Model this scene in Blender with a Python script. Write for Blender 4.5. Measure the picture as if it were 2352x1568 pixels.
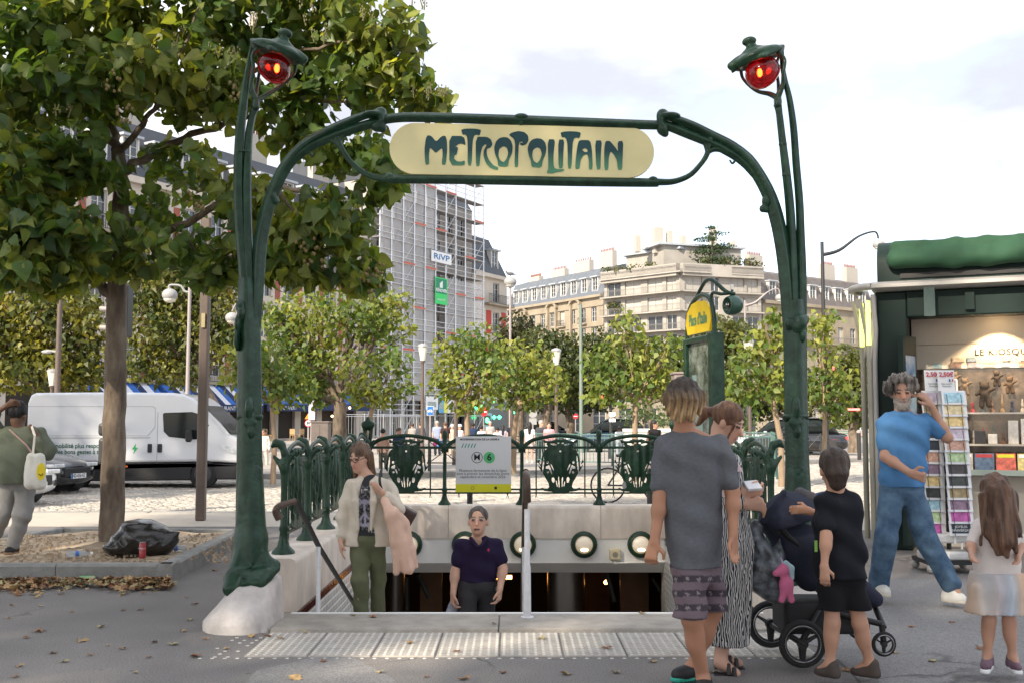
import bpy,bmesh,math,random
import numpy as np
from mathutils import Vector,Matrix
for _o in list(bpy.data.objects):
 bpy.data.objects.remove(_o)
random.seed(7)
RNG=np.random.default_rng(11)
SC=bpy.context.scene
COL=SC.collection
CAM_H,FPX,IW,IH=1.52,2390.0,2352.0,1568.0
PITCH=math.atan(181.0/FPX)
cam_data=bpy.data.cameras.new('camera')
cam_data.sensor_width=36.0
cam_data.lens=36.0*FPX/IW
cam_data.clip_start=0.05
cam_data.clip_end=2000.0
cam=bpy.data.objects.new('camera',cam_data)
COL.objects.link(cam)
cam.location=(0,0,CAM_H)
cam.rotation_euler=(math.pi/2+PITCH,0,0)
SC.camera=cam
SUN_EL,SUN_AZ=math.radians(33),math.radians(36)
world=bpy.data.worlds.new('World')
SC.world=world
world.use_nodes=True
nt=world.node_tree
nt.nodes.clear()
w_out=nt.nodes.new('ShaderNodeOutputWorld')
w_bg=nt.nodes.new('ShaderNodeBackground')
w_bg2=nt.nodes.new('ShaderNodeBackground')
w_mix=nt.nodes.new('ShaderNodeMixShader')
sky=nt.nodes.new('ShaderNodeTexSky')
sky.sky_type='NISHITA'
sky.sun_disc=False
sky.sun_elevation=SUN_EL
sky.sun_rotation=math.pi+SUN_AZ
w_bg.inputs['Strength'].default_value=0.15
nt.links.new(sky.outputs['Color'],w_bg.inputs['Color'])
tc=nt.nodes.new('ShaderNodeTexCoord')
mp=nt.nodes.new('ShaderNodeMapping')
mp.inputs['Scale'].default_value=(1.0,1.0,2.2)
mp.inputs['Location'].default_value=(0.35,0.1,0.27)
nt.links.new(tc.outputs['Generated'],mp.inputs['Vector'])
n1=nt.nodes.new('ShaderNodeTexNoise')
n1.inputs['Scale'].default_value=2.3
n1.inputs['Detail'].default_value=9
n1.inputs['Roughness'].default_value=0.52
nt.links.new(mp.outputs['Vector'],n1.inputs['Vector'])
cov=nt.nodes.new('ShaderNodeMapRange')
cov.inputs['From Min'].default_value=0.36
cov.inputs['From Max'].default_value=0.53
cov.inputs['To Min'].default_value=0.62
nt.links.new(n1.outputs['Fac'],cov.inputs['Value'])
n2=nt.nodes.new('ShaderNodeTexNoise')
n2.inputs['Scale'].default_value=3.4
n2.inputs['Detail'].default_value=6
nt.links.new(mp.outputs['Vector'],n2.inputs['Vector'])
cr=nt.nodes.new('ShaderNodeValToRGB')
cr.color_ramp.elements[0].position=0.38
cr.color_ramp.elements[0].color=(0.50,0.52,0.585,1)
cr.color_ramp.elements[1].position=0.62
cr.color_ramp.elements[1].color=(1.0,1.0,1.0,1)
nt.links.new(n2.outputs['Fac'],cr.inputs['Fac'])
nt.links.new(cr.outputs['Color'],w_bg2.inputs['Color'])
w_bg2.inputs['Strength'].default_value=0.40
nt.links.new(cov.outputs['Result'],w_mix.inputs['Fac'])
nt.links.new(w_bg.outputs['Background'],w_mix.inputs[1])
nt.links.new(w_bg2.outputs['Background'],w_mix.inputs[2])
nt.links.new(w_mix.outputs['Shader'],w_out.inputs['Surface'])
sun_data=bpy.data.lights.new('sun','SUN')
sun_data.energy=2.0
sun_data.angle=math.radians(1.4)
sun_data.color=(1.0,0.88,0.70)
sun=bpy.data.objects.new('sun',sun_data)
COL.objects.link(sun)
SUN_DIR=Vector((math.sin(SUN_AZ)*math.cos(SUN_EL),math.cos(SUN_AZ)*math.cos(SUN_EL),-math.sin(SUN_EL)))
sun.rotation_euler=SUN_DIR.to_track_quat('-Z','Y').to_euler()
sun.location=(-20,-25,30)
SC.view_settings.view_transform='Standard'
SC.view_settings.look='None'
SC.view_settings.gamma=1.0
SC.view_settings.exposure=2.1
SC.cycles.max_bounces=4
SC.cycles.use_adaptive_sampling=True
SC.cycles.adaptive_threshold=0.02
SC.cycles.diffuse_bounces=3
SC.cycles.glossy_bounces=2
SC.cycles.transmission_bounces=4
SC.cycles.transparent_max_bounces=6
_cp,_sp=math.cos(PITCH),math.sin(PITCH)
def ray(x,y):
 u,v=(x-IW/2)/FPX,(IH/2-y)/FPX
 return u,_cp-v*_sp,_sp+v*_cp
def at(x,y,Y):
 r=ray(x,y)
 t=Y/r[1]
 return Vector((r[0]*t,Y,CAM_H+r[2]*t))
def gnd(x,y,z=0.0):
 r=ray(x,y)
 t=(z-CAM_H)/r[2]
 return Vector((r[0]*t,r[1]*t,z))
def pxm(Y):
 return Y/FPX
MATS={}
def _lin(c):
 return tuple((x/12.92 if x<=0.04045 else((x+0.055)/1.055)**2.4)for x in c)
def rgb(r,g,b):
 return _lin((r/255,g/255,b/255))
def mat(name,color=(0.5,0.5,0.5),rough=0.6,metal=0.0,var=0.0,vscale=6.0,var2=None,bump=0.0,bscale=40.0,coat=0.0,emit=None,estr=0.0,alpha=1.0,trans=0.0,spec=0.5,vcol=False,ior=1.45,detail=5.0,translucent=0.0,objrand=0.0,stretch=(1,1,1),sheen=0.0):
 if name in MATS:
  return MATS[name]
 m=bpy.data.materials.new(name)
 MATS[name]=m
 m.use_nodes=True
 t=m.node_tree
 b=t.nodes['Principled BSDF']
 L=t.links.new
 b.inputs['Base Color'].default_value=(*color,1)
 b.inputs['Roughness'].default_value=rough
 b.inputs['Metallic'].default_value=metal
 b.inputs['IOR'].default_value=ior
 b.inputs['Specular IOR Level'].default_value=spec
 b.inputs['Coat Weight'].default_value=coat
 b.inputs['Coat Roughness'].default_value=0.08
 b.inputs['Alpha'].default_value=alpha
 b.inputs['Transmission Weight'].default_value=trans
 if sheen:
  b.inputs['Sheen Weight'].default_value=sheen
 if emit:
  b.inputs['Emission Color'].default_value=(*emit,1)
  b.inputs['Emission Strength'].default_value=estr
 vec=None
 if var or bump or var2:
  c=t.nodes.new('ShaderNodeTexCoord')
  mpn=t.nodes.new('ShaderNodeMapping')
  mpn.inputs['Scale'].default_value=stretch
  L(c.outputs['Object'],mpn.inputs['Vector'])
  vec=mpn.outputs['Vector']
 cur=None
 if vcol:
  a=t.nodes.new('ShaderNodeAttribute')
  a.attribute_name='Col'
  cur=a.outputs['Color']
 if var or var2:
  n=t.nodes.new('ShaderNodeTexNoise')
  n.inputs['Scale'].default_value=vscale
  n.inputs['Detail'].default_value=detail
  n.inputs['Roughness'].default_value=0.62
  L(vec,n.inputs['Vector'])
  if var2:
   r=t.nodes.new('ShaderNodeValToRGB')
   r.color_ramp.elements[0].position=0.38
   r.color_ramp.elements[1].position=0.64
   r.color_ramp.elements[0].color=(*color,1)
   r.color_ramp.elements[1].color=(*var2,1)
   L(n.outputs['Fac'],r.inputs['Fac'])
   cur=r.outputs['Color']
  if var:
   mr=t.nodes.new('ShaderNodeMapRange')
   mr.inputs['From Min'].default_value=0.25
   mr.inputs['From Max'].default_value=0.75
   mr.inputs['To Min'].default_value=1-var
   mr.inputs['To Max'].default_value=1+var
   L(n.outputs['Fac'],mr.inputs['Value'])
   mx=t.nodes.new('ShaderNodeMix')
   mx.data_type='RGBA'
   mx.blend_type='MULTIPLY'
   mx.inputs[0].default_value=1
   if cur is not None:
    L(cur,mx.inputs[6])
   else:
    mx.inputs[6].default_value=(*color,1)
   L(mr.outputs['Result'],mx.inputs[7])
   cur=mx.outputs[2]
 if objrand:
  oi=t.nodes.new('ShaderNodeObjectInfo')
  mr=t.nodes.new('ShaderNodeMapRange')
  mr.inputs['To Min'].default_value=1-objrand
  mr.inputs['To Max'].default_value=1+objrand
  L(oi.outputs['Random'],mr.inputs['Value'])
  mx=t.nodes.new('ShaderNodeMix')
  mx.data_type='RGBA'
  mx.blend_type='MULTIPLY'
  mx.inputs[0].default_value=1
  if cur is not None:
   L(cur,mx.inputs[6])
  else:
   mx.inputs[6].default_value=(*color,1)
  L(mr.outputs['Result'],mx.inputs[7])
  cur=mx.outputs[2]
 if cur is not None:
  L(cur,b.inputs['Base Color'])
 if bump:
  n=t.nodes.new('ShaderNodeTexNoise')
  n.inputs['Scale'].default_value=bscale
  n.inputs['Detail'].default_value=4
  L(vec,n.inputs['Vector'])
  bp=t.nodes.new('ShaderNodeBump')
  bp.inputs['Strength'].default_value=bump
  bp.inputs['Distance'].default_value=0.02
  L(n.outputs['Fac'],bp.inputs['Height'])
  L(bp.outputs['Normal'],b.inputs['Normal'])
 if translucent:
  tr=t.nodes.new('ShaderNodeBsdfTranslucent')
  if cur is not None:
   hs=t.nodes.new('ShaderNodeMix')
   hs.data_type='RGBA'
   hs.blend_type='MULTIPLY'
   hs.inputs[0].default_value=1
   L(cur,hs.inputs[6])
   hs.inputs[7].default_value=(2.2,2.0,0.7,1)
   L(hs.outputs[2],tr.inputs['Color'])
  else:
   tr.inputs['Color'].default_value=(color[0]*2.2,color[1]*2.0,color[2]*0.7,1)
  ms=t.nodes.new('ShaderNodeMixShader')
  ms.inputs['Fac'].default_value=translucent
  o=t.nodes['Material Output']
  L(b.outputs[0],ms.inputs[1])
  L(tr.outputs[0],ms.inputs[2])
  L(ms.outputs[0],o.inputs['Surface'])
 return m
WL={}
def tag(o,label=None,cat=None,group=None,kind=None):
 if label:o['label']=label
 if cat:o['category']=cat
 if group:o['group']=group
 if kind:o['kind']=kind
 return o
def thing(name,label,cat,loc=(0,0,0),group=None):
 o=bpy.data.objects.new(name,None)
 o.empty_display_size=0.1
 COL.objects.link(o)
 o.location=loc
 WL[o]=Vector(loc)
 return tag(o,label,cat,group)
def link_mesh(name,me,m=None,parent=None,loc=None):
 o=bpy.data.objects.new(name,me)
 COL.objects.link(o)
 if m is not None and not me.materials:
  me.materials.append(m)
 if parent is not None:
  o.parent=parent
 if loc is not None:
  o.location=loc
 return o
def copy_tree(o,parent=None,keep=None):
 c=o.copy()
 COL.objects.link(c)
 c.parent=parent
 for ch in[x for x in o.children]:
  copy_tree(ch,c)
 return c
def wl(o):
 return WL.get(o,Vector((0,0,0)))
def frames(path):
 P=[Vector(p)for p in path]
 T=[]
 for i in range(len(P)):
  a,b=P[max(i-1,0)],P[min(i+1,len(P)-1)]
  d=(b-a)
  T.append(d.normalized()if d.length>1e-9 else Vector((0,0,1)))
 up=Vector((0,0,1))if abs(T[0].z)<0.9 else Vector((0,1,0))
 n=T[0].cross(up).normalized()
 out=[]
 for i,t in enumerate(T):
  n=(n-t*n.dot(t))
  if n.length<1e-6:
   n=t.orthogonal()
  n.normalize()
  out.append((P[i],n,t.cross(n)))
 return out
def spline(pts,n=6):
 P=[Vector(p)for p in pts]
 out=[]
 for i in range(len(P)-1):
  p0,p1,p2,p3=P[max(i-1,0)],P[i],P[i+1],P[min(i+2,len(P)-1)]
  for k in range(n):
   t=k/n
   out.append(0.5*((2*p1)+(p2-p0)*t+(2*p0-5*p1+4*p2-p3)*t*t+(3*p1-p0-3*p2+p3)*t**3))
 out.append(P[-1])
 return out
def lerps(vals,n):
 x=np.linspace(0,len(vals)-1,n)
 return list(np.interp(x,range(len(vals)),vals))
class MB:
 def __init__(s):
  s.v,s.f,s.m=[],[],[]
  s.cur=0
 def add(s,vs,fs):
  b=len(s.v)
  s.v.extend([tuple(v)for v in vs])
  s.f.extend([tuple(i+b for i in f)for f in fs])
  s.m.extend([s.cur]*len(fs))
  return s
 def box(s,lo,hi):
  x0,y0,z0=lo
  x1,y1,z1=hi
  return s.add([(x0,y0,z0),(x1,y0,z0),(x1,y1,z0),(x0,y1,z0),(x0,y0,z1),(x1,y0,z1),(x1,y1,z1),(x0,y1,z1)],[(0,3,2,1),(4,5,6,7),(0,1,5,4),(1,2,6,5),(2,3,7,6),(3,0,4,7)])
 def obox(s,c,u,v,w):
  """box centred at c with half-axis vectors u, v, w"""
  c,u,v,w=Vector(c),Vector(u),Vector(v),Vector(w)
  vs=[c+a*u+b*v+d*w for d in(-1,1)for(a,b)in((-1,-1),(1,-1),(1,1),(-1,1))]
  fl=[(0,3,2,1),(4,5,6,7),(0,1,5,4),(1,2,6,5),(2,3,7,6),(3,0,4,7)]
  if u.cross(v).dot(w)<0:
   fl=[tuple(reversed(f))for f in fl]
  return s.add(vs,fl)
 def bbox(s,lo,hi,b=0.01):
  """box with chamfered edges (vertical and top)"""
  x0,y0,z0=lo
  x1,y1,z1=hi
  b=min(b,(x1-x0)*.45,(y1-y0)*.45,(z1-z0)*.45)
  def ring(e,z):
   return[(x0+e+b,y0+e,z),(x1-e-b,y0+e,z),(x1-e,y0+e+b,z),(x1-e,y1-e-b,z),(x1-e-b,y1-e,z),(x0+e+b,y1-e,z),(x0+e,y1-e-b,z),(x0+e,y0+e+b,z)]
  return s.loft([ring(0,z0),ring(0,z1-b),ring(b,z1)])
 def loft(s,rings,cap=True,closed=True):
  n=len(rings[0])
  vs=[p for r in rings for p in r]
  fs=[]
  for i in range(len(rings)-1):
   for j in range(n if closed else n-1):
    k=(j+1)%n
    fs.append((i*n+j,i*n+k,(i+1)*n+k,(i+1)*n+j))
  if cap and closed:
   fs.append(tuple(reversed(range(n))))
   fs.append(tuple((len(rings)-1)*n+j for j in range(n)))
  return s.add(vs,fs)
 def tube(s,path,r,n=8,flat=None):
  fr=frames(path)
  rs=r if isinstance(r,(list,tuple))else[r]*len(fr)
  if len(rs)!=len(fr):
   rs=lerps(rs,len(fr))
  rings=[]
  for(p,a,b),rr in zip(fr,rs):
   rb=rr*(flat if flat else 1)
   rings.append([p+a*(rr*math.cos(2*math.pi*k/n))+b*(rb*math.sin(2*math.pi*k/n))for k in range(n)])
  return s.loft(rings)
 def ribbed(s,path,r,n=16,ribs=4,depth=0.18):
  fr=frames(path)
  rs=lerps(list(r),len(fr))if isinstance(r,(list,tuple))else[r]*len(fr)
  rings=[]
  for(p,a,b),rr in zip(fr,rs):
   ring=[]
   for k in range(n):
    t=2*math.pi*k/n
    q=rr*(1+depth*math.cos(ribs*t))
    ring.append(p+a*(q*math.cos(t))+b*(q*math.sin(t)))
   rings.append(ring)
  return s.loft(rings)
 def cyl(s,a,b,r,n=12,r2=None):
  return s.tube([a,b],[r,r if r2 is None else r2],n)
 def lathe(s,c,prof,n=16,axis='z'):
  c=Vector(c)
  rings=[]
  for r,h in prof:
   ring=[]
   for k in range(n):
    t=2*math.pi*k/n
    x,y=r*math.cos(t),r*math.sin(t)
    ring.append(c+(Vector((x,y,h))if axis=='z' else Vector((x,-h,y))if axis=='y' else Vector((h,x,y))))
   rings.append(ring)
  return s.loft(rings)
 def prism(s,poly,o,u,v,w):
  """2D polygon (a, b) -> o + a*u + b*v, extruded by vector w (both faces capped)"""
  o,u,v,w=Vector(o),Vector(u),Vector(v),Vector(w)
  ar=sum(poly[i][0]*poly[(i+1)%len(poly)][1]-poly[(i+1)%len(poly)][0]*poly[i][1]for i in range(len(poly)))
  if(ar>0)!=(u.cross(v).dot(w)>0):
   poly=list(reversed(poly))
  p0=[o+a*u+b*v for a,b in poly]
  return s.loft([p0,[p+w for p in p0]])
 def quad(s,a,b,c,d):
  return s.add([a,b,c,d],[(0,1,2,3)])
 def sphere(s,c,r,n=12,m=8,sc=(1,1,1)):
  c=Vector(c)
  vs,fs=[c+Vector((0,0,r*sc[2]))],[]
  for i in range(1,m):
   th=math.pi*i/m
   for j in range(n):
    ph=2*math.pi*j/n
    vs.append(c+Vector((r*sc[0]*math.sin(th)*math.cos(ph),r*sc[1]*math.sin(th)*math.sin(ph),r*sc[2]*math.cos(th))))
  vs.append(c-Vector((0,0,r*sc[2])))
  for j in range(n):
   fs.append((0,1+j,1+(j+1)%n))
   for i in range(m-2):
    a=1+i*n+j
    b=1+i*n+(j+1)%n
    fs.append((a,a+n,b+n,b))
   a=1+(m-2)*n
   fs.append((len(vs)-1,a+(j+1)%n,a+j))
  return s.add(vs,fs)
 def mesh(s,name,off=None,smooth=None):
  me=bpy.data.meshes.new(name)
  v=s.v
  if off is not None:
   v=[(a-off[0],b-off[1],c-off[2])for a,b,c in v]
  me.from_pydata(v,[],s.f)
  if smooth:
   me.polygons.foreach_set('use_smooth',[True]*len(me.polygons))
   me.set_sharp_from_angle(angle=math.radians(smooth))
  me.validate()
  return me
 def build(s,name,m,parent=None,smooth=None,local=False):
  me=s.mesh(name,None if(parent is None or local)else wl(parent),smooth)
  ms=m if isinstance(m,(list,tuple))else[m]
  for x in ms:
   me.materials.append(x)
  if len(ms)>1:
   me.polygons.foreach_set('material_index',s.m[:len(me.polygons)])
  o=link_mesh(name,me,None,parent)
  if parent is not None and parent in WL:
   WL[o]=WL[parent]
  return o
def bevel(o,w=0.006,seg=2):
 b=o.modifiers.new('bevel','BEVEL')
 b.width=w
 b.segments=seg
 b.limit_method='ANGLE'
 b.angle_limit=math.radians(40)
 return o
def np_mesh(name,V,F,m,parent=None,smooth=False,col=None,loc=None):
 """V (n,3) array, F (k,3|4) int array"""
 me=bpy.data.meshes.new(name)
 V=np.asarray(V,np.float32)
 if parent is not None:
  V=V-np.array(wl(parent),np.float32)
 F=np.asarray(F,np.int32)
 me.vertices.add(len(V))
 me.vertices.foreach_set('co',V.ravel())
 k=F.shape[1]
 me.loops.add(F.size)
 me.loops.foreach_set('vertex_index',F.ravel())
 me.polygons.add(len(F))
 me.polygons.foreach_set('loop_start',np.arange(0,F.size,k,dtype=np.int32))
 me.polygons.foreach_set('loop_total',np.full(len(F),k,np.int32))
 if smooth:
  me.polygons.foreach_set('use_smooth',np.ones(len(F),bool))
 me.update(calc_edges=True)
 if col is not None:
  a=me.color_attributes.new('Col','FLOAT_COLOR','POINT')
  c4=np.ones((len(V),4),np.float32)
  c4[:,:3]=col
  a.data.foreach_set('color',c4.ravel())
 if m is not None:
  me.materials.append(m)
 o=link_mesh(name,me,None,parent)
 if parent is not None and parent in WL:
  WL[o]=WL[parent]
 return o
def _v(p):
 return np.array(p,np.float32)
class SDF:
 def __init__(s,k=0.02):
  s.ops=[]
  s.k=k
 def cone(s,a,b,ra,rb=None,k=None,op='u',sq=None):
  s.ops.append(('cone',op,_v(a),_v(b),ra,ra if rb is None else rb,s.k if k is None else k,sq))
  return s
 def chain(s,pts,rs,k=None,op='u'):
  rs=rs if isinstance(rs,(list,tuple))else[rs]*len(pts)
  for i in range(len(pts)-1):
   s.cone(pts[i],pts[i+1],rs[i],rs[i+1],k,op)
  return s
 def ell(s,c,r,k=None,op='u',rot=None):
  r=(r,r,r)if np.isscalar(r)else r
  R=np.eye(3,dtype=np.float32)if rot is None else np.array(rot.to_3x3()if hasattr(rot,'to_3x3')else rot,np.float32)
  s.ops.append(('ell',op,_v(c),_v(r),R,None,s.k if k is None else k,None))
  return s
 def box(s,c,h,rr=0.01,k=None,op='u',rot=None):
  R=np.eye(3,dtype=np.float32)if rot is None else np.array(rot.to_3x3()if hasattr(rot,'to_3x3')else rot,np.float32)
  s.ops.append(('box',op,_v(c),_v(h),R,rr,s.k if k is None else k,None))
  return s
 def plane(s,p,n):
  """cut away everything on the side n points to"""
  s.ops.append(('plane','c',_v(p),_v(Vector(n).normalized()),None,None,0,None))
  return s
 def fold(s,fn):
  s.ops.append(('fold','f',fn,None,None,None,0,None))
  return s
 def _bb(s,o):
  if o[0]=='cone':
   r=max(o[4],o[5])
   return np.minimum(o[2],o[3])-r,np.maximum(o[2],o[3])+r
  if o[0]in('ell','box'):
   e=np.abs(o[4])@(o[3]+(o[5]if o[0]=='box' else 0))
   return o[2]-e,o[2]+e
 def mesh(s,h):
  us=[s._bb(o)for o in s.ops if o[1]=='u']
  lo=np.min([b[0]for b in us],0)-3*h-s.k*.5
  hi=np.max([b[1]for b in us],0)+3*h+s.k*.5
  n=np.ceil((hi-lo)/h).astype(int)+1
  ax=[lo[i]+h*np.arange(n[i],dtype=np.float32)for i in range(3)]
  D=np.full(n,1.0,np.float32)
  for o in s.ops:
   if o[1]in 'uisd':
    pass
   k=o[6]
   if o[0]in('plane','fold'):
    sl=(slice(None),)*3
   else:
    bl,bh=s._bb(o)
    pad=k+4*h
    i0=np.clip(np.floor((bl-pad-lo)/h).astype(int),0,n-1)
    i1=np.clip(np.ceil((bh+pad-lo)/h).astype(int)+1,1,n)
    if np.any(i1<=i0):
     continue
    sl=tuple(slice(i0[i],i1[i])for i in range(3))
   X=ax[0][sl[0]][:,None,None]
   Y=ax[1][sl[1]][None,:,None]
   Z=ax[2][sl[2]][None,None,:]
   if o[0]=='fold':
    D+=o[2](X,Y,Z)
    continue
   if o[0]=='plane':
    d=(X-o[2][0])*o[3][0]+(Y-o[2][1])*o[3][1]+(Z-o[2][2])*o[3][2]
    D=np.maximum(D,d)
    continue
   if o[0]=='cone':
    a,b,ra,rb=o[2:6]
    ba=b-a
    L2=float(ba@ba)+1e-9
    t=np.clip(((X-a[0])*ba[0]+(Y-a[1])*ba[1]+(Z-a[2])*ba[2])/L2,0,1)
    d=np.sqrt((X-a[0]-t*ba[0])**2+(Y-a[1]-t*ba[1])**2+(Z-a[2]-t*ba[2])**2)-(ra+(rb-ra)*t)
   else:
    R=o[4]
    px,py,pz=X-o[2][0],Y-o[2][1],Z-o[2][2]
    qx=px*R[0,0]+py*R[1,0]+pz*R[2,0]
    qy=px*R[0,1]+py*R[1,1]+pz*R[2,1]
    qz=px*R[0,2]+py*R[1,2]+pz*R[2,2]
    if o[0]=='ell':
     r=o[3]
     k0=np.sqrt((qx/r[0])**2+(qy/r[1])**2+(qz/r[2])**2)
     k1=np.sqrt((qx/r[0]**2)**2+(qy/r[1]**2)**2+(qz/r[2]**2)**2)+1e-6
     d=k0*(k0-1)/k1
    else:
     hh=o[3]
     ex,ey,ez=np.abs(qx)-hh[0],np.abs(qy)-hh[1],np.abs(qz)-hh[2]
     d=np.sqrt(np.maximum(ex,0)**2+np.maximum(ey,0)**2+np.maximum(ez,0)**2)+np.minimum(np.maximum(ex,np.maximum(ey,ez)),0)-o[5]
   B=D[sl]
   if o[1]=='u':
    if k>0:
     hq=np.maximum(k-np.abs(B-d),0)/k
     D[sl]=np.minimum(B,d)-hq*hq*k*.25
    else:
     D[sl]=np.minimum(B,d)
   elif o[1]=='s':
    if k>0:
     hq=np.maximum(k-np.abs(B+d),0)/k
     D[sl]=np.maximum(B,-d)+hq*hq*k*.25
    else:
     D[sl]=np.maximum(B,-d)
  D[0],D[-1],D[:,0],D[:,-1],D[:,:,0],D[:,:,-1]=1,1,1,1,1,1
  return surface_nets(D,lo,h)
 def build(s,name,m,h,parent=None,colfn=None):
  V,F=s.mesh(h)
  c=colfn(V)if colfn else None
  return np_mesh(name,V,F,m,parent,True,c)
def surface_nets(D,lo,h):
 ins=D<0
 nx,ny,nz=D.shape
 cnt=np.zeros((nx-1,ny-1,nz-1),np.uint8)
 for i in(0,1):
  for j in(0,1):
   for k in(0,1):
    cnt+=ins[i:nx-1+i,j:ny-1+j,k:nz-1+k]
 act=(cnt>0)&(cnt<8)
 idx=np.full(act.shape,-1,np.int32)
 ci=np.argwhere(act)
 idx[act]=np.arange(len(ci))
 acc=np.zeros((len(ci),3),np.float32)
 num=np.zeros(len(ci),np.float32)
 cs=[(i,j,k)for i in(0,1)for j in(0,1)for k in(0,1)]
 vals={c:D[ci[:,0]+c[0],ci[:,1]+c[1],ci[:,2]+c[2]]for c in cs}
 for a in cs:
  for ax in range(3):
   if a[ax]==0:
    b=list(a)
    b[ax]=1
    b=tuple(b)
    va,vb=vals[a],vals[b]
    m=(va<0)!=(vb<0)
    t=np.where(m,va/np.where(m,va-vb,1),0)
    for q in range(3):
     acc[:,q]+=np.where(m,a[q]+(t if q==ax else 0),0)
    num+=m
 V=(ci+acc/num[:,None])*h+lo
 Fs=[]
 for ax in range(3):
  sl0=[slice(1,-1)]*3
  sl1=[slice(1,-1)]*3
  sl0[ax]=slice(0,-1)
  sl1[ax]=slice(1,None)
  A,B=ins[tuple(sl0)],ins[tuple(sl1)]
  for flip,msk in((False,A&~B),(True,~A&B)):
   e=np.argwhere(msk)
   if not len(e):
    continue
   for q in range(3):
    if q!=ax:
     e[:,q]+=1
   u,w=(ax+1)%3,(ax+2)%3
   def cell(du,dw):
    c=e.copy()
    c[:,u]+=du
    c[:,w]+=dw
    return idx[c[:,0],c[:,1],c[:,2]]
   q=np.stack([cell(-1,-1),cell(0,-1),cell(0,0),cell(-1,0)],1)
   if flip:
    q=q[:,::-1]
   Fs.append(q)
 return V,np.concatenate(Fs)
def text_mesh(txt,size,align='CENTER',bold=0.0,extrude=0.0,spacing=1.0,shear=0.0):
 cu=bpy.data.curves.new('text','FONT')
 cu.body=txt
 cu.size=size
 cu.align_x=align
 cu.align_y='CENTER'
 cu.offset=bold
 cu.extrude=extrude
 cu.space_character=spacing
 cu.shear=shear
 cu.resolution_u=3
 o=bpy.data.objects.new('text',cu)
 COL.objects.link(o)
 dg=bpy.context.evaluated_depsgraph_get()
 me=bpy.data.meshes.new_from_object(o.evaluated_get(dg))
 bpy.data.objects.remove(o)
 bpy.data.curves.remove(cu)
 return me
def text_on(name,txt,size,p,u,v,m,parent=None,sx=1.0,**kw):
 """lettering laid on the plane through p spanned by u (reading direction) and v (up)"""
 me=text_mesh(txt,size,**kw)
 u,v=Vector(u).normalized(),Vector(v).normalized()
 w=u.cross(v)
 M=Matrix((u*sx,v,w)).transposed().to_4x4()
 M.translation=Vector(p)-(wl(parent)if parent is not None else Vector((0,0,0)))
 me.transform(M)
 me.materials.clear()
 me.materials.append(m)
 return link_mesh(name,me,None,parent)
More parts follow.
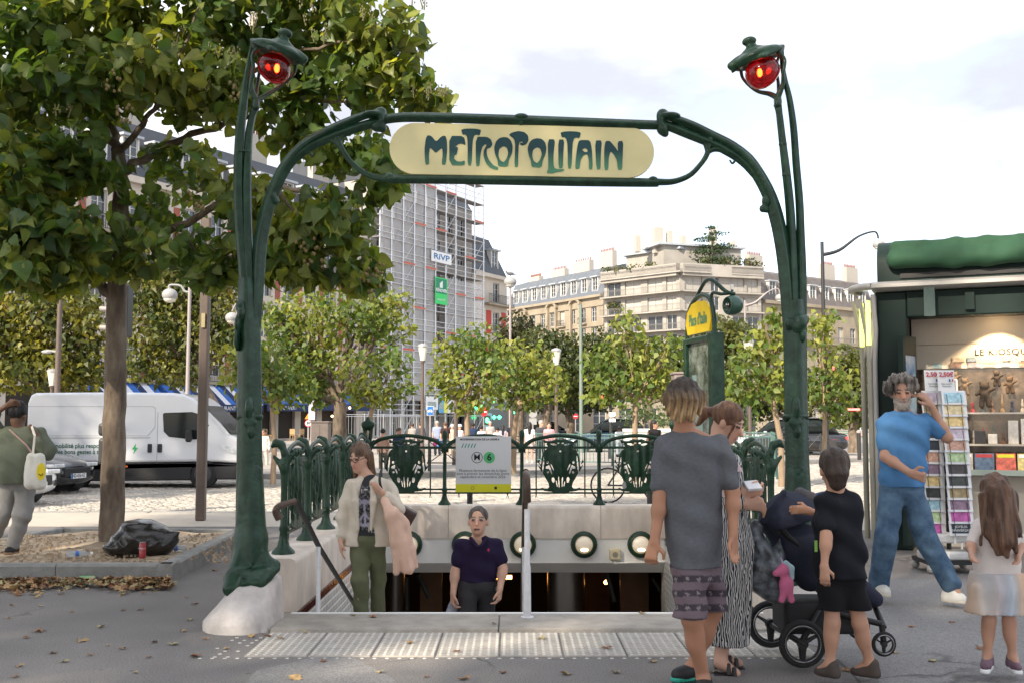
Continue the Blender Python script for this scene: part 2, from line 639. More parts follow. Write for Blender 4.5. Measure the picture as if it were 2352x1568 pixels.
# ======== GROUND
SL,SR,YF,YB=-1.72,1.98,8.27,13.60
KERB_Y=17.6
BED_Z=0.165
M_asphalt=mat('asphalt',(0.105,0.098,0.096),0.86,var=0.30,vscale=0.9,bump=0.35,bscale=150,detail=9)
def _asphalt_nodes(m,c1,c2):
 t=m.node_tree
 b=t.nodes['Principled BSDF']
 L=t.links.new
 c=t.nodes.new('ShaderNodeTexCoord')
 big=t.nodes.new('ShaderNodeTexNoise');big.inputs['Scale'].default_value=0.55;big.inputs['Detail'].default_value=6
 fine=t.nodes.new('ShaderNodeTexNoise');fine.inputs['Scale'].default_value=95;fine.inputs['Detail'].default_value=3
 vor=t.nodes.new('ShaderNodeTexVoronoi');vor.inputs['Scale'].default_value=60
 for n in(big,fine,vor):
  L(c.outputs['Object'],n.inputs['Vector'])
 r=t.nodes.new('ShaderNodeValToRGB')
 r.color_ramp.elements[0].position=0.35;r.color_ramp.elements[0].color=(*c1,1)
 r.color_ramp.elements[1].position=0.66;r.color_ramp.elements[1].color=(*c2,1)
 L(big.outputs['Fac'],r.inputs['Fac'])
 sp=t.nodes.new('ShaderNodeMapRange')
 sp.inputs['From Min'].default_value=0.3;sp.inputs['From Max'].default_value=0.7
 sp.inputs['To Min'].default_value=0.62;sp.inputs['To Max'].default_value=1.38
 L(fine.outputs['Fac'],sp.inputs['Value'])
 mx=t.nodes.new('ShaderNodeMix');mx.data_type='RGBA';mx.blend_type='MULTIPLY';mx.inputs[0].default_value=1
 L(r.outputs['Color'],mx.inputs[6]);L(sp.outputs['Result'],mx.inputs[7])
 st=t.nodes.new('ShaderNodeMapRange')
 st.inputs['From Min'].default_value=0.10;st.inputs['From Max'].default_value=0.16
 st.inputs['To Min'].default_value=1.0;st.inputs['To Max'].default_value=0.0
 L(vor.outputs['Distance'],st.inputs['Value'])
 gate=t.nodes.new('ShaderNodeMath');gate.operation='GREATER_THAN';gate.inputs[1].default_value=0.86
 sepc=t.nodes.new('ShaderNodeSeparateColor');L(vor.outputs['Color'],sepc.inputs[0]);L(sepc.outputs[0],gate.inputs[0])
 ml=t.nodes.new('ShaderNodeMath');ml.operation='MULTIPLY';L(st.outputs['Result'],ml.inputs[0]);L(gate.outputs[0],ml.inputs[1])
 m2=t.nodes.new('ShaderNodeMix');m2.data_type='RGBA'
 L(ml.outputs[0],m2.inputs[0]);L(mx.outputs[2],m2.inputs[6]);m2.inputs[7].default_value=(0.33,0.32,0.30,1)
 cv=t.nodes.new('ShaderNodeTexVoronoi');cv.feature='DISTANCE_TO_EDGE';cv.inputs['Scale'].default_value=0.42
 nz=t.nodes.new('ShaderNodeTexNoise');nz.inputs['Scale'].default_value=3.0;nz.inputs['Detail'].default_value=5
 L(c.outputs['Object'],nz.inputs['Vector'])
 av=t.nodes.new('ShaderNodeMix');av.data_type='RGBA';av.blend_type='ADD';av.inputs[0].default_value=0.35
 L(c.outputs['Object'],av.inputs[6]);L(nz.outputs['Color'],av.inputs[7])
 L(av.outputs[2],cv.inputs['Vector'])
 cm=t.nodes.new('ShaderNodeMapRange');cm.inputs['From Min'].default_value=0.0;cm.inputs['From Max'].default_value=0.011
 cm.inputs['To Min'].default_value=0.7;cm.inputs['To Max'].default_value=0.0
 L(cv.outputs['Distance'],cm.inputs['Value'])
 g2=t.nodes.new('ShaderNodeMapRange');g2.inputs['From Min'].default_value=0.5;g2.inputs['From Max'].default_value=0.58
 L(big.outputs['Fac'],g2.inputs['Value'])
 mm=t.nodes.new('ShaderNodeMath');mm.operation='MULTIPLY';L(cm.outputs['Result'],mm.inputs[0]);L(g2.outputs['Result'],mm.inputs[1])
 m3=t.nodes.new('ShaderNodeMix');m3.data_type='RGBA'
 L(mm.outputs[0],m3.inputs[0]);L(m2.outputs[2],m3.inputs[6]);m3.inputs[7].default_value=(0.035,0.033,0.032,1)
 gv_=t.nodes.new('ShaderNodeTexVoronoi');gv_.inputs['Scale'].default_value=3.2;L(c.outputs['Object'],gv_.inputs['Vector'])
 gm=t.nodes.new('ShaderNodeMapRange');gm.inputs['From Min'].default_value=0.055;gm.inputs['From Max'].default_value=0.075;gm.inputs['To Min'].default_value=0.55;gm.inputs['To Max'].default_value=0.0;L(gv_.outputs['Distance'],gm.inputs['Value'])
 sg=t.nodes.new('ShaderNodeSeparateColor');L(gv_.outputs['Color'],sg.inputs[0]);gg=t.nodes.new('ShaderNodeMath');gg.operation='GREATER_THAN';gg.inputs[1].default_value=0.5;L(sg.outputs[1],gg.inputs[0])
 gx_=t.nodes.new('ShaderNodeMath');gx_.operation='MULTIPLY';L(gm.outputs['Result'],gx_.inputs[0]);L(gg.outputs[0],gx_.inputs[1])
 m4=t.nodes.new('ShaderNodeMix');m4.data_type='RGBA';L(gx_.outputs[0],m4.inputs[0]);L(m3.outputs[2],m4.inputs[6]);m4.inputs[7].default_value=(0.07,0.066,0.064,1)
 L(m4.outputs[2],b.inputs['Base Color'])
_asphalt_nodes(M_asphalt,(0.15,0.139,0.134),(0.225,0.208,0.198))
M_patch=mat('asphalt_patch',(0.2,0.2,0.2),0.82,bump=0.3,bscale=170)
_asphalt_nodes(M_patch,(0.185,0.18,0.18),(0.235,0.227,0.225))
M_plaza=mat('plaza_paving',(0.33,0.30,0.27),0.85,var=0.18,vscale=0.35,bump=0.2,bscale=60)
M_kerb=mat('kerb_granite',(0.30,0.285,0.265),0.8,var=0.22,vscale=14,bump=0.3,bscale=60,objrand=0.10)
M_bedkerb=mat('bed_kerb_stone',(0.24,0.235,0.225),0.85,var=0.28,vscale=7,bump=0.35,bscale=45,objrand=0.08)
M_cobble=mat('cobble_granite',(0.33,0.30,0.265),0.7,var=0.38,vscale=2.4,bump=0.2,bscale=80,objrand=0.2,detail=8)
M_joint=mat('cobble_joint',(0.15,0.135,0.12),0.95,var=0.2,vscale=12)
M_soil=mat('dry_soil',(0.34,0.255,0.175),0.95,var=0.28,vscale=5,bump=0.6,bscale=30,var2=(0.42,0.335,0.24))
M_strip=mat('pale_path_paving',(0.42,0.375,0.32),0.85,var=0.14,vscale=3,bump=0.15,bscale=70)
def sheet(name,poly,z,m,parent=None,kind='structure'):
 mb=MB()
 pts=[(p[0],p[1],z)for p in poly]
 ar=sum(pts[i][0]*pts[(i+1)%len(pts)][1]-pts[(i+1)%len(pts)][0]*pts[i][1]for i in range(len(pts)))
 if ar<0:
  pts.reverse()
 mb.add(pts,[tuple(range(len(pts)))])
 o=mb.build(name,m,parent)
 if parent is None:
  o['kind']=kind
 return o
mb=MB()
x0,x1,y0,y1=-60.0,60.0,-45.0,KERB_Y
for(a,b,c,d)in((x0,SL-.36,y0,y1),(SR+.36,x1,y0,y1),(SL-.36,SR+.36,y0,7.62),(SL-.36,SR+.36,YB+.40,y1)):
 mb.quad((a,c,0),(b,c,0),(b,d,0),(a,d,0))
pavement=mb.build('pavement',M_asphalt)
pavement['kind']='structure'
patch_pts=[gnd(1700,1440),gnd(1990,1330),gnd(2500,1330),gnd(2600,1700),gnd(2010,1600),gnd(1900,1490)]
sheet('pavement_repair_patch',[(p.x,p.y)for p in patch_pts],0.004,M_patch,pavement)
patch_pts=[gnd(590,1540),gnd(785,1495),gnd(905,1560),gnd(960,1640),gnd(500,1640)]
sheet('pavement_repair_patch',[(p.x,p.y)for p in patch_pts],0.004,M_patch,pavement)
patch_pts=[gnd(1190,1205),gnd(2000,1165),gnd(2000,1215),gnd(1190,1216)]
sheet('pale_path_strip',[(-30,15.1),(-3.3,15.1),(-2.6,14.6),(30,14.6),(30,KERB_Y-.3),(-30,KERB_Y-.3)],0.004,M_strip,pavement)
kerb=thing('kerb',None,None,(0,KERB_Y,0))
kerb['kind']='structure'
ks=MB().bbox((-.495,0,-.22),(.495,.30,0.012),0.02).mesh('kerb_stone')
ks.materials.append(M_kerb)
for i in range(-15,15):
 o=link_mesh('kerb_stone',ks,None,kerb,(i+.5,-.30+random.uniform(-.004,.004),random.uniform(-.004,.004)))
ROAD_Z=-0.12
FAR_KERB=[(-60,30.5),(-14,30.0),(-7,29.6),(-3,30.4),(0.5,31.6),(4,33.6),(8,37.0),(13,41.5),(22,47.0),(60,60.0)]
def far_kerb_y(x):
 return float(np.interp(x,[p[0]for p in FAR_KERB],[p[1]for p in FAR_KERB]))
road=sheet('road',[(-60,KERB_Y-.02)]+[(60,KERB_Y-.02)]+[(x,y)for x,y in reversed(FAR_KERB)],ROAD_Z-.022,M_joint)
cob=[]
yy=KERB_Y+.06
row=0
while yy<47:
 hw=.52*yy+.6
 dep=.125+.0035*(yy-KERB_Y)
 wid=.155+.004*(yy-KERB_Y)
 xs=-hw+(row%2)*wid*.5
 while xs<hw:
  if yy<far_kerb_y(xs)-.25:
   fx=(xs%1.6)/1.6-.5
   cob.append((xs+random.uniform(-.012,.012),yy+.42*fx*fx*1.6-.1+random.uniform(-.012,.012),wid*random.uniform(.86,.97),dep*random.uniform(.84,.96),random.uniform(-.008,.009)))
  xs+=wid
 yy+=dep
 row+=1
cob.sort(key=lambda c:c[1])
cob=np.array(cob)
def cobble_arrays(c):
 n=len(c)
 T=np.array([(-.5,-.5,-.05),(.5,-.5,-.05),(.5,.5,-.05),(-.5,.5,-.05),(-.39,-.37,0),(.39,-.37,0),(.39,.37,0),(-.39,.37,0)],np.float32)
 V=np.empty((n,8,3),np.float32)
 V[:,:,0]=c[:,0:1]+T[None,:,0]*c[:,2:3]
 V[:,:,1]=c[:,1:2]+T[None,:,1]*c[:,3:4]
 V[:,:,2]=ROAD_Z+c[:,4:5]+T[None,:,2]*.7
 V+=RNG.normal(0,.004,V.shape)
 F=np.array([(4,5,6,7),(0,1,5,4),(1,2,6,5),(2,3,7,6),(3,0,4,7)])
 return V.reshape(-1,3),(F[None]+8*np.arange(n)[:,None,None]).reshape(-1,4)
vis=[i for i in range(len(cob))if abs(cob[i,0])<.48*cob[i,1]and(cob[i,0]<-2.2 or abs(cob[i,0])<2.2 and cob[i,1]>19.4 or cob[i,0]>4.4)]
near=set(vis[:300])
V,F=cobble_arrays(cob[[i for i in range(len(cob))if i not in near]])
o=np_mesh('cobbles',V,F,M_cobble,road)
o['kind']='stuff'
cmeshes=[]
for k in range(6):
 c=np.array([[0,0,.15,.115,0]])
 V,F=cobble_arrays(c)
 V[:,2]-=ROAD_Z
 me=bpy.data.meshes.new('cobblestone')
 me.from_pydata([tuple(map(float,v))for v in V],[],[tuple(int(q)for q in f)for f in F])
 me.materials.append(M_cobble)
 cmeshes.append(me)
for n_,i in enumerate(sorted(near)):
 c=cob[i]
 o=link_mesh('cobblestone',cmeshes[n_%6],None,road,(c[0],c[1],ROAD_Z+c[4]))
 o.scale=(c[2]/.15,c[3]/.115,1)
plaza_poly=[(x,y+.28)for x,y in FAR_KERB]+[(900,60),(900,1500),(-900,1500),(-900,30.5)]
plaza=sheet('plaza_ground',plaza_poly,0.0,M_plaza)
isl=thing('island_kerb',None,None,(0,0,0));isl['kind']='structure'
pts=[(x,far_kerb_y(x))for x in np.arange(-18,22.1,1.0)]
for(a,b)in zip(pts[:-1],pts[1:]):
 d=Vector((b[0]-a[0],b[1]-a[1],0));n=Vector((-d.y,d.x,0)).normalized()
 k=MB();k.prism([(0.004,0),(d.length-.004,0),(d.length-.004,.29),(.004,.29)],(a[0],a[1],-.2),d.normalized(),n,(0,0,.215))
 k.build('kerb_stone',M_kerb,isl)
M_road2=mat('far_asphalt',(0.20,0.19,0.185),0.9,var=0.15,vscale=.5)
sheet('far_road',[(-120,58),(14,56),(40,62),(120,80),(120,92),(40,74),(14,68),(-120,70)],0.012,M_road2)
# ======== PLANTING BED
bed_pts=[gnd(-420,1296,BED_Z),gnd(392,1292,BED_Z),gnd(556,1214,BED_Z),gnd(150,1214,BED_Z),gnd(-100,1262,BED_Z),gnd(-420,1275,BED_Z)]
bed=thing('planting_bed',None,None,(0,0,0));bed['kind']='structure'
nb=44
mb=MB()
bx=[p.x for p in bed_pts];by=[p.y for p in bed_pts]
soil=MB()
mb=bmesh.new()
vs=[mb.verts.new((p.x,p.y,BED_Z-.03))for p in bed_pts]
f=mb.faces.new(vs)
bmesh.ops.triangulate(mb,faces=[f])
bmesh.ops.subdivide_edges(mb,edges=mb.edges[:],cuts=14,use_grid_fill=True)
for v in mb.verts:
 v.co.z+=.012*math.sin(v.co.x*3.1+v.co.y*1.7)+.010*math.sin(v.co.x*7.3-v.co.y*5.1)+random.uniform(-.004,.004)
 dt=math.hypot(v.co.x+4.52,v.co.y-11.75)
 v.co.z+=.05*math.exp(-(dt/.45)**2)
bmesh.ops.recalc_face_normals(mb,faces=mb.faces[:])
me=bpy.data.meshes.new('soil');mb.to_mesh(me);mb.free()
me.polygons.foreach_set('use_smooth',[True]*len(me.polygons))
if me.polygons[0].normal.z<0:
 me.flip_normals()
soil_o=link_mesh('soil',me,M_soil,bed)
def kerb_run(a,b,w=.16,lengths=1.05,top=BED_Z,parent=bed,inner=1,m=None):
 a,b=Vector((a.x,a.y,0)),Vector((b.x,b.y,0))
 d=b-a;L=d.length;u=d/L;n=Vector((-u.y,u.x,0))*inner
 k=max(1,round(L/lengths));s=L/k
 for i in range(k):
  m_=MB()
  g=.004
  pr=[(0,-.1),(w,-.1),(w,top-.012),(w-.015,top),(.03,top),(.006,top-.022)]
  m_.prism(pr,a+u*(i*s+g),n,(0,0,1),u*(s-2*g))
  m_.build('kerb_stone',m or M_bedkerb,parent)
c0,c1,c2,c3,c4=(gnd(-420,1337),gnd(397,1335),gnd(600,1224),gnd(139,1219),gnd(-120,1268))
kerb_run(c0,c1)
kerb_run(c1,c2)
kerb_run(c2,c3,w=.10,top=.06)
kerb_run(c3,c4,w=.10,top=.06)
# ======== METRO STAIRWELL
M_stone=mat('parapet_stone',(0.64,0.545,0.465),0.55,var=0.12,vscale=3.4,bump=0.1,bscale=40,objrand=0.05,detail=9,var2=(0.76,0.665,0.58),stretch=(1,1,.45))
M_stonebase=mat('post_base_stone',(0.46,0.42,0.395),0.65,var=0.16,vscale=4,bump=0.2,bscale=50,var2=(.58,.53,.50),detail=9)
M_slab=mat('threshold_stone',(0.33,0.30,0.265),0.75,var=0.3,vscale=5,bump=0.25,bscale=50,detail=9)
M_white=mat('white_paint',(0.84,0.82,0.79),0.45,var=0.05,vscale=4)
M_wtile=mat('white_bevelled_tile',(0.74,0.72,0.68),0.18,var=0.06,vscale=9,objrand=0.06)
M_rtile=mat('oxblood_tile',(0.09,0.022,0.018),0.2,objrand=0.3)
M_grout=mat('tile_grout',(0.36,0.33,0.30),0.9)
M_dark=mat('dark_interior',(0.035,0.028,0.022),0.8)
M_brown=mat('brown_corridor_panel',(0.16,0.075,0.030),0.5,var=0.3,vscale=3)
M_steel=mat('brushed_steel',(0.42,0.40,0.38),0.32,0.9,var=0.15,vscale=20,stretch=(1,1,.05))
M_nose=mat('step_nosing',(0.80,0.80,0.79),0.5)
well=thing('stairwell',None,None,(0.13,YF,0));well['kind']='structure'
NST,RISE,RUN=19,.165,.30
for i in range(1,NST):
 m_=MB().box((SL,YF+(i-1)*RUN,-i*RISE-.4),(SR,YF+i*RUN,-i*RISE))
 m_.build('step',M_slab,well)
 MB().box((SL,YF+i*RUN-.045,-i*RISE+.0005),(SR,YF+i*RUN-.003,-i*RISE+.003)).build('nosing',M_nose,well)
ZB=-NST*RISE
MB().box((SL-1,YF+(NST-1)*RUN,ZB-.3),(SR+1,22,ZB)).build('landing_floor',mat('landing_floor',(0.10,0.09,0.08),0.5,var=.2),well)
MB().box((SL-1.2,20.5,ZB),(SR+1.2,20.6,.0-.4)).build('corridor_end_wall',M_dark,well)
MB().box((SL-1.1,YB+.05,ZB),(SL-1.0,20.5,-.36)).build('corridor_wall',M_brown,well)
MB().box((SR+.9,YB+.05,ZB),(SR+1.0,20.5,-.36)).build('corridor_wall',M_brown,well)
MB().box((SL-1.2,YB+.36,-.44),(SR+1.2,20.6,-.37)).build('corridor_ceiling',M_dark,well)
MB().box((SL-1.1,YB-.02,ZB),(SL,YB+.06,-.36)).build('corridor_jamb',M_wtile,well)
MB().box((SR,YB-.02,ZB),(SR+1,YB+.06,-.36)).build('corridor_jamb',M_wtile,well)
for(xx,yy,r)in((1300,15.2,.27),(905,15.6,.16)):
 p=at(xx,1350,yy)
 MB().cyl((p.x,yy,ZB),(p.x,yy,-.37),r,24).build('steel_column',M_steel,well,40)
for(xa,xb,yy)in((965,1015,15.0),(1425,1490,15.0),(1080,1120,17),(1330,1400,18)):
 a,b=at(xa,1350,yy),at(xb,1350,yy)
 MB().box((a.x,yy,ZB),(b.x,yy+.1,-.4)).build('corridor_panel',M_brown,well)
m_=MB()
for(xa,ya,xb,yb)in((1395,1318,1412,1380),(1500,1325,1532,1380),(960,1320,985,1372),(935,1325,935,1402)):
 m_.tube([at(xa,ya,14.3),at(xb,yb,14.3)],.035,6)
m_.build('handrail_support',mat('black_metal',(0.02,0.02,0.021),0.45),well)
lampm=mat('corridor_lamp_glow',(1,.5,.2),0.5,emit=(1.0,0.42,0.10),estr=4.0)
p=at(1392,1336,16);MB().sphere(p,.035,8,6).build('corridor_lamp',lampm,well)
p=at(1148,1322,17.5);MB().box((p.x-.5,17.5,p.z-.05),(p.x+.2,17.6,p.z)).build('corridor_light',lampm,well)
tile_me={}
def tile_mesh(key,w,h,t=.010,b=.010,m=None):
 if key not in tile_me:
  mb_=MB().loft([[(0,0,0),(w,0,0),(w,h,0),(0,h,0)],[(0,0,t*.4),(w,0,t*.4),(w,h,t*.4),(0,h,t*.4)],[(b,b,t),(w-b,b,t),(w-b,h-b,t),(b,h-b,t)]])
  me_=mb_.mesh(key);me_.materials.append(m);tile_me[key]=me_
 return tile_me[key]
def tile_wall(x,nx,parent):
 """nx = +1: faces +X (left wall)"""
 R=Matrix(((0,0,nx),(-nx,0,0),(0,-1,0))).transposed()if False else None
 tw,th,g=.152,.076,.005
 objs=0
 rows=20
 rest=MB()
 for r in range(rows):
  z=-.085-(r+1)*th
  yy=YF-.02+(r%2)*tw/2
  while yy<YB-.02:
   step_z=-max(0,math.floor((yy-YF)/RUN)+1)*RISE
   if z+th>step_z-.02:
    w=tw-g
    a=Vector((x,yy,z))
    Mx=Matrix(((0,0,nx,x),(1,0,0,yy),(0,1,0,z),(0,0,0,1)))
    vis_=nx>0 and yy>9.0 and objs<300
    if vis_:
     o_=link_mesh('tile',tile_mesh('tile%d'%nx,tw-g,th-g,m=M_wtile),None,parent)
     o_.matrix_world=Mx
     o_.location=Vector((x,yy,z))-wl(parent)
     objs+=1
    else:
     me_=tile_mesh('tile%d'%nx,tw-g,th-g,m=M_wtile)
     rest.add([Mx@v.co for v in me_.vertices],[tuple(p_.vertices)for p_ in me_.polygons])
   yy+=tw
 if rest.v:
  o_=rest.build('tiles',M_wtile,parent);o_['kind']='stuff'
 yy=YF+.02
 while yy<YB-.05:
  o_=link_mesh('tile',tile_mesh('rtile%d'%nx,.147,.076,m=M_rtile),None,parent)
  o_.matrix_world=Matrix(((0,0,nx,x),(1,0,0,yy),(0,1,0,-.082),(0,0,0,1)))
  o_.location=Vector((x,yy,-.082))-wl(parent)
  yy+=.152
wall_l=thing('stairwell_wall',None,None,(SL,YF,0));wall_l['kind']='structure'
MB().box((SL-.36,YF-.5,ZB),(SL-.0005,YB+.4,-.002)).build('backing',M_grout,wall_l)
tile_wall(SL,1,wall_l)
wall_r=thing('stairwell_wall',None,None,(SR,YF,0));wall_r['kind']='structure'
MB().box((SR+.0005,YF-.5,ZB),(SR+.36,YB+.4,-.002)).build('backing',M_grout,wall_r)
tile_wall(SR,-1,wall_r)
thr=thing('threshold',None,None,(0.13,7.9,0));thr['kind']='structure'
for(a,b)in((SL-.03,-.1),(-.094,SR+.03)):
 MB().bbox((a,7.66,-.2),(b,YF-.045,.024),.008).build('threshold_slab',M_slab,thr)
MB().box((SL,YF-.044,-.165),(SR,YF,.028)).build('nosing',M_nose,thr)
M_tact=mat('tactile_tile',(0.36,0.33,0.295),0.8,var=0.22,vscale=9,bump=0.15,bscale=90,objrand=0.05)
M_stud=mat('tactile_stud',(0.56,0.54,0.50),0.6,var=0.12,vscale=30)
tact=thing('tactile_strip',None,None,(0.1,7.2,0));tact['kind']='structure'
tw=.4135
stud=None
for i in range(9):
 xa=-1.735+i*tw
 tl=MB().bbox((xa+.006,6.84,-.05),(xa+tw-.006,7.58,.009),.005).build('tactile_tile',M_tact,tact)
 sm=MB()
 for a in range(8):
  for b in range(14):
   cx,cy=xa+.03+a*(tw-.04)/7.2,6.87+b*(.74-.06)/13
   sm.lathe((cx,cy,.009),[(.0125,0),(.011,.003),(.007,.0045)],6)
 o=sm.build('studs',M_stud,tl);o['kind']='stuff'
sm=MB()
for a in range(52):
 sm.lathe((-2.0+a*.08,6.80,.001),[(.014,0),(.012,.003),(.007,.004)],6)
for a in range(3):
 for b in range(9):
  if random.random()<.45:
   sm.lathe((-2.0+a*.085+b*.01,6.84+b*.085,.001),[(.014,0),(.012,.003),(.007,.004)],6)
o=sm.build('studs',M_stud,tact);o['kind']='stuff'
PZ=.42
par=thing('stone_parapet','low pale stone parapet carrying the green railing around the stairwell','parapet',(0.13,YB,0))
def par_block(a,b,axis,side):
 """rounded coping block; axis 'y' runs along Y from a to b on the given side, 'x' along X at the far end"""
 rr=.045
 prof=[(0,0.0),(0,PZ-rr),(rr*.3,PZ-rr*.3),(rr,PZ),(.36-rr,PZ),(.36-rr*.3,PZ-rr*.3),(.36,PZ-rr),(.36,0.0)]
 m_=MB()
 if axis=='y':
  if side<0:
   m_.prism(prof,(SL,a,0),(-1,0,0),(0,0,1),(0,b-a,0))
  else:
   m_.prism(prof,(SR,a,0),(1,0,0),(0,0,1),(0,b-a,0))
 else:
  m_.prism(prof,(a,YB,0),(0,1,0),(0,0,1),(b-a,0,0))
 return m_.build('stone_block',M_stone,par,50)
for side in(-1,1):
 for(a,b)in((8.42,9.53),(9.540,10.78),(10.79,12.03),(12.04,YB-.003)):
  par_block(a,b,'y',side)
for(a,b)in((SL-.36,-.829),(-.823,1.147),(1.153,SR+.36)):
 par_block(a,b,'x',0)
lin=thing('stairwell_lintel','white painted lintel beam above the dark stair opening','beam',(0.13,YB,-.2))
MB().prism([(.015,.0),(.36,.0),(.36,-.46),(.23,-.46),(.015,-.31)],(SL+.001,YB,-.003),(0,1,0),(0,0,1),(SR-SL-.002,0,0)).build('beam',M_white,lin)
M_green=mat('guimard_green',(0.0075,0.034,0.018),0.36,var=0.35,vscale=11,bump=0.25,bscale=34,coat=0.1,spec=.38,var2=(0.016,0.048,0.028),detail=9)
M_glassl=mat('frosted_lamp_glass',(0.75,0.72,0.66),0.25,emit=(1.0,.72,.40),estr=0.06)
M_bulb=mat('bulb_glow',(1,.8,.5),.4,emit=(1.0,0.68,0.30),estr=2.2)
bl_names=['round green lamp on the lintel half hidden by the pink scarf','round green lamp on the lintel behind the man in purple','round green lamp on the lintel behind the white handrail post','round green lamp on the lintel between white post and loudspeaker','round green lamp on the lintel beside the hand of the man in grey']
for i,xx in enumerate((940,1068,1201,1341,1471)):
 c=at(xx,1249,YB)
 t=thing('bulkhead_lamp',bl_names[i],'lamp',c,'round lamps on the stair lintel')
 MB().lathe(c,[(.17,0),(.172,.03),(.155,.06),(.125,.075),(.116,.05)],28,'y').build('rim',M_green,t,50)
 MB().lathe(c,[(.115,.045),(.108,.065),(.085,.095),(.05,.11),(.01,.116)],24,'y').build('glass',M_glassl,t,60)
 MB().sphere((c.x,c.y-.098,c.z-.055),.042,12,8,(1.2,.5,.6)).build('bulb',M_bulb,t,80)
c=at(1412,1271,YB)
t=thing('loudspeaker','small cream square loudspeaker on the lintel under the parapet','loudspeaker',c)
bevel(MB().box((c.x-.07,c.y-.07,c.z-.07),(c.x+.07,c.y+.03,c.z+.07)).build('case',mat('cream_plastic',(.62,.54,.36),.5),t),.015)
MB().lathe((c.x,c.y-.07,c.z),[(.035,0),(.035,.006),(.02,.008)],16,'y').build('grille',mat('grey_grille',(.25,.23,.2),.6),t)
MB().tube([(c.x+.02,c.y-.02,c.z-.08),(c.x-.02,c.y-.02,c.z-.115),(c.x+.08,c.y-.02,c.z-.11),(c.x+.66,c.y-.0,c.z-.10)],[.018,.02,.012,.012],6).build('cable',M_white,t)
def stone_foot(cx,sgn,label):
 s=SDF(.05)
 p0=Vector((cx,8.02,0))
 rings=[]
 m_=MB()
 n=28
 for z,xo,xi,yo,yi in((-.05,.33,.22,.50,.30),(.05,.33,.22,.50,.30),(.085,.30,.215,.475,.295),(.16,.23,.21,.40,.28),(.24,.165,.205,.33,.26),(.32,.12,.20,.26,.24),(.34,.10,.18,.22,.22)):
  ring=[]
  for k in range(n):
   a=2*math.pi*k/n
   ca,sa=math.cos(a),math.sin(a)
   ex=2.6
   q=(abs(ca)**ex+abs(sa)**ex)**(-1/ex)
   dx=ca*q*(xi if ca*-sgn<0 else xo)if False else ca*q*(xo if ca*sgn>0 else xi)
   dy=sa*q*(yi if sa>0 else yo)
   ring.append((p0.x+dx,p0.y+dy,z))
  rings.append(ring)
 m_.loft(rings)
 t_=m_.build('stone_footing',M_stonebase,None,60)
 return tag(t_,label,'stone base')
LPX=at(575,1300,8.0).x
RPX=at(1832,1300,8.0).x
stone_foot(LPX+.02,-1,'rounded pale stone footing under the green portal post near the rubbish')
stone_foot(RPX-.02,1,'rounded pale stone footing behind the black pushchair')
# ======== METRO PORTAL (posts, arch, sign, lamps)
PY=8.0
K=pxm(PY)
def Q(x,y,dy=0.0):
 return at(x,y,PY+dy)
portal=thing('metro_portal','dark green cast iron portal with a yellow sign between two stalk lamps','portal',(0.1,PY,0))
M_yellow=mat('sign_enamel',(0.74,0.66,0.36),0.32,var=0.07,vscale=3,coat=0.3)
M_globe=mat('red_glass',(0.20,0.003,0.005),0.10,trans=0.85,ior=1.22,coat=0.5)
M_redbulb=mat('lamp_filament',(1,.3,.05),.5,emit=(1.0,0.20,0.02),estr=22.0)
def stem(pts,wpx,name='stem',ribs=5,depth=.14,n=20):
 path=spline([Q(*p)for p in pts],6)
 return MB().ribbed(path,[w*K/2 for w in wpx],n,ribs,depth).build(name,M_green,portal,70)
stem([(577,1340),(574,1200),(573,1050),(573,900),(572,760),(569,640)],[70,60,54,52,50,40],'post',4,.10)
stem([(570,760),(563,640),(552,520),(548,420),(551,320),(560,230),(569,165),(578,120),(582,98)],[26,25,23,22,21,18,14,12,10])
stem([(578,740),(573,640),(568,520),(567,420),(571,320),(579,270),(587,246)],[22,22,21,20,17,15,18])
stem([(584,760),(592,640),(597,565),(609,500),(624,450),(650,393),(690,343),(729,316),(778,290),(834,267),(866,262)],[26,28,29,28,27,27,25,22,20,17,14],'arch_rib',4,.16)
stem([(640,425),(668,375),(705,342),(745,322),(800,301),(850,285),(872,281)],[12,18,20,20,20,20,18],'arch_rib',4,.16)
stem([(1834,1340),(1834,1200),(1831,1050),(1828,900),(1826,760),(1824,690)],[62,58,50,49,50,46],'post',4,.10)
stem([(1840,760),(1841,640),(1839,540),(1836,461),(1829,379),(1823,297),(1814,231),(1803,185),(1797,150),(1796,118)],[25,22,18,17,16,15,13,11,10,9])
stem([(1826,760),(1822,640),(1817,520),(1813,461),(1806,396),(1798,330),(1790,262),(1786,240)],[24,22,20,19,18,16,14,18])
stem([(1815,760),(1806,640),(1796,560),(1782,494),(1765,445),(1742,402),(1716,366),(1679,336),(1633,311),(1590,289),(1541,270),(1524,264)],[28,30,30,30,29,28,27,24,21,19,17,14],'arch_rib',4,.16)
stem([(1738,410),(1706,372),(1668,346),(1630,328),(1580,308),(1535,290),(1516,286)],[12,18,20,20,20,20,18],'arch_rib',4,.16)
stem([(872,277),(930,270),(1050,272),(1197,277),(1340,282),(1450,286),(1516,288)],[20,21,22,23,22,21,20],'crossbar',4,.12)
stem([(890,412),(930,412),(1060,413),(1197,415),(1340,418),(1490,420),(1512,420)],[17,19,20,21,20,19,17],'crossbar',4,.12)
stem([(895,411),(866,409),(836,398),(809,376),(789,350),(777,326),(771,306)],[17,14,12,11,12,15,18],'bracket_loop',3,.12,14)
stem([(777,340),(783,318),(800,303),(825,292)],[10,12,13,10],'bracket_loop',3,.1,12)
stem([(782,342),(768,325),(748,318),(728,323)],[10,13,14,9],'bracket_loop',3,.1,12)
stem([(728,322),(716,336),(712,350),(718,360),(724,352)],[7,6,6,5,4],'bracket_loop',3,.1,8)
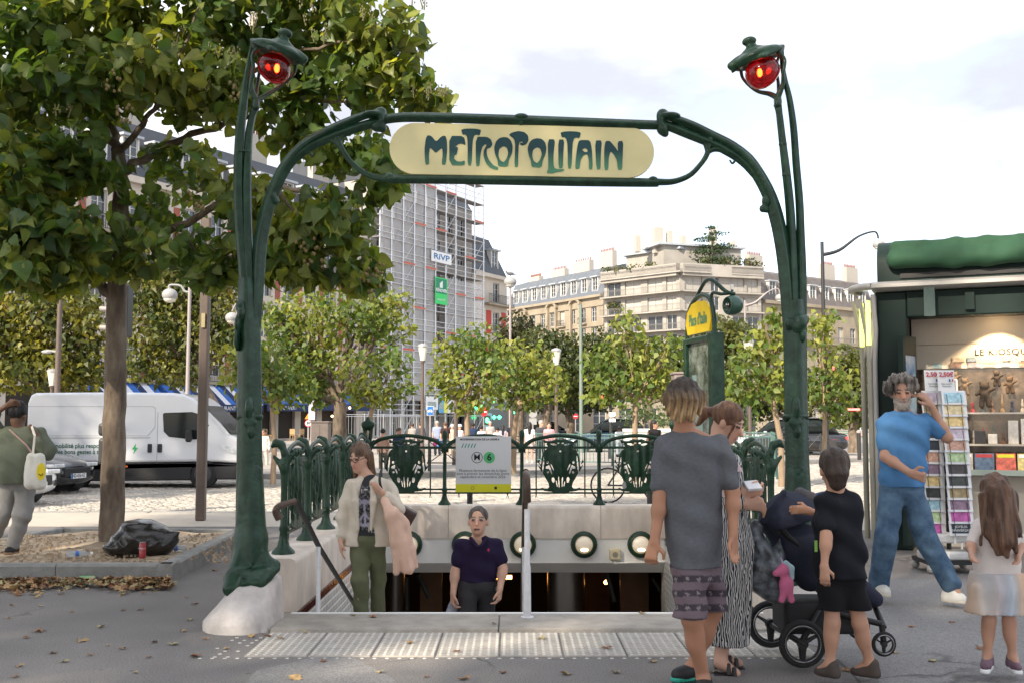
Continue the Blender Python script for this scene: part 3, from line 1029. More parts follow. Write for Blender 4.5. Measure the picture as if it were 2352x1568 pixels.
stem([(1508,418),(1547,417),(1584,403),(1610,377),(1624,355),(1630,330),(1632,318)],[17,14,12,11,12,15,18],'bracket_loop',3,.12,14)
stem([(1626,352),(1620,330),(1605,314),(1578,305)],[10,12,13,10],'bracket_loop',3,.1,12)
stem([(1622,354),(1636,344),(1652,343),(1668,350)],[10,13,14,9],'bracket_loop',3,.1,12)
stem([(1668,346),(1682,356),(1688,368),(1682,376),(1676,368)],[7,6,6,5,4],'bracket_loop',3,.1,8)
def knot(ops,name='knot',h=.008):
 s=SDF(.02)
 for o_ in ops:
  c=Q(o_[0],o_[1],o_[4]if len(o_)>4 else 0)
  s.ell(c,(o_[2]*K,(o_[5]if len(o_)>5 else max(o_[2],o_[3])*.9)*K,o_[3]*K))
 return s.build(name,M_green,h,portal)
knot([(858,264,26,9),(874,258,14,12),(878,276,9,18),(868,291,17,13),(880,296,8,9)])
knot([(1538,268,26,9),(1522,264,14,14),(1516,280,8,18),(1522,296,14,16),(1528,308,8,8)])
knot([(1197,270,18,9),(1197,279,9,12)],h=.006)
for(x,y)in((893,409),(1500,417)):
 knot([(x,y-3,10,9),(x-6,y,7,7),(x+6,y,7,7)],h=.006)
knot([(627,450,10,18),(634,462,8,10),(622,468,6,9)],h=.007)
knot([(1760,462,10,16),(1752,480,8,9),(1762,482,6,8)],h=.007)
for(x,s_)in((574,1),(1827,-1)):
 knot([(x,935,10,28,-.055),(x,955,28,8,-.035,16),(x-22,960,8,8,-.02),(x+22,958,8,8,-.02),(x,972,13,13,-.075),(x+3,990,9,16,-.07),(x-10,968,6,6,-.085),(x+10,968,6,6,-.085)],'boss',.007)
knot([(550,706,9,14,-.06),(556,720,10,18,-.07),(548,745,8,22,-.06),(546,780,6,26,-.05),(556,700,6,8,-.08)],'boss',.007)
knot([(1836,742,17,20,-.07),(1846,735,12,14,-.05),(1830,752,10,14,-.08),(1842,770,9,18,-.06),(1812,745,10,15,-.04)],'boss',.007)
def foot(cx,sg):
 s=SDF(.05)
 f=lambda dx,y,dy=0:Q(cx+sg*dx,y,dy)
 s.cone(f(0,1080),f(0,1240),27*K,36*K)
 s.cone(f(0,1240),f(-8,1320),36*K,44*K)
 s.cone(f(-6,1240,-.05),f(-38,1335,-.16),16*K,22*K)
 s.cone(f(-38,1335,-.16),f(-44,1348,-.20),22*K,10*K)
 s.cone(f(8,1260,-.03),f(44,1300,-.04),20*K,14*K)
 s.cone(f(30,1295,-.04),f(60,1293,-.02),14*K,7*K)
 s.cone(f(-10,1330,-.16),f(30,1320,-.14),20*K,18*K)
 s.cone(f(0,1150,-.07),f(-4,1290,-.12),10*K,12*K,.02)
 s.cone(f(-18,1080,-.05),f(-24,1190,-.06),4*K,5*K,.012)
 s.cone(f(-18,1080,-.05),f(-6,1072,-.075),4*K,5*K,.012)
 s.cone(f(-6,1072,-.075),f(-4,1084,-.08),5*K,4*K,.012)
 s.ell(f(-16,1332,-.235),(11*K,.02,11*K),.01)
 s.ell(f(-16,1332,-.25),(6*K,.02,6*K),.005,'s')
 s.cone(f(-30,1310,-.20),f(0,1300,-.17),5*K,4*K,.015)
 s.cone(f(-46,1352,-.20),f(20,1338,-.20),12*K,12*K)
 s.cone(f(20,1335,-.18),f(58,1306,-.06),12*K,8*K)
 s.cone(f(-46,1352,-.20),f(-40,1330,.12),12*K,12*K)
 s.plane(f(0,1372,-.2),(0,0,-1))
 s.build('foot',M_green,.009,portal)
foot(576,1)
foot(1832,-1)
def lamp(flip,cx,cy,gw,gh,back,tip,knob,calyx):
 """hood, globe, arms; flip = +1 lamp leans to the right"""
 hood=SDF(.03)
 b,t_=Q(*back),Q(*tip)
 mid=(b+t_)/2
 ax=(t_-b);L_=ax.length;ax.normalize()
 up=Vector((-ax.z,0,ax.x))*(1 if ax.x>0 else-1)
 R=Matrix((ax,Vector((0,1,0)),up)).transposed()
 hood.ell(mid-up*.012,(L_*.47,.155,.058),rot=R)
 hood.cone(b-ax*.01+up*.006,b-up*.06+ax*.06,.008,.03)
 hood.cone(t_-ax*.06-up*.01,t_+ax*.012-up*.06,.04,.007).cone(t_-ax*.10+up*.012,t_+ax*.008+up*.0,.03,.012)
 for e in(-1,1):hood.cone(b+ax*.05-up*.03+Vector((0,e*.09,0)),mid-up*.055+Vector((0,e*.155,0)),.014,.016,.02).cone(mid-up*.055+Vector((0,e*.155,0)),t_-ax*.05-up*.04+Vector((0,e*.05,0)),.016,.014,.02)
 hood.cone(b+ax*.02,mid+up*.03,.018,.05)
 hood.cone(mid+up*.02,t_-up*.01,.06,.028)
 kn=Q(*knob)
 hood.cone(mid+up*.05+ax*.03,kn-Vector((0,0,.045)),.065,.028)
 hood.ell(mid-up*.085-ax*.0,(L_*.40,.135,.072),.01,'s',R)
 hood.build('lamp_hood',M_green,.008,portal)
 k_=SDF(.02)
 k_.ell(kn,(.050,.042,.032))
 k_.ell(kn+Vector((flip*.042,0,-.014)),(.022,.028,.024))
 k_.cone(kn+Vector((flip*.0,0,-.02)),kn+Vector((0,0,-.07)),.030,.034)
 k_.cone(kn+Vector((-flip*.01,.03,.0)),kn+Vector((-flip*.16,.05,-.115)),.016,.016)
 k_.build('lamp_finial',M_green,.007,portal)
 g=Q(cx,cy,-.01)
 gl=MB().sphere(g,1.0,24,16,(gw*K/2,gw*K/2*.95,gh*K/2))
 out=[]
 for v in gl.v:
  d=Vector(v)-g
  zz=d.z/(gh*K/2)
  d.x*=1.0+.10*zz
  d.x+=flip*(-.018)*zz
  d.z*=1.0
  out.append(tuple(g+d))
 gl.v=out
 glo=gl.build('lamp_globe',M_globe,portal,80)
 MB().sphere(g+Vector((flip*.018,0,.0)),.022,10,8,(.8,.8,1.3)).build('lamp_bulb',M_redbulb,glo,80)
 cl=Q(*calyx)
 MB().tube(spline([cl+Vector((0,0,-.06)),cl,cl+Vector((-flip*.035,-.03,.10)),g+Vector((-flip*.15,-.05,-.02)),g+Vector((-flip*.165,-.04,.09)),g+Vector((-flip*.12,-.03,.15))],5),[.028,.028,.018,.014,.016,.02],8).build('lamp_arm',M_green,portal,60)
 MB().tube(spline([cl,cl+Vector((flip*.05,.05,.05)),g+Vector((flip*.02,.13,-.10)),g+Vector((flip*.12,.14,.0)),g+Vector((flip*.15,.08,.08))],5),[.024,.02,.014,.012,.016],8).build('lamp_arm',M_green,portal,60)
 MB().tube(spline([cl+Vector((-flip*.02,.03,0)),g+Vector((-flip*.15,.10,-.05)),g+Vector((-flip*.14,.11,.1)),b],5),[.02,.014,.012,.012],8).build('lamp_arm',M_green,portal,60)
 s=SDF(.02)
 s.ell(cl+Vector((0,-.01,-.035)),(.03,.032,.05));s.ell(cl+Vector((flip*.012,-.03,-.055)),(.018,.018,.022))
 s.build('lamp_calyx',M_green,.007,portal)
lamp(1,630,158,77,72,(578,94),(699,134),(653,76),(588,232))
lamp(-1,1751,168,80,76,(1798,108),(1679,150),(1723,94),(1786,226))
for(x,y,r)in((567,348,12),(553,348,12),(1798,332,9.5),(1806,402,10)):
 c=Q(x,y);MB().tube([c+Vector((0,0,-.008)),c+Vector((0,0,.008))],r*K,14).build('band',M_green,portal)
def z3(x,y):
 return 803.9+x*.3174,229.7+y*.3174
cl_,cr_=(472,356),(2016,384)
hl,hr=186,184
poly=[]
for k in range(17):
 a=math.pi/2+math.pi*k/16
 poly.append((cl_[0]+hl*math.cos(a),cl_[1]-hl*math.sin(a)))
for k in range(17):
 a=-math.pi/2+math.pi*k/16
 poly.append((cr_[0]+hr*math.cos(a),cr_[1]-hr*math.sin(a)))
def sign_prism(pts,y0,th):
 P=[Q(*z3(*p))for p in pts]
 m_=MB()
 ar=sum(P[i].x*P[(i+1)%len(P)].z-P[(i+1)%len(P)].x*P[i].z for i in range(len(P)))
 if ar<0:
  P.reverse()
 f0=[(p.x,PY+y0,p.z)for p in P]
 f1=[(p.x,PY+y0+th,p.z)for p in P]
 m_.loft([f1,f0])
 return m_
panel=sign_prism(poly,-.012,.024).build('sign_panel',M_yellow,portal)
bevel(panel,.004)
LET={'M':([(546,472),(540,370),(548,290),(562,260),(590,266),(625,308),(664,268),(692,264),(702,300),(704,372),(694,474),(664,474),(672,400),(668,352),(648,366),(622,390),(588,356),(578,352),(572,400),(574,472)],[]),'E':([(720,477),(719,266),(826,266),(838,334),(808,320),(786,324),(760,346),(784,346),(772,402),(758,404),(754,428),(772,448),(804,452),(832,442),(830,480)],[]),'T':([(816,258),(804,222),(832,214),(880,212),(928,216),(950,224),(938,264),(918,256),(900,262),(888,300),(880,480),(852,480),(852,310),(846,268),(832,254)],[]),'R':([(912,484),(910,272),(990,272),(1020,290),(1032,325),(1018,350),(990,358),(990,400),(1006,440),(1040,480),(1076,494),(1068,514),(1020,500),(985,466),(966,410),(968,372),(984,342),(990,330),(976,326),(958,346),(944,400),(938,484)],[]),'O':([(1110,274),(1140,276),(1166,300),(1178,340),(1174,390),(1150,440),(1142,488),(1072,486),(1068,440),(1050,400),(1043,350),(1056,306),(1080,282)],[(1112,338),(1136,350),(1146,390),(1134,430),(1110,458),(1084,440),(1074,400),(1080,358)]),'P':([(1190,490),(1196,330),(1188,286),(1148,258),(1176,240),(1220,230),(1262,238),(1288,262),(1292,300),(1276,326),(1248,336),(1230,328),(1234,313),(1244,317),(1252,312),(1244,306),(1228,310),(1221,330),(1218,400),(1216,490)],[]),'O2':([(1352,282),(1384,286),(1410,308),(1421,346),(1416,396),(1394,446),(1386,494),(1314,492),(1310,446),(1294,408),(1285,356),(1298,312),(1322,290)],[(1354,346),(1378,358),(1388,398),(1376,438),(1354,464),(1328,446),(1318,408),(1324,366)]),'L':([(1436,500),(1430,290),(1484,290),(1472,400),(1472,470),(1480,500),(1510,506),(1554,506),(1540,522),(1500,526),(1464,538),(1422,534)],[]),'I':([(1508,500),(1506,292),(1550,292),(1542,400),(1540,500)],[]),'T2':([(1534,278),(1522,242),(1552,234),(1600,232),(1650,236),(1670,244),(1658,284),(1638,276),(1620,284),(1610,320),(1602,502),(1576,502),(1574,330),(1566,290),(1552,274)],[]),'A':([(1628,504),(1634,420),(1644,340),(1656,296),(1736,296),(1750,360),(1756,508),(1728,508),(1728,440),(1718,398),(1690,404),(1668,440),(1660,504)],[(1676,366),(1700,352),(1718,366),(1718,380),(1700,384)]),'I2':([(1782,508),(1772,298),(1822,298),(1814,400),(1812,508)],[]),'N':([(1840,512),(1838,360),(1848,302),(1880,302),(1920,350),(1938,380),(1936,304),(1976,302),(1972,420),(1968,512),(1938,512),(1930,440),(1906,396),(1884,376),(1872,420),(1868,512)],[]),}
M_letter=bpy.data.materials.new('sign_lettering')
M_letter.use_nodes=True
t_=M_letter.node_tree;bs=t_.nodes['Principled BSDF'];bs.inputs['Roughness'].default_value=.3
g_=t_.nodes.new('ShaderNodeNewGeometry');sx_=t_.nodes.new('ShaderNodeSeparateXYZ');t_.links.new(g_.outputs['Position'],sx_.inputs[0])
zt,zb=Q(1200,310).z,Q(1200,395).z
mr_=t_.nodes.new('ShaderNodeMapRange');mr_.inputs['From Min'].default_value=zb;mr_.inputs['From Max'].default_value=zt
t_.links.new(sx_.outputs['Z'],mr_.inputs['Value'])
rp=t_.nodes.new('ShaderNodeValToRGB')
rp.color_ramp.elements[0].color=(0.085,0.26,0.15,1);rp.color_ramp.elements[0].position=.05
rp.color_ramp.elements[1].color=(0.012,0.055,0.065,1);rp.color_ramp.elements[1].position=.55
t_.links.new(mr_.outputs['Result'],rp.inputs['Fac']);t_.links.new(rp.outputs['Color'],bs.inputs['Base Color'])
def letter_mesh(outl,hole):
 """outline with an optional hole, bridged, triangulated, 3 mm thick"""
 bmm=bmesh.new()
 def loop(pts,n=3):
  return pts
 ed=[]
 for L_ in([outl]+([hole]if hole else[])):
  vs_=[]
  m_=len(L_)
  pts=[]
  for i in range(m_):
   p0,p1,p2=L_[i-1],L_[i],L_[(i+1)%m_]
   for(a,b,w)in((p1,p0,.18),(p1,p2,.18)):
    pts.append((a[0]+(b[0]-a[0])*w,a[1]+(b[1]-a[1])*w))
  for p in pts:
   q=Q(*z3(*p))
   vs_.append(bmm.verts.new((q.x,PY-.0165,q.z)))
  ed+=[bmm.edges.new((vs_[i],vs_[(i+1)%len(vs_)]))for i in range(len(vs_))]
 bmesh.ops.triangle_fill(bmm,use_beauty=True,use_dissolve=False,edges=ed)
 for f_ in bmm.faces:
  if f_.normal.y>0:
   f_.normal_flip()
 return bmm
for nm,(ol,ho)in LET.items():
 b_=letter_mesh(ol,ho)
 r_=bmesh.ops.extrude_face_region(b_,geom=b_.faces[:])
 for v in[g for g in r_['geom']if isinstance(g,bmesh.types.BMVert)]:
  v.co.y+=.004
 bmesh.ops.recalc_face_normals(b_,faces=b_.faces[:])
 for v in b_.verts:
  v.co-=wl(portal)
 me=bpy.data.meshes.new('letter');b_.to_mesh(me);b_.free()
 me.materials.append(M_letter)
 link_mesh('letter',me,None,panel)
# ======== TREES
M_bark=mat('plane_bark',(0.115,0.085,0.062),0.9,var=0.32,vscale=7,bump=0.7,bscale=16,var2=(0.19,0.15,0.115),stretch=(1,1,.35))
M_bark_young=mat('young_bark',(0.26,0.19,0.13),0.85,var=0.25,vscale=9,bump=0.3,bscale=25,stretch=(1,1,.3))
def leafmat(name,rough=.42,tl=.34,spec=.5):
 return mat(name,rough=rough,vcol=True,translucent=tl,spec=spec)
M_leaf=leafmat('paulownia_leaf',.42,.48)
M_leaf_far=leafmat('street_tree_leaf',.5,.36)
_sd=[(-.09,.20,.03),(.08,.44,.07),(.33,.46,.03),(.64,.28,-.09),(.86,.10,-.22)]
LT=np.array([(0,0,0),(.25,0,-.03),(.5,0,-.09),(.76,0,-.19),(1,0,-.36)]+_sd+[(a,-b,c)for a,b,c in _sd],np.float32)
LF=np.array([(0,1,6,5),(1,2,7,6),(2,3,8,7),(3,4,9,8),(0,10,11,1),(1,11,12,2),(2,12,13,3),(3,13,14,4)])
ST=np.array([(0,0,0),(.45,0,-.07),(1,0,-.3),(.3,.40,.05),(.3,-.40,.05)],np.float32)
SF=np.array([(0,1,3),(1,2,3),(0,4,1),(1,4,2)])
def orient(n,down=.8,rng=RNG,out=None):
 a=rng.uniform(0,2*np.pi,n)
 t=np.stack([np.cos(a),np.sin(a),-np.abs(rng.normal(down,.5,n))],1)
 if out is not None:
  t[:,:2]+=out[:,:2]*.8
 t/=np.linalg.norm(t,axis=1)[:,None]
 r=rng.normal(0,.85,(n,3));r[:,2]+=.9
 if out is not None:
  r+=out*.7
 b=np.cross(r,t);b/=np.linalg.norm(b,axis=1)[:,None]+1e-6
 nn=np.cross(t,b)
 return t,b,nn
def leaf_mass(C,size,T=ST,Fc=SF,down=.8,out=None):
 n=len(C)
 t,b,nn=orient(n,down,out=out)
 sz=size*RNG.uniform(.5,1.3,n)
 V=C[:,None,:]+sz[:,None,None]*(T[None,:,0:1]*t[:,None]+T[None,:,1:2]*b[:,None]+T[None,:,2:3]*nn[:,None])
 V+=(sz*RNG.normal(0,.9,n))[:,None,None]*(T[None,:,2:3]*nn[:,None])
 k=len(T)
 return V.reshape(-1,3),(Fc[None]+k*np.arange(n)[:,None,None]).reshape(-1,Fc.shape[1])
def leaf_cols(C,n_per,base,warm,pw=.25,sp=.25):
 n=len(C)
 w=np.clip(RNG.normal(pw,sp,n)+.22*np.sin(C[:,0]*2.3+C[:,2]*1.9),0,1)[:,None]
 c=(np.array(base)[None]*(1-w)+np.array(warm)[None]*w)*RNG.uniform(.7,1.25,n)[:,None]
 c=np.repeat(c,n_per,0)
 if n_per==len(LT):
  c=c.reshape(n,n_per,3);c[:,:5]*=1.35;c[:,7:10]*=.88;c[:,12:15]*=.88;c=c.reshape(-1,3)
 return c
def in_ell(c,r,n,pw=.45):
 d=RNG.normal(0,1,(n,3));d/=np.linalg.norm(d,axis=1)[:,None]
 q=RNG.uniform(0,1,n)**pw
 return np.array(c)[None]+d*q[:,None]*np.array(r)[None],d
def crown(name,clumps,dens,size,m,parent,base,warm,pw=.25,T=ST,Fc=SF,down=.8):
 Cs,Os=[],[]
 for(c,r)in clumps:
  n=int(dens*(r[0]*r[1]*r[2])**(2/3.))
  a,d=in_ell(c,r,n)
  Cs.append(a);Os.append(d)
 C,O=np.concatenate(Cs),np.concatenate(Os)
 V,F=leaf_mass(C,size,T,Fc,down,O)
 o=np_mesh(name,V,F,m,parent,False,leaf_cols(C,len(T),base,warm,pw))
 o['kind']='stuff'
 return o,C
def limb(mb,pts,r0,r1,n=8,wob=.04):
 P=spline(pts,5)
 P=[p+Vector((random.uniform(-wob,wob),random.uniform(-wob,wob),random.uniform(-wob,wob)))if 0<i<len(P)-1 else p for i,p in enumerate(P)]
 mb.tube(P,lerps([r0,r1],len(P)),n)
def street_tree(label,xb,yb,Y,clumps,tr=.09,bend=0,young=True,dens=560,size=.175,base=(.072,.125,.026),warm=(.27,.275,.055),pw=.33,group='young trees on the plaza',name='street_tree',top=None):
 """clumps: (x, y, rx, ry) in photo pixels at distance Y"""
 k=pxm(Y)
 b=at(xb,yb,Y)
 t=thing(name,label,'tree',(b.x,b.y,0),group)
 cl=[(at(x,y,Y+random.uniform(-.35,.35)*rx*k),(rx*k*1.12,rx*k,ry*k*1.12))for(x,y,rx,ry)in clumps]
 mb=MB()
 cx=sum(c[0].x for c in cl)/len(cl);zlo=min(c[0].z-c[1][2]*.6 for c in cl)
 fork=Vector((b.x+(cx-b.x)*.5+bend,b.y,max(zlo,1.2)))
 limb(mb,[(b.x,b.y,-.05),(b.x+bend*.4,b.y,fork.z*.5),fork],tr,tr*.75,10,tr*.15)
 for c,r in cl:
  mid=(fork+c)/2+Vector((0,0,-.1))
  limb(mb,[fork,mid,c],tr*.5,tr*.12,6,.04)
  for _ in range(3):
   e=c+Vector((random.uniform(-1,1)*r[0],random.uniform(-1,1)*r[1],random.uniform(-.5,1)*r[2]))*.8
   limb(mb,[mid,(mid+e)/2,e],tr*.25,tr*.06,5,.03)
 mb.build('trunk',M_bark_young if young else M_bark,t,60)
 crown('crown',cl,dens,size,M_leaf_far,t,base,warm,pw)
 return t
TY=11.75
tree=thing('paulownia_tree','large broad leaved tree with dark trunk in the raised bed','tree',(-4.5,TY,BED_Z))
tb=MB()
def B(x,y,dy=0):
 return at(x,y,TY+dy)
limb(tb,[B(256,1262),B(259,1150),B(262,1000),B(266,820),B(268,680),B(274,590),B(277,500),B(276,420),B(270,340)],.14,.075,16,.008)
for(pts,r0,r1)in(([B(266,700),B(215,640),B(140,600,-.1),B(40,565,-.3),B(-90,520,-.5)],.10,.04),([B(274,600),B(338,548,-.2),B(412,521,-.4),B(532,457,-.6),B(640,430,-.8),B(767,451,-.9),B(835,436,-1)],.085,.012),([B(277,400),B(375,338,.2),B(488,296,.3),B(545,277,.3),B(660,232,.4),B(780,190,.5)],.075,.015),([B(270,345),B(210,262),B(124,199,-.1),B(64,116,-.2),B(0,20,-.3)],.075,.02),([B(272,350),B(318,300,-.3),B(352,250,-.5),B(420,120,-.7),B(470,-20,-.8)],.06,.012),([B(270,340),B(258,250,.4),B(300,120,.6),B(290,-60,.8)],.07,.02),([B(488,296,.3),B(560,180,.2),B(700,120,-.2),B(850,80,-.4),B(940,60,-.5)],.05,.01),([B(640,430,-.8),B(700,520,-.8),B(760,580,-.9),B(850,610,-1)],.03,.008),([B(660,232,.4),B(800,230,0),B(930,210,-.2),B(1010,235,-.2)],.03,.006),([B(124,199),B(60,230,-.6),B(-40,300,-1)],.04,.01),([B(140,600),B(100,500,-.5),B(30,430,-.8)],.04,.01),([B(412,521,-.4),B(470,600,-.6),B(520,640,-.7)],.03,.008)):
 limb(tb,pts,r0*.72,r1*.8,8,.03)
trunk_o=tb.build('trunk',M_bark,tree,60)
TC=[(90,60,150,120,-.3,1.2,520),(300,40,150,110,0,1.2,520),(480,50,130,110,-.2,1.0,430),(640,60,110,100,.2,.9,330),(800,60,90,80,0,.8,280),(900,80,80,75,-.2,.7,240),(40,220,120,120,-.5,1.0,420),(200,190,130,90,-.6,.8,360),(370,180,120,90,-.5,.9,380),(520,200,110,90,-.4,.8,340),(700,190,100,80,.3,.8,300),(840,180,95,80,0,.7,270),(930,190,70,60,-.2,.6,170),(1000,238,48,36,-.2,.4,80),(50,400,130,110,-.8,.9,460),(190,360,110,80,-.7,.6,260),(420,370,100,70,.5,.6,150),(500,400,80,80,-.5,.7,160),(680,300,90,70,.4,.7,210),(770,350,80,60,.2,.6,150),(850,340,70,55,.2,.6,120),(880,410,55,60,-.9,.4,120),(60,540,150,90,-.9,.9,480),(200,540,110,80,-.7,.7,280),(90,620,150,45,-1.0,.6,260),(360,480,110,75,.4,.7,120),(420,570,110,55,-.5,.6,130),(600,480,90,80,-.6,.6,190),(680,560,85,70,-.8,.5,190),(770,500,85,80,-.9,.5,200),(720,620,90,34,-.9,.4,90),(560,570,70,60,-.6,.5,120),(640,620,60,30,-.8,.3,50),(830,620,55,55,-1,.4,110),(300,610,70,30,-.4,.4,70),(480,630,60,30,-.7,.3,60),(-60,300,120,400,-.3,1.4,900),(300,-120,420,120,0,1.8,1400),(700,-80,220,90,0,1.2,500)]
Cs,Os=[],[]
kt=pxm(TY)
for(x,y,rx,ry,dy,rdy,n)in TC:
 c=B(x,y,dy)
 a,d=in_ell(c,(rx*kt,rdy,ry*kt),int(n*1.22),.55)
 Cs.append(a);Os.append(d)
C,O=np.concatenate(Cs),np.concatenate(Os)
def proj(P):
 x=P[:,0];y=P[:,1];z=P[:,2]-CAM_H
 f=y*_cp+z*_sp;v=-y*_sp+z*_cp
 return IW/2+FPX*x/f,IH/2-FPX*v/f
px,py=proj(C)
keep=np.ones(len(C),bool)
for(gx,gy,ga,gb)in((275,335,45,40),(512,360,34,60),(610,150,34,46),(600,40,40,26),(310,400,34,38),(95,235,30,22),(395,8,40,22),(525,50,20,24),(745,255,20,14),(640,285,20,13),(195,160,20,15),(120,120,16,16),(330,20,22,16),(360,310,26,18),(450,425,24,20),(560,265,20,16),(245,480,20,26),(160,300,22,16),(60,175,18,14),(930,330,60,40),(700,400,26,18),(800,420,24,16),(335,600,26,14)):
 keep&=~((((px-gx)/ga)**2+((py-gy)/gb)**2<1)&(RNG.uniform(0,1,len(C))<.88))
for _ in range(46):
 gx,gy,ga=RNG.uniform(0,960),RNG.uniform(0,620),RNG.uniform(9,20)
 keep&=~((((px-gx)/ga)**2+((py-gy)/ga)**2<1)&(RNG.uniform(0,1,len(C))<.9))
keep&=~((px>1046)&(py<700))&~((py>690)&(px>-40))&(C[:,1]>9.2)
C,O=C[keep],O[keep]
V,F=leaf_mass(C,.158,LT,LF,.75,O)
crown_o=np_mesh('crown',V,F,M_leaf,tree,True,leaf_cols(C,len(LT),(.062,.110,.030),(.22,.23,.05),.24,.26))
crown_o['kind']='stuff'
buds=MB()
for(x,y)in((640,200),(500,130),(330,120),(420,90),(300,160),(850,30),(960,30),(600,60),(740,90),(140,250),(970,230),(1010,215),(550,150),(880,90),(700,40),(470,200),(560,230)):
 for _ in range(3):
  b=B(x+random.uniform(-28,28),y+random.uniform(-22,22),random.uniform(-1.3,-.6))
  buds.tube([b,b+Vector((random.uniform(-.05,.05),0,.13))],[.008,.004],4)
  for q in range(7):
   e=b+Vector((random.uniform(-.035,.035),random.uniform(-.03,.03),random.uniform(.02,.14)))
   buds.sphere(e,.009,5,4,(1,1,1.5))
o=buds.build('flower_buds',mat('bud_khaki',(.15,.14,.06),.8),crown_o);o['kind']='stuff'
fr=MB()
for(x,y)in((262,182),(283,255),(545,205),(450,455),(720,585),(850,645),(855,605),(700,560)):
 b=B(x,y,-1.35)
 for _ in range(12):
  fr.sphere(b+Vector((random.uniform(-.11,.11),random.uniform(-.06,.06),random.uniform(-.12,.08))),.017,6,5,(1,1,1.25))
o=fr.build('fruit',mat('fruit_ochre',(.17,.125,.045),.6),crown_o);o['kind']='stuff'
lms=[]
for k in range(5):
 me=bpy.data.meshes.new('leaf')
 T2=LT.copy();T2[:,2]+=RNG.normal(0,.03,len(T2));T2[:,2]*=RNG.uniform(.6,1.4)
 me.from_pydata([tuple(map(float,v))for v in T2],[],[tuple(int(q)for q in f)for f in LF])
 me.polygons.foreach_set('use_smooth',[True]*len(me.polygons))
 a=me.color_attributes.new('Col','FLOAT_COLOR','POINT')
 c=[(.055,.10,.032),(.06,.115,.03),(.11,.155,.036),(.042,.085,.034),(.15,.185,.04)][k]
 a.data.foreach_set('color',np.tile(np.array([*c,1],np.float32),len(T2)))
 me.materials.append(M_leaf)
 lms.append(me)
cand=np.argsort(C[:,1]+RNG.uniform(0,.8,len(C)))
vis2=[i for i in cand if-10<px[keep][i]<1040 and 0<py[keep][i]<680][:300]
t_,b_,n_=orient(len(vis2),.8)
for j,i in enumerate(vis2):
 Mx=Matrix((Vector(t_[j]),Vector(b_[j]),Vector(n_[j]))).transposed().to_4x4()@Matrix.Scale(random.uniform(.12,.21),4)
 Mx.translation=Vector(C[i])+Vector((0,-.12,0))-wl(tree)
 o=link_mesh('leaf',lms[j%5],None,crown_o)
 o.matrix_local=Mx
ST_T=[('bushy sunlit tree with a thick crooked trunk left of the scaffolding',772,1012,30,[(700,740,85,70),(800,720,90,65),(880,740,70,60),(740,820,80,60),(660,800,60,60),(900,690,50,30),(640,720,45,40),(680,870,60,50),(730,900,40,35)],.24,.25,False),('slim young tree with pale trunk behind the green post and railing',628,1045,26,[(560,820,48,45),(540,870,36,34),(620,840,50,60),(680,880,45,40),(640,900,45,35)],.075,.05,True),('slim young tree in front of the blue restaurant awnings',842,1015,28,[(830,850,50,45),(900,830,45,40),(870,900,55,35),(820,905,35,28),(930,880,30,28)],.07,.0,True),('round young tree just right of the scaffolding lantern',1072,1010,28,[(1040,800,48,45),(1100,790,55,50),(1070,860,65,50),(1020,870,40,40),(1130,850,50,50),(1080,920,50,30)],.085,0,True),('young tree in front of the pharmacy',1180,1008,31,[(1170,830,50,50),(1220,840,55,55),(1200,900,65,42),(1265,880,40,45),(1150,900,36,30)],.09,0,True),('young tree with a tall pointed crown in front of the modern flats',1458,1005,27,[(1440,750,36,40),(1445,810,55,50),(1390,830,50,45),(1500,820,60,50),(1440,880,75,50),(1380,890,40,40),(1530,880,40,40),(1545,790,25,25)],.085,.02,True),('leafy young tree behind the portal post by the map stand',1794,1042,25,[(1740,810,55,55),(1790,760,50,45),(1700,870,50,50),(1760,900,60,45),(1800,850,50,55),(1780,725,25,28)],.08,0,True),('young tree between the portal post and the kiosk',1893,1030,28,[(1880,760,34,45),(1900,740,30,30),(1890,840,45,50),(1930,880,45,50),(1870,900,36,40),(1915,940,36,28)],.08,0,True)]
for(lb,xb,yb,Y,cl,tr,bend,yg)in ST_T:
 street_tree(lb,xb,yb,Y,cl,tr,bend,yg)
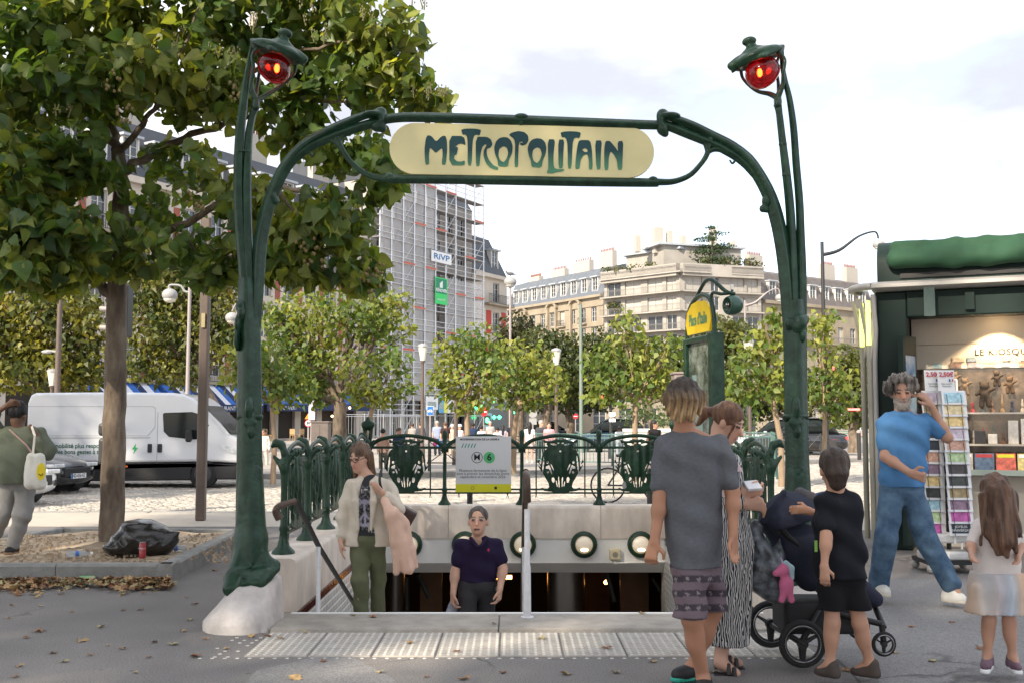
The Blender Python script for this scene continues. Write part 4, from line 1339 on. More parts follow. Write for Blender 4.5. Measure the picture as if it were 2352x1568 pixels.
BG_T=[('dense plane tree above the white van roof on the far left',90,1000,44,[(30,740,90,110),(130,720,90,100),(210,760,60,90),(70,840,110,60),(180,860,60,50),(-60,800,80,120)],.3,(.050,.068,.014),(.26,.24,.04)),('tall plane tree with open crown behind the leaning lamp post',505,1000,50,[(350,640,70,70),(430,660,75,80),(500,680,60,80),(360,740,70,70),(440,770,80,70),(520,780,45,60),(340,830,55,50),(420,850,60,40),(460,600,60,40)],.28,(.052,.075,.018),(.25,.24,.05)),('dark tree in front of the corner block beyond the pharmacy',1195,1000,62,[(1190,760,45,45),(1170,800,45,40),(1215,810,40,35)],.3,(.030,.038,.014),(.06,.06,.02)),('broad green tree beyond the round young tree',1255,1000,60,[(1240,800,60,50),(1290,810,60,50),(1260,870,90,50),(1330,870,60,55)],.3,(.038,.058,.016),(.09,.095,.025)),('broad green tree below the modern flats',1500,1000,60,[(1380,800,50,45),(1350,840,50,40),(1480,850,70,55),(1550,830,60,60),(1570,890,60,60)],.3,(.038,.058,.016),(.09,.095,.025)),('pale green tree beyond the map stand',1660,1000,58,[(1640,770,55,50),(1690,780,50,50),(1660,860,70,60),(1620,900,50,50)],.3,(.060,.080,.020),(.14,.14,.035)),('broad tree beside the kiosk end',1960,1000,50,[(1950,830,45,40),(1990,860,50,60),(1930,900,60,50),(1980,930,60,50)],.28,(.055,.078,.018),(.13,.13,.03)),('shadowy tree in front of the arched doorways',1310,1000,70,[(1300,900,70,45),(1360,905,60,40),(1240,910,45,30)],.3,(.026,.038,.012),(.05,.055,.018)),('dark tree behind the portal post',1830,1000,62,[(1790,900,50,50),(1850,900,60,50),(1720,930,60,40)],.3,(.030,.044,.014),(.07,.07,.02))]
for(lb,xb,yb,Y,cl,tr,bs_,wm)in BG_T:
 street_tree(lb,xb,yb,Y,cl,tr,0,False,400,.27,bs_,wm,.24,'trees across the square','plane_tree')
for(lb,x,y,rx,ry,Y)in(('clipped grey green shrub behind the recycling bins',1480,945,45,28,48),('green shrub beyond the woman with curly hair',1545,955,40,26,46),('low hedge beyond the green park railing',1960,968,60,16,52),('rounded bush behind the map stand',1690,955,45,30,50)):
 c=at(x,y,Y);k=pxm(Y)
 t=thing('shrub',lb,'shrub',(c.x,c.y,0))
 crown('foliage',[(c,(rx*k,rx*k,ry*k)),(c+Vector((rx*k*.6,0,-ry*k*.4)),(rx*k*.7,rx*k*.6,ry*k*.8)),(c+Vector((-rx*k*.6,0,-ry*k*.4)),(rx*k*.7,rx*k*.6,ry*k*.8))],300,.16,M_leaf_far,t,(.05,.085,.03),(.10,.13,.05))
 MB().cyl((c.x,c.y,0),c,.04,6).build('stem',M_bark,t)
for(lb,x,y,h,r)in(('plane tree behind the viewer nearest the kerb',-17,-2.5,11.0,2.9),('plane tree behind the viewer second along the kerb',-13.4,-3.2,10.6,2.9),('plane tree behind the viewer third along the kerb',-10,-2.6,10.3,2.8),('plane tree behind the viewer in mid pavement',-6.6,-3.2,10.0,2.8),('plane tree behind the viewer just beside the path',-3.2,-2.8,9.6,2.7),('plane tree behind the viewer off to one side',0.2,-3.6,9.6,2.7),('plane tree behind the viewer farthest to the side',3.6,-3.4,9.2,2.6),('kerbside plane tree beyond the frame before the van',-19.5,14.5,9.6,2.8),('second kerbside plane tree beyond the frame',-15.8,14.9,9.4,2.6)):
 t=thing('plane_tree',lb,'tree',(x,y,0),'trees behind the viewer')
 cl=[(Vector((x+random.uniform(-.45,.45)*r,y+random.uniform(-.4,.4)*r,h+q*r)),(r*.66,r*.6,r*.56))for q in(-1.35,-.9,-.5,-.1,.3,.7,1.1,1.5)]
 mb=MB();limb(mb,[(x,y,0),(x+.1,y,h*.4),(x,y,h)],.2,.1,10)
 for c,r_ in cl:limb(mb,[(x,y,h*.6),(Vector((x,y,h*.7))+c)/2,c],.08,.02,6)
 mb.build('trunk',M_bark,t,60)
 crown('crown',cl,84,.42,M_leaf_far,t,(.06,.09,.02),(.15,.15,.03),.3)
# ======== BUILDINGS ROUND THE SQUARE
M_cream=mat('cream_render',(0.50,0.45,0.39),0.85,var=0.12,vscale=.6,detail=8)
M_haus=mat('paris_limestone',(0.28,0.238,0.18),0.85,var=0.2,vscale=.5,detail=8)
M_modern=mat('modern_concrete',(0.33,0.308,0.28),0.8,var=0.16,vscale=.5,detail=8)
M_brick=mat('red_brick',(0.30,0.095,0.070),0.9,var=0.22,vscale=3)
M_redpaint=mat('red_panel',(0.42,0.045,0.035),0.7,var=0.08)
M_slate=mat('slate_roof',(0.115,0.13,0.155),0.55,var=0.18,vscale=1.5,bump=.2,bscale=6)
M_slate2=mat('dark_slate',(0.050,0.055,0.068),0.5,var=0.2,vscale=1.5)
M_zinc=mat('zinc_roof',(0.36,0.39,0.43),0.45,var=0.12,vscale=1)
M_frame=mat('white_window_frame',(0.55,0.54,0.52),0.5)
M_shut=mat('white_shutter',(0.42,0.40,0.37),0.6)
M_pane=mat('window_glass',(0.035,0.042,0.05),0.06,spec=.9)
M_curtain=mat('window_curtain',(0.42,0.42,0.42),0.25)
M_iron=mat('wrought_iron',(0.025,0.025,0.028),0.5)
M_rail=mat('balcony_rail_grey',(0.16,0.15,0.14),0.5)
M_pot=mat('chimney_pot',(0.24,0.10,0.07),0.8,var=.3)
M_chim=mat('chimney_render',(0.40,0.37,0.33),0.85,var=.1)
WM={}
def win_mesh(w,h,kind):
 k=(round(w,2),round(h,2),kind)
 if k in WM:return WM[k]
 if kind=='shutter':
  f=MB()
  for s in(0,1):
   x0=s*w/2+.02
   f.box((x0,-.03,.02),(x0+w/2-.04,0,h-.02))
   for i in range(5):f.box((x0+.06+i*(w/2-.16)/4,-.0,.06),(x0+.085+i*(w/2-.16)/4,.02,h-.06))
  me=f.mesh('window');me.materials.append(M_shut);WM[k]=(me,None);return WM[k]
 f=MB();t=.07
 f.box((0,-.05,0),(t,.05,h));f.box((w-t,-.05,0),(w,.05,h));f.box((t,-.05,0),(w-t,.05,t));f.box((t,-.05,h-t),(w-t,.05,h))
 f.box((w/2-.045,-.045,t),(w/2+.045,.06,h-t))
 if kind!='plain':
  for q in(.36,.68):f.box((t,-.03,h*q),(w-t,.035,h*q+.035))
 me=f.mesh('window');me.materials.append(M_frame)
 g=MB().box((t*.5,-.02,t*.5),(w-t*.5,.0,h-t*.5)).mesh('pane');g.materials.append(M_pane)
 WM[k]=(me,g);return WM[k]
RM={}
def rail_mesh(L,h=1.0,sp=.16,m=None,planter=0):
 k=(round(L,1),h,sp,m.name)
 if k in RM:return RM[k]
 f=MB().box((0,-.02,h-.05),(L,.02,h)).box((0,-.015,.05),(L,.015,.09)).box((0,-.015,h*.8),(L,.015,h*.8+.03))
 n=int(L/sp)
 for i in range(n+1):f.box((i*L/n-.012,-.01,0),(i*L/n+.012,.01,h))
 me=f.mesh('railing');me.materials.append(m);RM[k]=me;return me
class Bld:
 def __init__(s,name,label,P0,u,L):
  s.P0=Vector((P0[0],P0[1],0));s.u=Vector((u[0],u[1],0)).normalized();s.n=Vector((s.u.y,-s.u.x,0));s.L=L
  s.t=thing(name,label,'building',s.P0)
  s.R=Matrix((s.u,-s.n,Vector((0,0,1)))).transposed()
 def p(s,a,d,z):return s.P0+s.u*a+s.n*d+Vector((0,0,z))
 def bx(s,mb,a0,a1,d0,d1,z0,z1):
  c=s.p((a0+a1)/2,(d0+d1)/2,(z0+z1)/2)
  return mb.obox(c,s.u*((a1-a0)/2),s.n*((d1-d0)/2),Vector((0,0,(z1-z0)/2)))
 def put(s,name,me,a,d,z,parent=None):
  o=link_mesh(name,me,None,parent or s.t)
  M=Matrix((s.u,s.n,Vector((0,0,1)))).transposed().to_4x4()
  if parent is None or parent is s.t:M.translation=s.u*a+s.n*d+Vector((0,0,z))
  else:M=Matrix.Identity(4)
  o.matrix_local=M
  return o
 def wall(s,m,H,rows,th=.5,name='wall',z0=0):
  """rows: (sill, head, [(a0, a1), ...]) bottom to top"""
  mb=MB();z=z0
  for(sl,hd,ops)in rows:
   if sl>z:s.bx(mb,0,s.L,-th,0,z,sl)
   a=0
   for(x0,x1)in ops:
    s.bx(mb,a,x0,-th,0,sl,hd);a=x1
   s.bx(mb,a,s.L,-th,0,sl,hd)
   z=hd
  if H>z:s.bx(mb,0,s.L,-th,0,z,H)
  s.bx(mb,0.02,s.L-.02,-11,-th-.2,z0,H-.02)
  return mb.build(name,m,s.t)
 def windows(s,rows,kind='french',d=-.24,kindf=None):
  for i,(sl,hd,ops)in enumerate(rows):
   for j,(x0,x1)in enumerate(ops):
    k=kindf(i,j)if kindf else kind
    if k is None:continue
    f,g=win_mesh(x1-x0,hd-sl,k)
    o=s.put('window',f,x0,d,sl)
    if g:
     s.put('pane',g,0,0,0,o)
 def part(s,name,m,boxes,sm=None):
  mb=MB()
  for b in boxes:s.bx(mb,*b)
  return mb.build(name,m,s.t,sm)
 def balcony(s,a0,a1,z,dp=.9,m=None,slab=None,h=1.0,sides=True):
  o=s.part('balcony',slab or M_haus,[(a0,a1,.003,dp,z-.18,z)])
  s.put('railing',rail_mesh(a1-a0-.04,h,.16,m or M_iron),a0+.02,dp-.05,z)
  return o
 def mansard(s,m,z0,z1,inset=1.6,depth=9,a0=0,a1=None,name='roof'):
  a1=s.L if a1 is None else a1
  mb=MB()
  r0=[s.p(a0,.05,z0),s.p(a1,.05,z0),s.p(a1,-depth,z0),s.p(a0,-depth,z0)]
  r1=[s.p(a0+.02,-inset,z1),s.p(a1-.02,-inset,z1),s.p(a1-.02,-depth,z1),s.p(a0+.02,-depth,z1)]
  r2=[s.p(a0+.02,-inset-3,z1+.9),s.p(a1-.02,-inset-3,z1+.9),s.p(a1-.02,-depth,z1+.9),s.p(a0+.02,-depth,z1+.9)]
  mb.loft([r0,r1,r2])
  return mb.build(name,m,s.t)
 def dormer(s,a,z,w=1.1,h=1.7,d=-.25,roofm=None):
  mb=MB();s.bx(mb,a-w/2-.14,a-w/2,d-1.4,d,z,z+h);s.bx(mb,a+w/2,a+w/2+.14,d-1.4,d,z,z+h);s.bx(mb,a-w/2-.14,a+w/2+.14,d-1.4,d+.01,z-.15,z)
  o=mb.build('dormer',M_frame,s.t)
  s.part('dormer_roof',roofm or M_zinc,[(a-w/2-.3,a+w/2+.3,d-1.5,d+.3,z+h,z+h+.18)])
  f,g=win_mesh(w,h,'french');q=s.put('window',f,a-w/2,d-.12,z);s.put('pane',g,0,0,0,q)
 def chimney(s,a,d,z0,z1,w=2.4,npot=7,th=.6):
  o=s.part('chimney',M_chim,[(a,a+w,d-th,d,z0,z1)])
  mb=MB()
  for i in range(npot):
   q=s.p(a+(i+.5)*w/npot,d-th/2,z1);mb.cyl(q,q+Vector((0,0,.55)),.12,8,.09)
  x=mb.build('chimney_pots',M_pot,o);x['kind']='stuff'
def bays(n,L,w,m0=.9):
 s=(L-2*m0)/n
 return[(m0+i*s+(s-w)/2,m0+i*s+(s+w)/2)for i in range(n)]
U1=Vector((.5,.866))
L1=52.0
B2=(-13.12,93.12)
b1=Bld('brick_building','cream and red brick building with dark mansard left of the scaffolding',(B2[0]-.5*L1,B2[1]-.866*L1),U1,L1-.03)
bb=bays(19,b1.L,1.25)
rows=[(0.1,3.6,[(a-.35,b+.35)for a,b in bb])]+[(4.5+i*3.25+(.3 if i<3 else .05),4.5+i*3.25+2.6,bb)for i in range(4)]
b1.wall(M_cream,18.2,rows)
b1.windows(rows[1:],'french')
b1.part('shopfront',M_dark,[(.3,b1.L-.3,-.32,-.3,.1,3.55)])
for i in range(4):
 for j in range(len(bb)-1):
  z=4.4+i*3.25
  b1.part('brick_panel',M_brick,[(bb[j][1]+.42,bb[j+1][0]-.42,.003,.045,z,z+2.6)])
b1.part('cornice',M_cream,[(0,b1.L,.004,.5,17.75,18.2),(0,b1.L,.003,.25,4.0,4.3)])
b1.balcony(10,b1.L-.3,14.1,.8)
b1.balcony(10,b1.L-.3,4.35,.6)
b1.mansard(M_slate2,18.22,22.4,1.5)
for a,b in bb[5:]:b1.dormer((a+b)/2,19.0,1.15,2.0)
for a in(14,27,40,48):b1.chimney(a,-3,21,25.2,2.2,6)
b2=Bld('scaffolded_building','pale apartment block wrapped in grey scaffolding',B2,U1,17.8)
bb=bays(7,b2.L,1.2)
rows=[(.1,3.4,bb)]+[(4.4+i*3.1+.5,4.4+i*3.1+2.5,bb)for i in range(6)]
b2.wall(mat('grey_cream_render',(.36,.34,.32),.9,var=.15,vscale=.6),23.4,rows)
b2.windows(rows,'french')
b2.mansard(M_slate2,23.42,25.0,1.0)
b2.chimney(9,-1.5,24,27,2.4,6)
M_tube=mat('scaffold_tube',(.62,.63,.65),.35,.7)
M_deck=mat('scaffold_deck',(.26,.25,.25),.7)
M_toe=mat('toe_board_red',(.50,.11,.07),.6)
sc=thing('scaffolding','tall grey tube scaffolding with red toe boards across the apartment block','scaffolding',b2.P0)
scP=lambda a,d,z:b2.p(a,d,z)
NA,LV=11,13
for dd in(.35,1.45):
 for i in range(NA):
  MB().cyl(scP(i*17.8/(NA-1)-.0,dd,0),scP(i*17.8/(NA-1),dd,26.8 if i>5 else 26.0),.06,6).build('standard',M_tube,sc)
for l in range(1,LV+1):
 z=l*2.0
 for(dd,dz)in((1.45,0),(1.45,.5),(1.45,1.0),(.35,0)):
  MB().cyl(scP(-.3,dd,z+dz),scP(18.0,dd,z+dz),.035,5).build('ledger',M_tube,sc)
 mb=MB();b2.bx(mb,0,17.8,.4,1.4,z-.06,z-.0);mb.build('deck',M_deck,sc)
 for i in range(NA-1):
  if(i*5+l*3)%11<2 and l>1:
   mb=MB();b2.bx(mb,i*1.78,i*1.78+1.8,1.47,1.52,z,z+.17);mb.build('toe_board',M_toe,sc)
 for i in(2,6,9):
  MB().cyl(scP(i*1.78,1.40,z-2),scP((i+1)*1.78,1.40,z),.03,5).build('brace',M_tube,sc)
 for i in range(0,NA):
  MB().cyl(scP(i*1.78,.35,z),scP(i*1.78,1.45,z),.03,5).build('transom',M_tube,sc)
M_net=mat('scaffold_net',(.62,.61,.62),.9,alpha=.46,var=.12,vscale=.8)
for(a0,a1,z0,z1)in((.0,9.0,3.4,25.2),(9.02,10.85,3.4,9.0),(10.9,17.8,3.6,15.5)):
 mb=MB();nseg=14
 for i in range(nseg):
  a=a0+(a1-a0)*i/nseg;b=a0+(a1-a0)*(i+1)/nseg
  mb.quad(scP(a,1.38+.03*math.sin(i*2.1),z0),scP(b,1.38+.03*math.sin(i*2.1+2.1),z0),scP(b,1.38+.03*math.sin(i*2.1+2.1),z1),scP(a,1.38+.03*math.sin(i*2.1),z1))
 mb.build('net',M_net,sc,80)
def banner(name,label,x0,y0,x1,y1,m):
 """photo pixel box projected on the scaffold front"""
 out=[]
 for(x,y)in((x0,y0),(x1,y1)):
  r=ray(x,y);o_=scP(0,1.62,0)
  t_=(o_.x*b2.n.x+o_.y*b2.n.y)/(r[0]*b2.n.x+r[1]*b2.n.y)
  q=Vector((r[0]*t_,r[1]*t_,CAM_H+r[2]*t_));out.append(((q-b2.P0).dot(b2.u),q.z))
 (a0,za),(a1,zb)=out
 t=thing(name,label,'banner',scP((a0+a1)/2,1.62,zb))
 mb=MB();b2.bx(mb,a0,a1,1.60,1.625,zb,za);mb.build('sheet',m,t)
 return t,a0,a1,zb,za
wht=mat('banner_white',(.72,.73,.75),.7);blue=mat('banner_blue',(.05,.17,.36),.7);grn=mat('banner_green',(.04,.55,.14),.6);dgrn=mat('banner_dark_green',(.01,.22,.11),.6)
t,a0,a1,z0,z1=banner('banner','white banner with blue lettering high on the scaffolding',991,574,1037,610,wht)
text_on('lettering','RiVP',(z1-z0)*.72,scP((a0+a1)/2,1.633,(z0+z1)/2),b2.u,(0,0,1),blue,t,sx=(a1-a0)/((z1-z0)*1.75),bold=.02)
t,a0,a1,z0,z1=banner('banner','tall green banner below the white one on the scaffolding',1000,636,1027,702,grn)
mb=MB();b2.bx(mb,a0+.12,a1-.12,1.626,1.63,z0+(z1-z0)*.4,z1-.1);mb.build('panel',dgrn,t)
text_on('lettering','RÉNOVER',.42,scP((a0+a1)/2,1.64,z0+(z1-z0)*.52),b2.u,(0,0,1),wht,t,bold=.012)
text_on('lettering','renover.fr',.34,scP((a0+a1)/2,1.64,z0+(z1-z0)*.18),b2.u,(0,0,1),wht,t)
mb=MB();zc=z0+(z1-z0)*.74;ac=(a0+a1)/2
mb.prism([(-.28,-.3),(.22,-.3),(.22,.42),(-.28,.12)],scP(ac,1.632,zc),b2.u,(0,0,1),b2.n*.01);mb.build('house_symbol',wht,t)
for(lb,x0,y0,x1,y1,m)in(('white works notice hung at the foot of the scaffolding',978,909,1006,940,wht),('blue and yellow works poster at the foot of the scaffolding',1008,908,1020,947,mat('poster_blue',(.10,.38,.62),.6)),('white works plan beside the yellow poster stripe',1028,911,1045,948,wht)):
 t,a0,a1,z0,z1=banner('works_poster',lb,x0,y0,x1,y1,m)
 mb=MB();b2.bx(mb,a0+(a1-a0)*.15,a1-(a1-a0)*.15,1.626,1.63,z0+(z1-z0)*.2,z0+(z1-z0)*.6);mb.build('picture',mat('poster_picture',(.30,.36,.36),.6,var=.5,vscale=4),t)
 if 'yellow poster' not in lb and 'blue' in lb:
  mb=MB();b2.bx(mb,a1,a1+(a1-a0)*.6,1.60,1.625,z0,z1);mb.build('yellow_stripe',mat('poster_yellow',(.75,.70,.08),.6),t)
P3=b2.P0+b2.u*17.9
b3=Bld('corner_house','slim corner house with red panels and steep dark roof right of the scaffolding',(P3.x,P3.y),U1,7.2)
rows=[(.1,3.3,[(4.0,5.6)])]+[(4.3+i*3.2+.4,4.3+i*3.2+2.5,[(4.25,5.55)])for i in range(4)]
b3.wall(M_cream,17.2,rows);b3.windows(rows)
for i in range(4):
 z=4.3+i*3.2
 for(a,b)in((2.8,3.8),(6.0,6.9)):
  if i<3:b3.part('red_panel',M_redpaint,[(a,b,.003,.05,z+.1,z+2.6)])
b3.balcony(2,7.4,14.0,.9);b3.balcony(4.0,5.8,10.9,.4)
b3.part('cornice',M_cream,[(-.1,7.4,.004,.5,16.8,17.2)])
mb=MB();mb.loft([[b3.p(0,.05,17.22),b3.p(7.2,.05,17.22),b3.p(7.2,-8,17.22),b3.p(0,-8,17.22)],[b3.p(0,-1.4,21.4),b3.p(5.6,-1.4,21.4),b3.p(5.6,-8,21.4),b3.p(0,-8,21.4)]]);mb.build('roof',M_slate2,b3.t)
b3.dormer(5.0,17.9,1.2,2.1)
b4=Bld('limestone_building','long limestone apartment building with grey mansard and row of dormers',(14.64-.56*27.7,165+.83*27.7),(.56,-.83),27.6)
bb=bays(9,b4.L,1.35,1.0)
rows=[(.1,3.3,bb)]+[(4.2+i*3.25+.15,4.2+i*3.25+2.5,bb)for i in range(5)]
b4.wall(M_haus,21.6,rows);b4.windows(rows,kindf=lambda i,j:'shutter' if(i*7+j*5)%6==0 else 'french')
for i in range(1,6):
 z=4.2+i*3.25
 b4.part('string_course',M_haus,[(0,b4.L,.004,.16,z-.65,z-.5)])
for j,(a,b)in enumerate(bb):
 for i in(1,2,3,4):
  if(i+j)%2:b4.balcony(a-.35,b+.35,4.2+i*3.25-.0,.5,M_iron)
for a in(5.0,14.0,20.5):
 b4.part('bay_pilaster',M_haus,[(a-1.35,a-1.0,.003,.45,4.3,20.6),(a+1.0,a+1.35,.003,.45,4.3,20.6)])
 mb=MB();arc=[(1.55*math.cos(q),1.2*math.sin(q))for q in np.linspace(0,math.pi,13)]+[(1.15*math.cos(q),.82*math.sin(q))for q in np.linspace(math.pi,0,13)]
 mb.prism(arc,b4.p(a,.0,20.4),b4.u,(0,0,1),b4.n*.55);mb.build('pediment',M_haus,b4.t)
b4.part('cornice',M_haus,[(0,b4.L,.004,.6,21.2,21.6)])
b4.mansard(M_slate,21.62,26.0,1.7)
for a,b in bb:b4.dormer((a+b)/2,22.4,1.3,2.2)
for a,w,z in((1,3.4,27.5),(8,4,28),(14.5,4.5,28.6),(21.5,3.6,29.4)):b4.chimney(a,-4,25,z,w,9,1)
b5=Bld('modern_flats','modern pale block of flats with long balconies and roof garden',(24.4-.72*14.1,150+.69*14.1),(.72,-.69),14.0)
bb=[(.6,3.2),(4.0,7.0),(8.2,10.9),(11.6,13.4)]
rows=[(.1,3.0,bb)]+[(3.4+i*2.8+.1,3.4+i*2.8+2.25,bb)for i in range(7)]
b5.wall(M_modern,23.2,rows)
b5.windows(rows,kindf=lambda i,j:'shutter' if i>5 and j>0 or(i+j)%7==3 else 'plain')
for i in range(1,8):b5.balcony(.05,b5.L+.9,3.4+i*2.8-.0,1.2,M_rail,M_modern,.95)
b6=Bld('flats_wing','right hand wing of the modern flats with small square windows',(24.4,150),(.95,.31),13.4)
bb6=[(.8,3.6),(5.0,6.4),(8.6,10.6),(11.0,12.9)]
rows6=[(.1,3.0,bb6)]+[(3.4+i*2.8+.15,3.4+i*2.8+2.2,bb6)for i in range(7)]
b6.wall(M_modern,23.2,rows6)
b6.windows(rows6,kindf=lambda i,j:'shutter' if(j!=1 and i>5)or(i+2*j)%6==0 else 'plain')
for i in range(1,8):
 b6.balcony(0.02,4.4,3.4+i*2.8,1.2,M_rail,M_modern,.95);b6.balcony(8.0,13.3,3.4+i*2.8,1.0,M_rail,M_modern,.95)
for b_ in(b5,b6):
 b_.part('parapet',M_modern,[(0,b_.L,.004,.9,22.4,24.2)])
b6.part('penthouse',M_modern,[(-1,12,-9,-3.2,23.2,27.4)]);b5.part('penthouse',M_modern,[(2,12,-9,-3,23.2,26.9)])
b6.part('penthouse_roof',M_zinc,[(-2,12.5,-9,-2.6,27.4,27.7)]);b5.part('penthouse_roof',M_zinc,[(1.5,12.5,-9,-2.4,26.9,27.2)])
for(a,w,z)in((-4.6,.8,29),(-1.5,1.4,30.4),(.8,.7,30),(3,.7,29.4),(8,1.0,30.8),(11.6,.6,29)):
 b6.part('chimney_stack',M_chim,[(a,a+w,-6,-5,26.5,z)])
for(b_,sp)in((b5,((1,24.6),(3.5,24.5),(6,24.4),(9,24.5),(2,19.0),(3.2,18.6),(5,13.2),(7.6,13.2))),(b6,((4,24.7),(7,24.8),(9.5,24.9),(11.5,24.9),(12.6,24.6),(10,12.9),(2,12.9)))):
 cl=[(b_.p(a,.4,z),(1.1,.6,.7))for a,z in sp]
 o,_=crown('balcony_plants',cl,120,.38,M_leaf_far,b_.t,(.05,.075,.025),(.17,.13,.05))
ct=thing('roof_cedar','layered cedar growing on the roof terrace of the modern flats','tree',b6.p(6,-1.5,23.2))
MB().tube([b6.p(6,-1.5,23.2),b6.p(6.2,-1.5,27),b6.p(6,-1.5,30)],[.2,.15,.05],6).build('trunk',M_bark,ct)
cl=[(b6.p(6+dx,-1.5,z),(w,w,.32))for(dx,z,w)in((0,30.2,1.0),(.7,29.3,1.9),(-.6,28.4,2.2),(.9,27.4,2.9),(-.7,26.5,2.9),(.4,25.4,3.4),(0,24.6,2.8))]
crown('crown',cl,150,.35,M_leaf_far,ct,(.025,.05,.022),(.05,.08,.03))
b7=Bld('far_limestone_building','limestone building with dark mansard behind the kiosk lamp post',(37.8,156),(.82,.57),27)
bb=bays(8,b7.L,1.35,1.0)
rows=[(.1,3.3,bb)]+[(4.2+i*3.2+.15,4.2+i*3.2+2.5,bb)for i in range(4)]
b7.wall(M_haus,19.6,rows);b7.windows(rows,kindf=lambda i,j:'shutter' if(i+j)%3==0 else 'french')
b7.balcony(0,26.9,13.6,.8,M_rail);b7.part('cornice',M_haus,[(0,26.9,.004,.5,19.1,19.6)])
b7.mansard(mat('brown_slate',(.12,.105,.10),.6,var=.2,vscale=1),19.62,24,1.4)
for a,b in bb[::1]:b7.dormer((a+b)/2,20.3,1.3,2.3)
for a in(.6,9,18,24):b7.chimney(a,-3,23.5,27,3,8,1)
for(lb,P0,u,L,H)in(('low pale building with arched doors behind the dark trees',(-1.5,120),(.97,.23),34,6.5),):
 b8=Bld('low_building',lb,P0,u,L)
 bb=bays(10,L,1.6)
 rows=[(.1,3.0,bb),(3.6,5.6,bb)]
 b8.wall(M_haus,H,rows);b8.windows(rows)
# ======== CAST IRON RAILINGS
def poly_mask(X,Z,poly):
 ins=np.zeros(X.shape,bool);n=len(poly)
 for i in range(n):
  (x0,z0),(x1,z1)=poly[i],poly[(i+1)%n]
  c=(z0>Z)!=(z1>Z)
  with np.errstate(divide='ignore',invalid='ignore'):
   ins^=c&(X<(x1-x0)*(Z-z0)/(z1-z0+1e-12)+x0)
 return ins
def cartouche():
 h=.0065
 xs=np.arange(-.34,.341,h);zs=np.arange(.13,.90,h)
 X,Z=np.meshgrid(xs,zs,indexing='ij');A=np.abs(X)
 half=[(0,.855),(.06,.860),(.11,.838),(.19,.838),(.222,.858),(.228,.825),(.196,.790),(.165,.765),(.165,.735),(.205,.715),(.238,.66),(.252,.59),(.258,.50),(.236,.42),(.195,.345),(.160,.285),(.150,.235),(.175,.205),(.25,.225),(.27,.205),(.20,.178),(.12,.172),(.06,.150),(0,.148)]
 m=poly_mask(A,Z,half+[(-.01,.148),(-.01,.855)])
 m|=poly_mask(A,Z,[(.22,.40),(.25,.43),(.29,.50),(.305,.57),(.298,.60),(.285,.575),(.262,.52),(.24,.48)])
 def hole(cx,cz,rx,rz,tilt=0):
  c,s=math.cos(tilt),math.sin(tilt)
  a,b=(A-cx)*c+(Z-cz)*s,-(A-cx)*s+(Z-cz)*c
  return(a/rx)**2+(b/rz)**2<1
 for q in((.172,.555,.016,.018),(.176,.488,.020,.020),(.165,.425,.016,.016),(.226,.53,.010,.12,.10),(.278,.52,.007,.035,-.5),(.135,.46,.011,.07,-.35),(.108,.49,.008,.06,-.45),(.097,.325,.019,.040,-.1),(.022,.30,.008,.085,-.05),(.050,.275,.007,.05,-.2),(.09,.79,.05,.012,.2),(.03,.805,.02,.012),(.0,.70,.016,.015),(.19,.80,.014,.010,.4)):
  m&=~hole(*q)
 f=m.astype(np.float32)
 for _ in range(2):
  g=f.copy();g[1:-1,1:-1]=(f[1:-1,1:-1]*2+f[:-2,1:-1]+f[2:,1:-1]+f[1:-1,:-2]+f[1:-1,2:])/6;f=g
 ys=np.arange(-.06,.061,h)
 th=.016+.026*np.exp(-((A/.11)**2+((Z-.56)/.17)**2))+.012*np.exp(-((A/.03)**2+((Z-.42)/.2)**2))+.008*np.cos(A*60)*(Z>.3)
 D=np.maximum(((.5-f)*.03)[:,None,:],np.abs(ys)[None,:,None]-th[:,None,:]).astype(np.float32)
 D[0],D[-1],D[:,0],D[:,-1],D[:,:,0],D[:,:,-1]=1,1,1,1,1,1
 return surface_nets(D,np.array([xs[0],ys[0],zs[0]+.0],np.float32),h)
V,F=cartouche()
tmp=np_mesh('cartouche',V,F,M_green,None,True)
ME_cart=tmp.data
bpy.data.objects.remove(tmp)
def mb_mesh(mb,name,m,sm=60):
 me=mb.mesh(name,None,sm);me.materials.append(m);return me
pst=MB().lathe((0,0,0),[(.085,-.005),(.08,.02),(.048,.06),(.032,.11),(.027,.16),(.036,.185),(.036,.205),(.026,.23),(.024,.70),(.036,.735),(.036,.77),(.028,.80),(.032,.88),(.038,.93),(.030,.965),(.008,.985)],12)
pst.sphere((0,-.035,.745),.03,8,6,(.7,.7,1.6));pst.sphere((.035,0,.72),.022,8,6,(.7,.8,1.8));pst.sphere((-.035,0,.72),.022,8,6,(.7,.8,1.8))
ME_post=mb_mesh(pst,'post',M_green)
ME_spost=mb_mesh(MB().lathe((0,0,0),[(.10,-.005),(.095,.02),(.055,.06),(.038,.12),(.032,.18),(.04,.2),(.03,.24),(.028,.70),(.036,.74),(.02,.79)],12),'post',M_green)
cpost=SDF(.03)
cpost.cone((0,0,0),(0,0,.10),.075,.045).cone((0,0,.1),(0,0,.72),.042,.036)
for sx in(-1,1):cpost.cone((sx*.02,0,.72),(sx*.045,0,1.02),.022,.026);cpost.ell((sx*.055,0,1.05),(.035,.04,.04))
cpost.ell((0,0,1.03),(.055,.05,.05));cpost.cone((-.03,0,1.06),(0,0,1.13),.025,.018);cpost.cone((.03,0,1.06),(0,0,1.13),.025,.018);cpost.ell((0,0,.74),(.06,.06,.05))
Vc,Fc_=cpost.mesh(.009)
tmp=np_mesh('corner_post',Vc,Fc_,M_green,None,True);ME_cpost=tmp.data;bpy.data.objects.remove(tmp)
BAY=.97
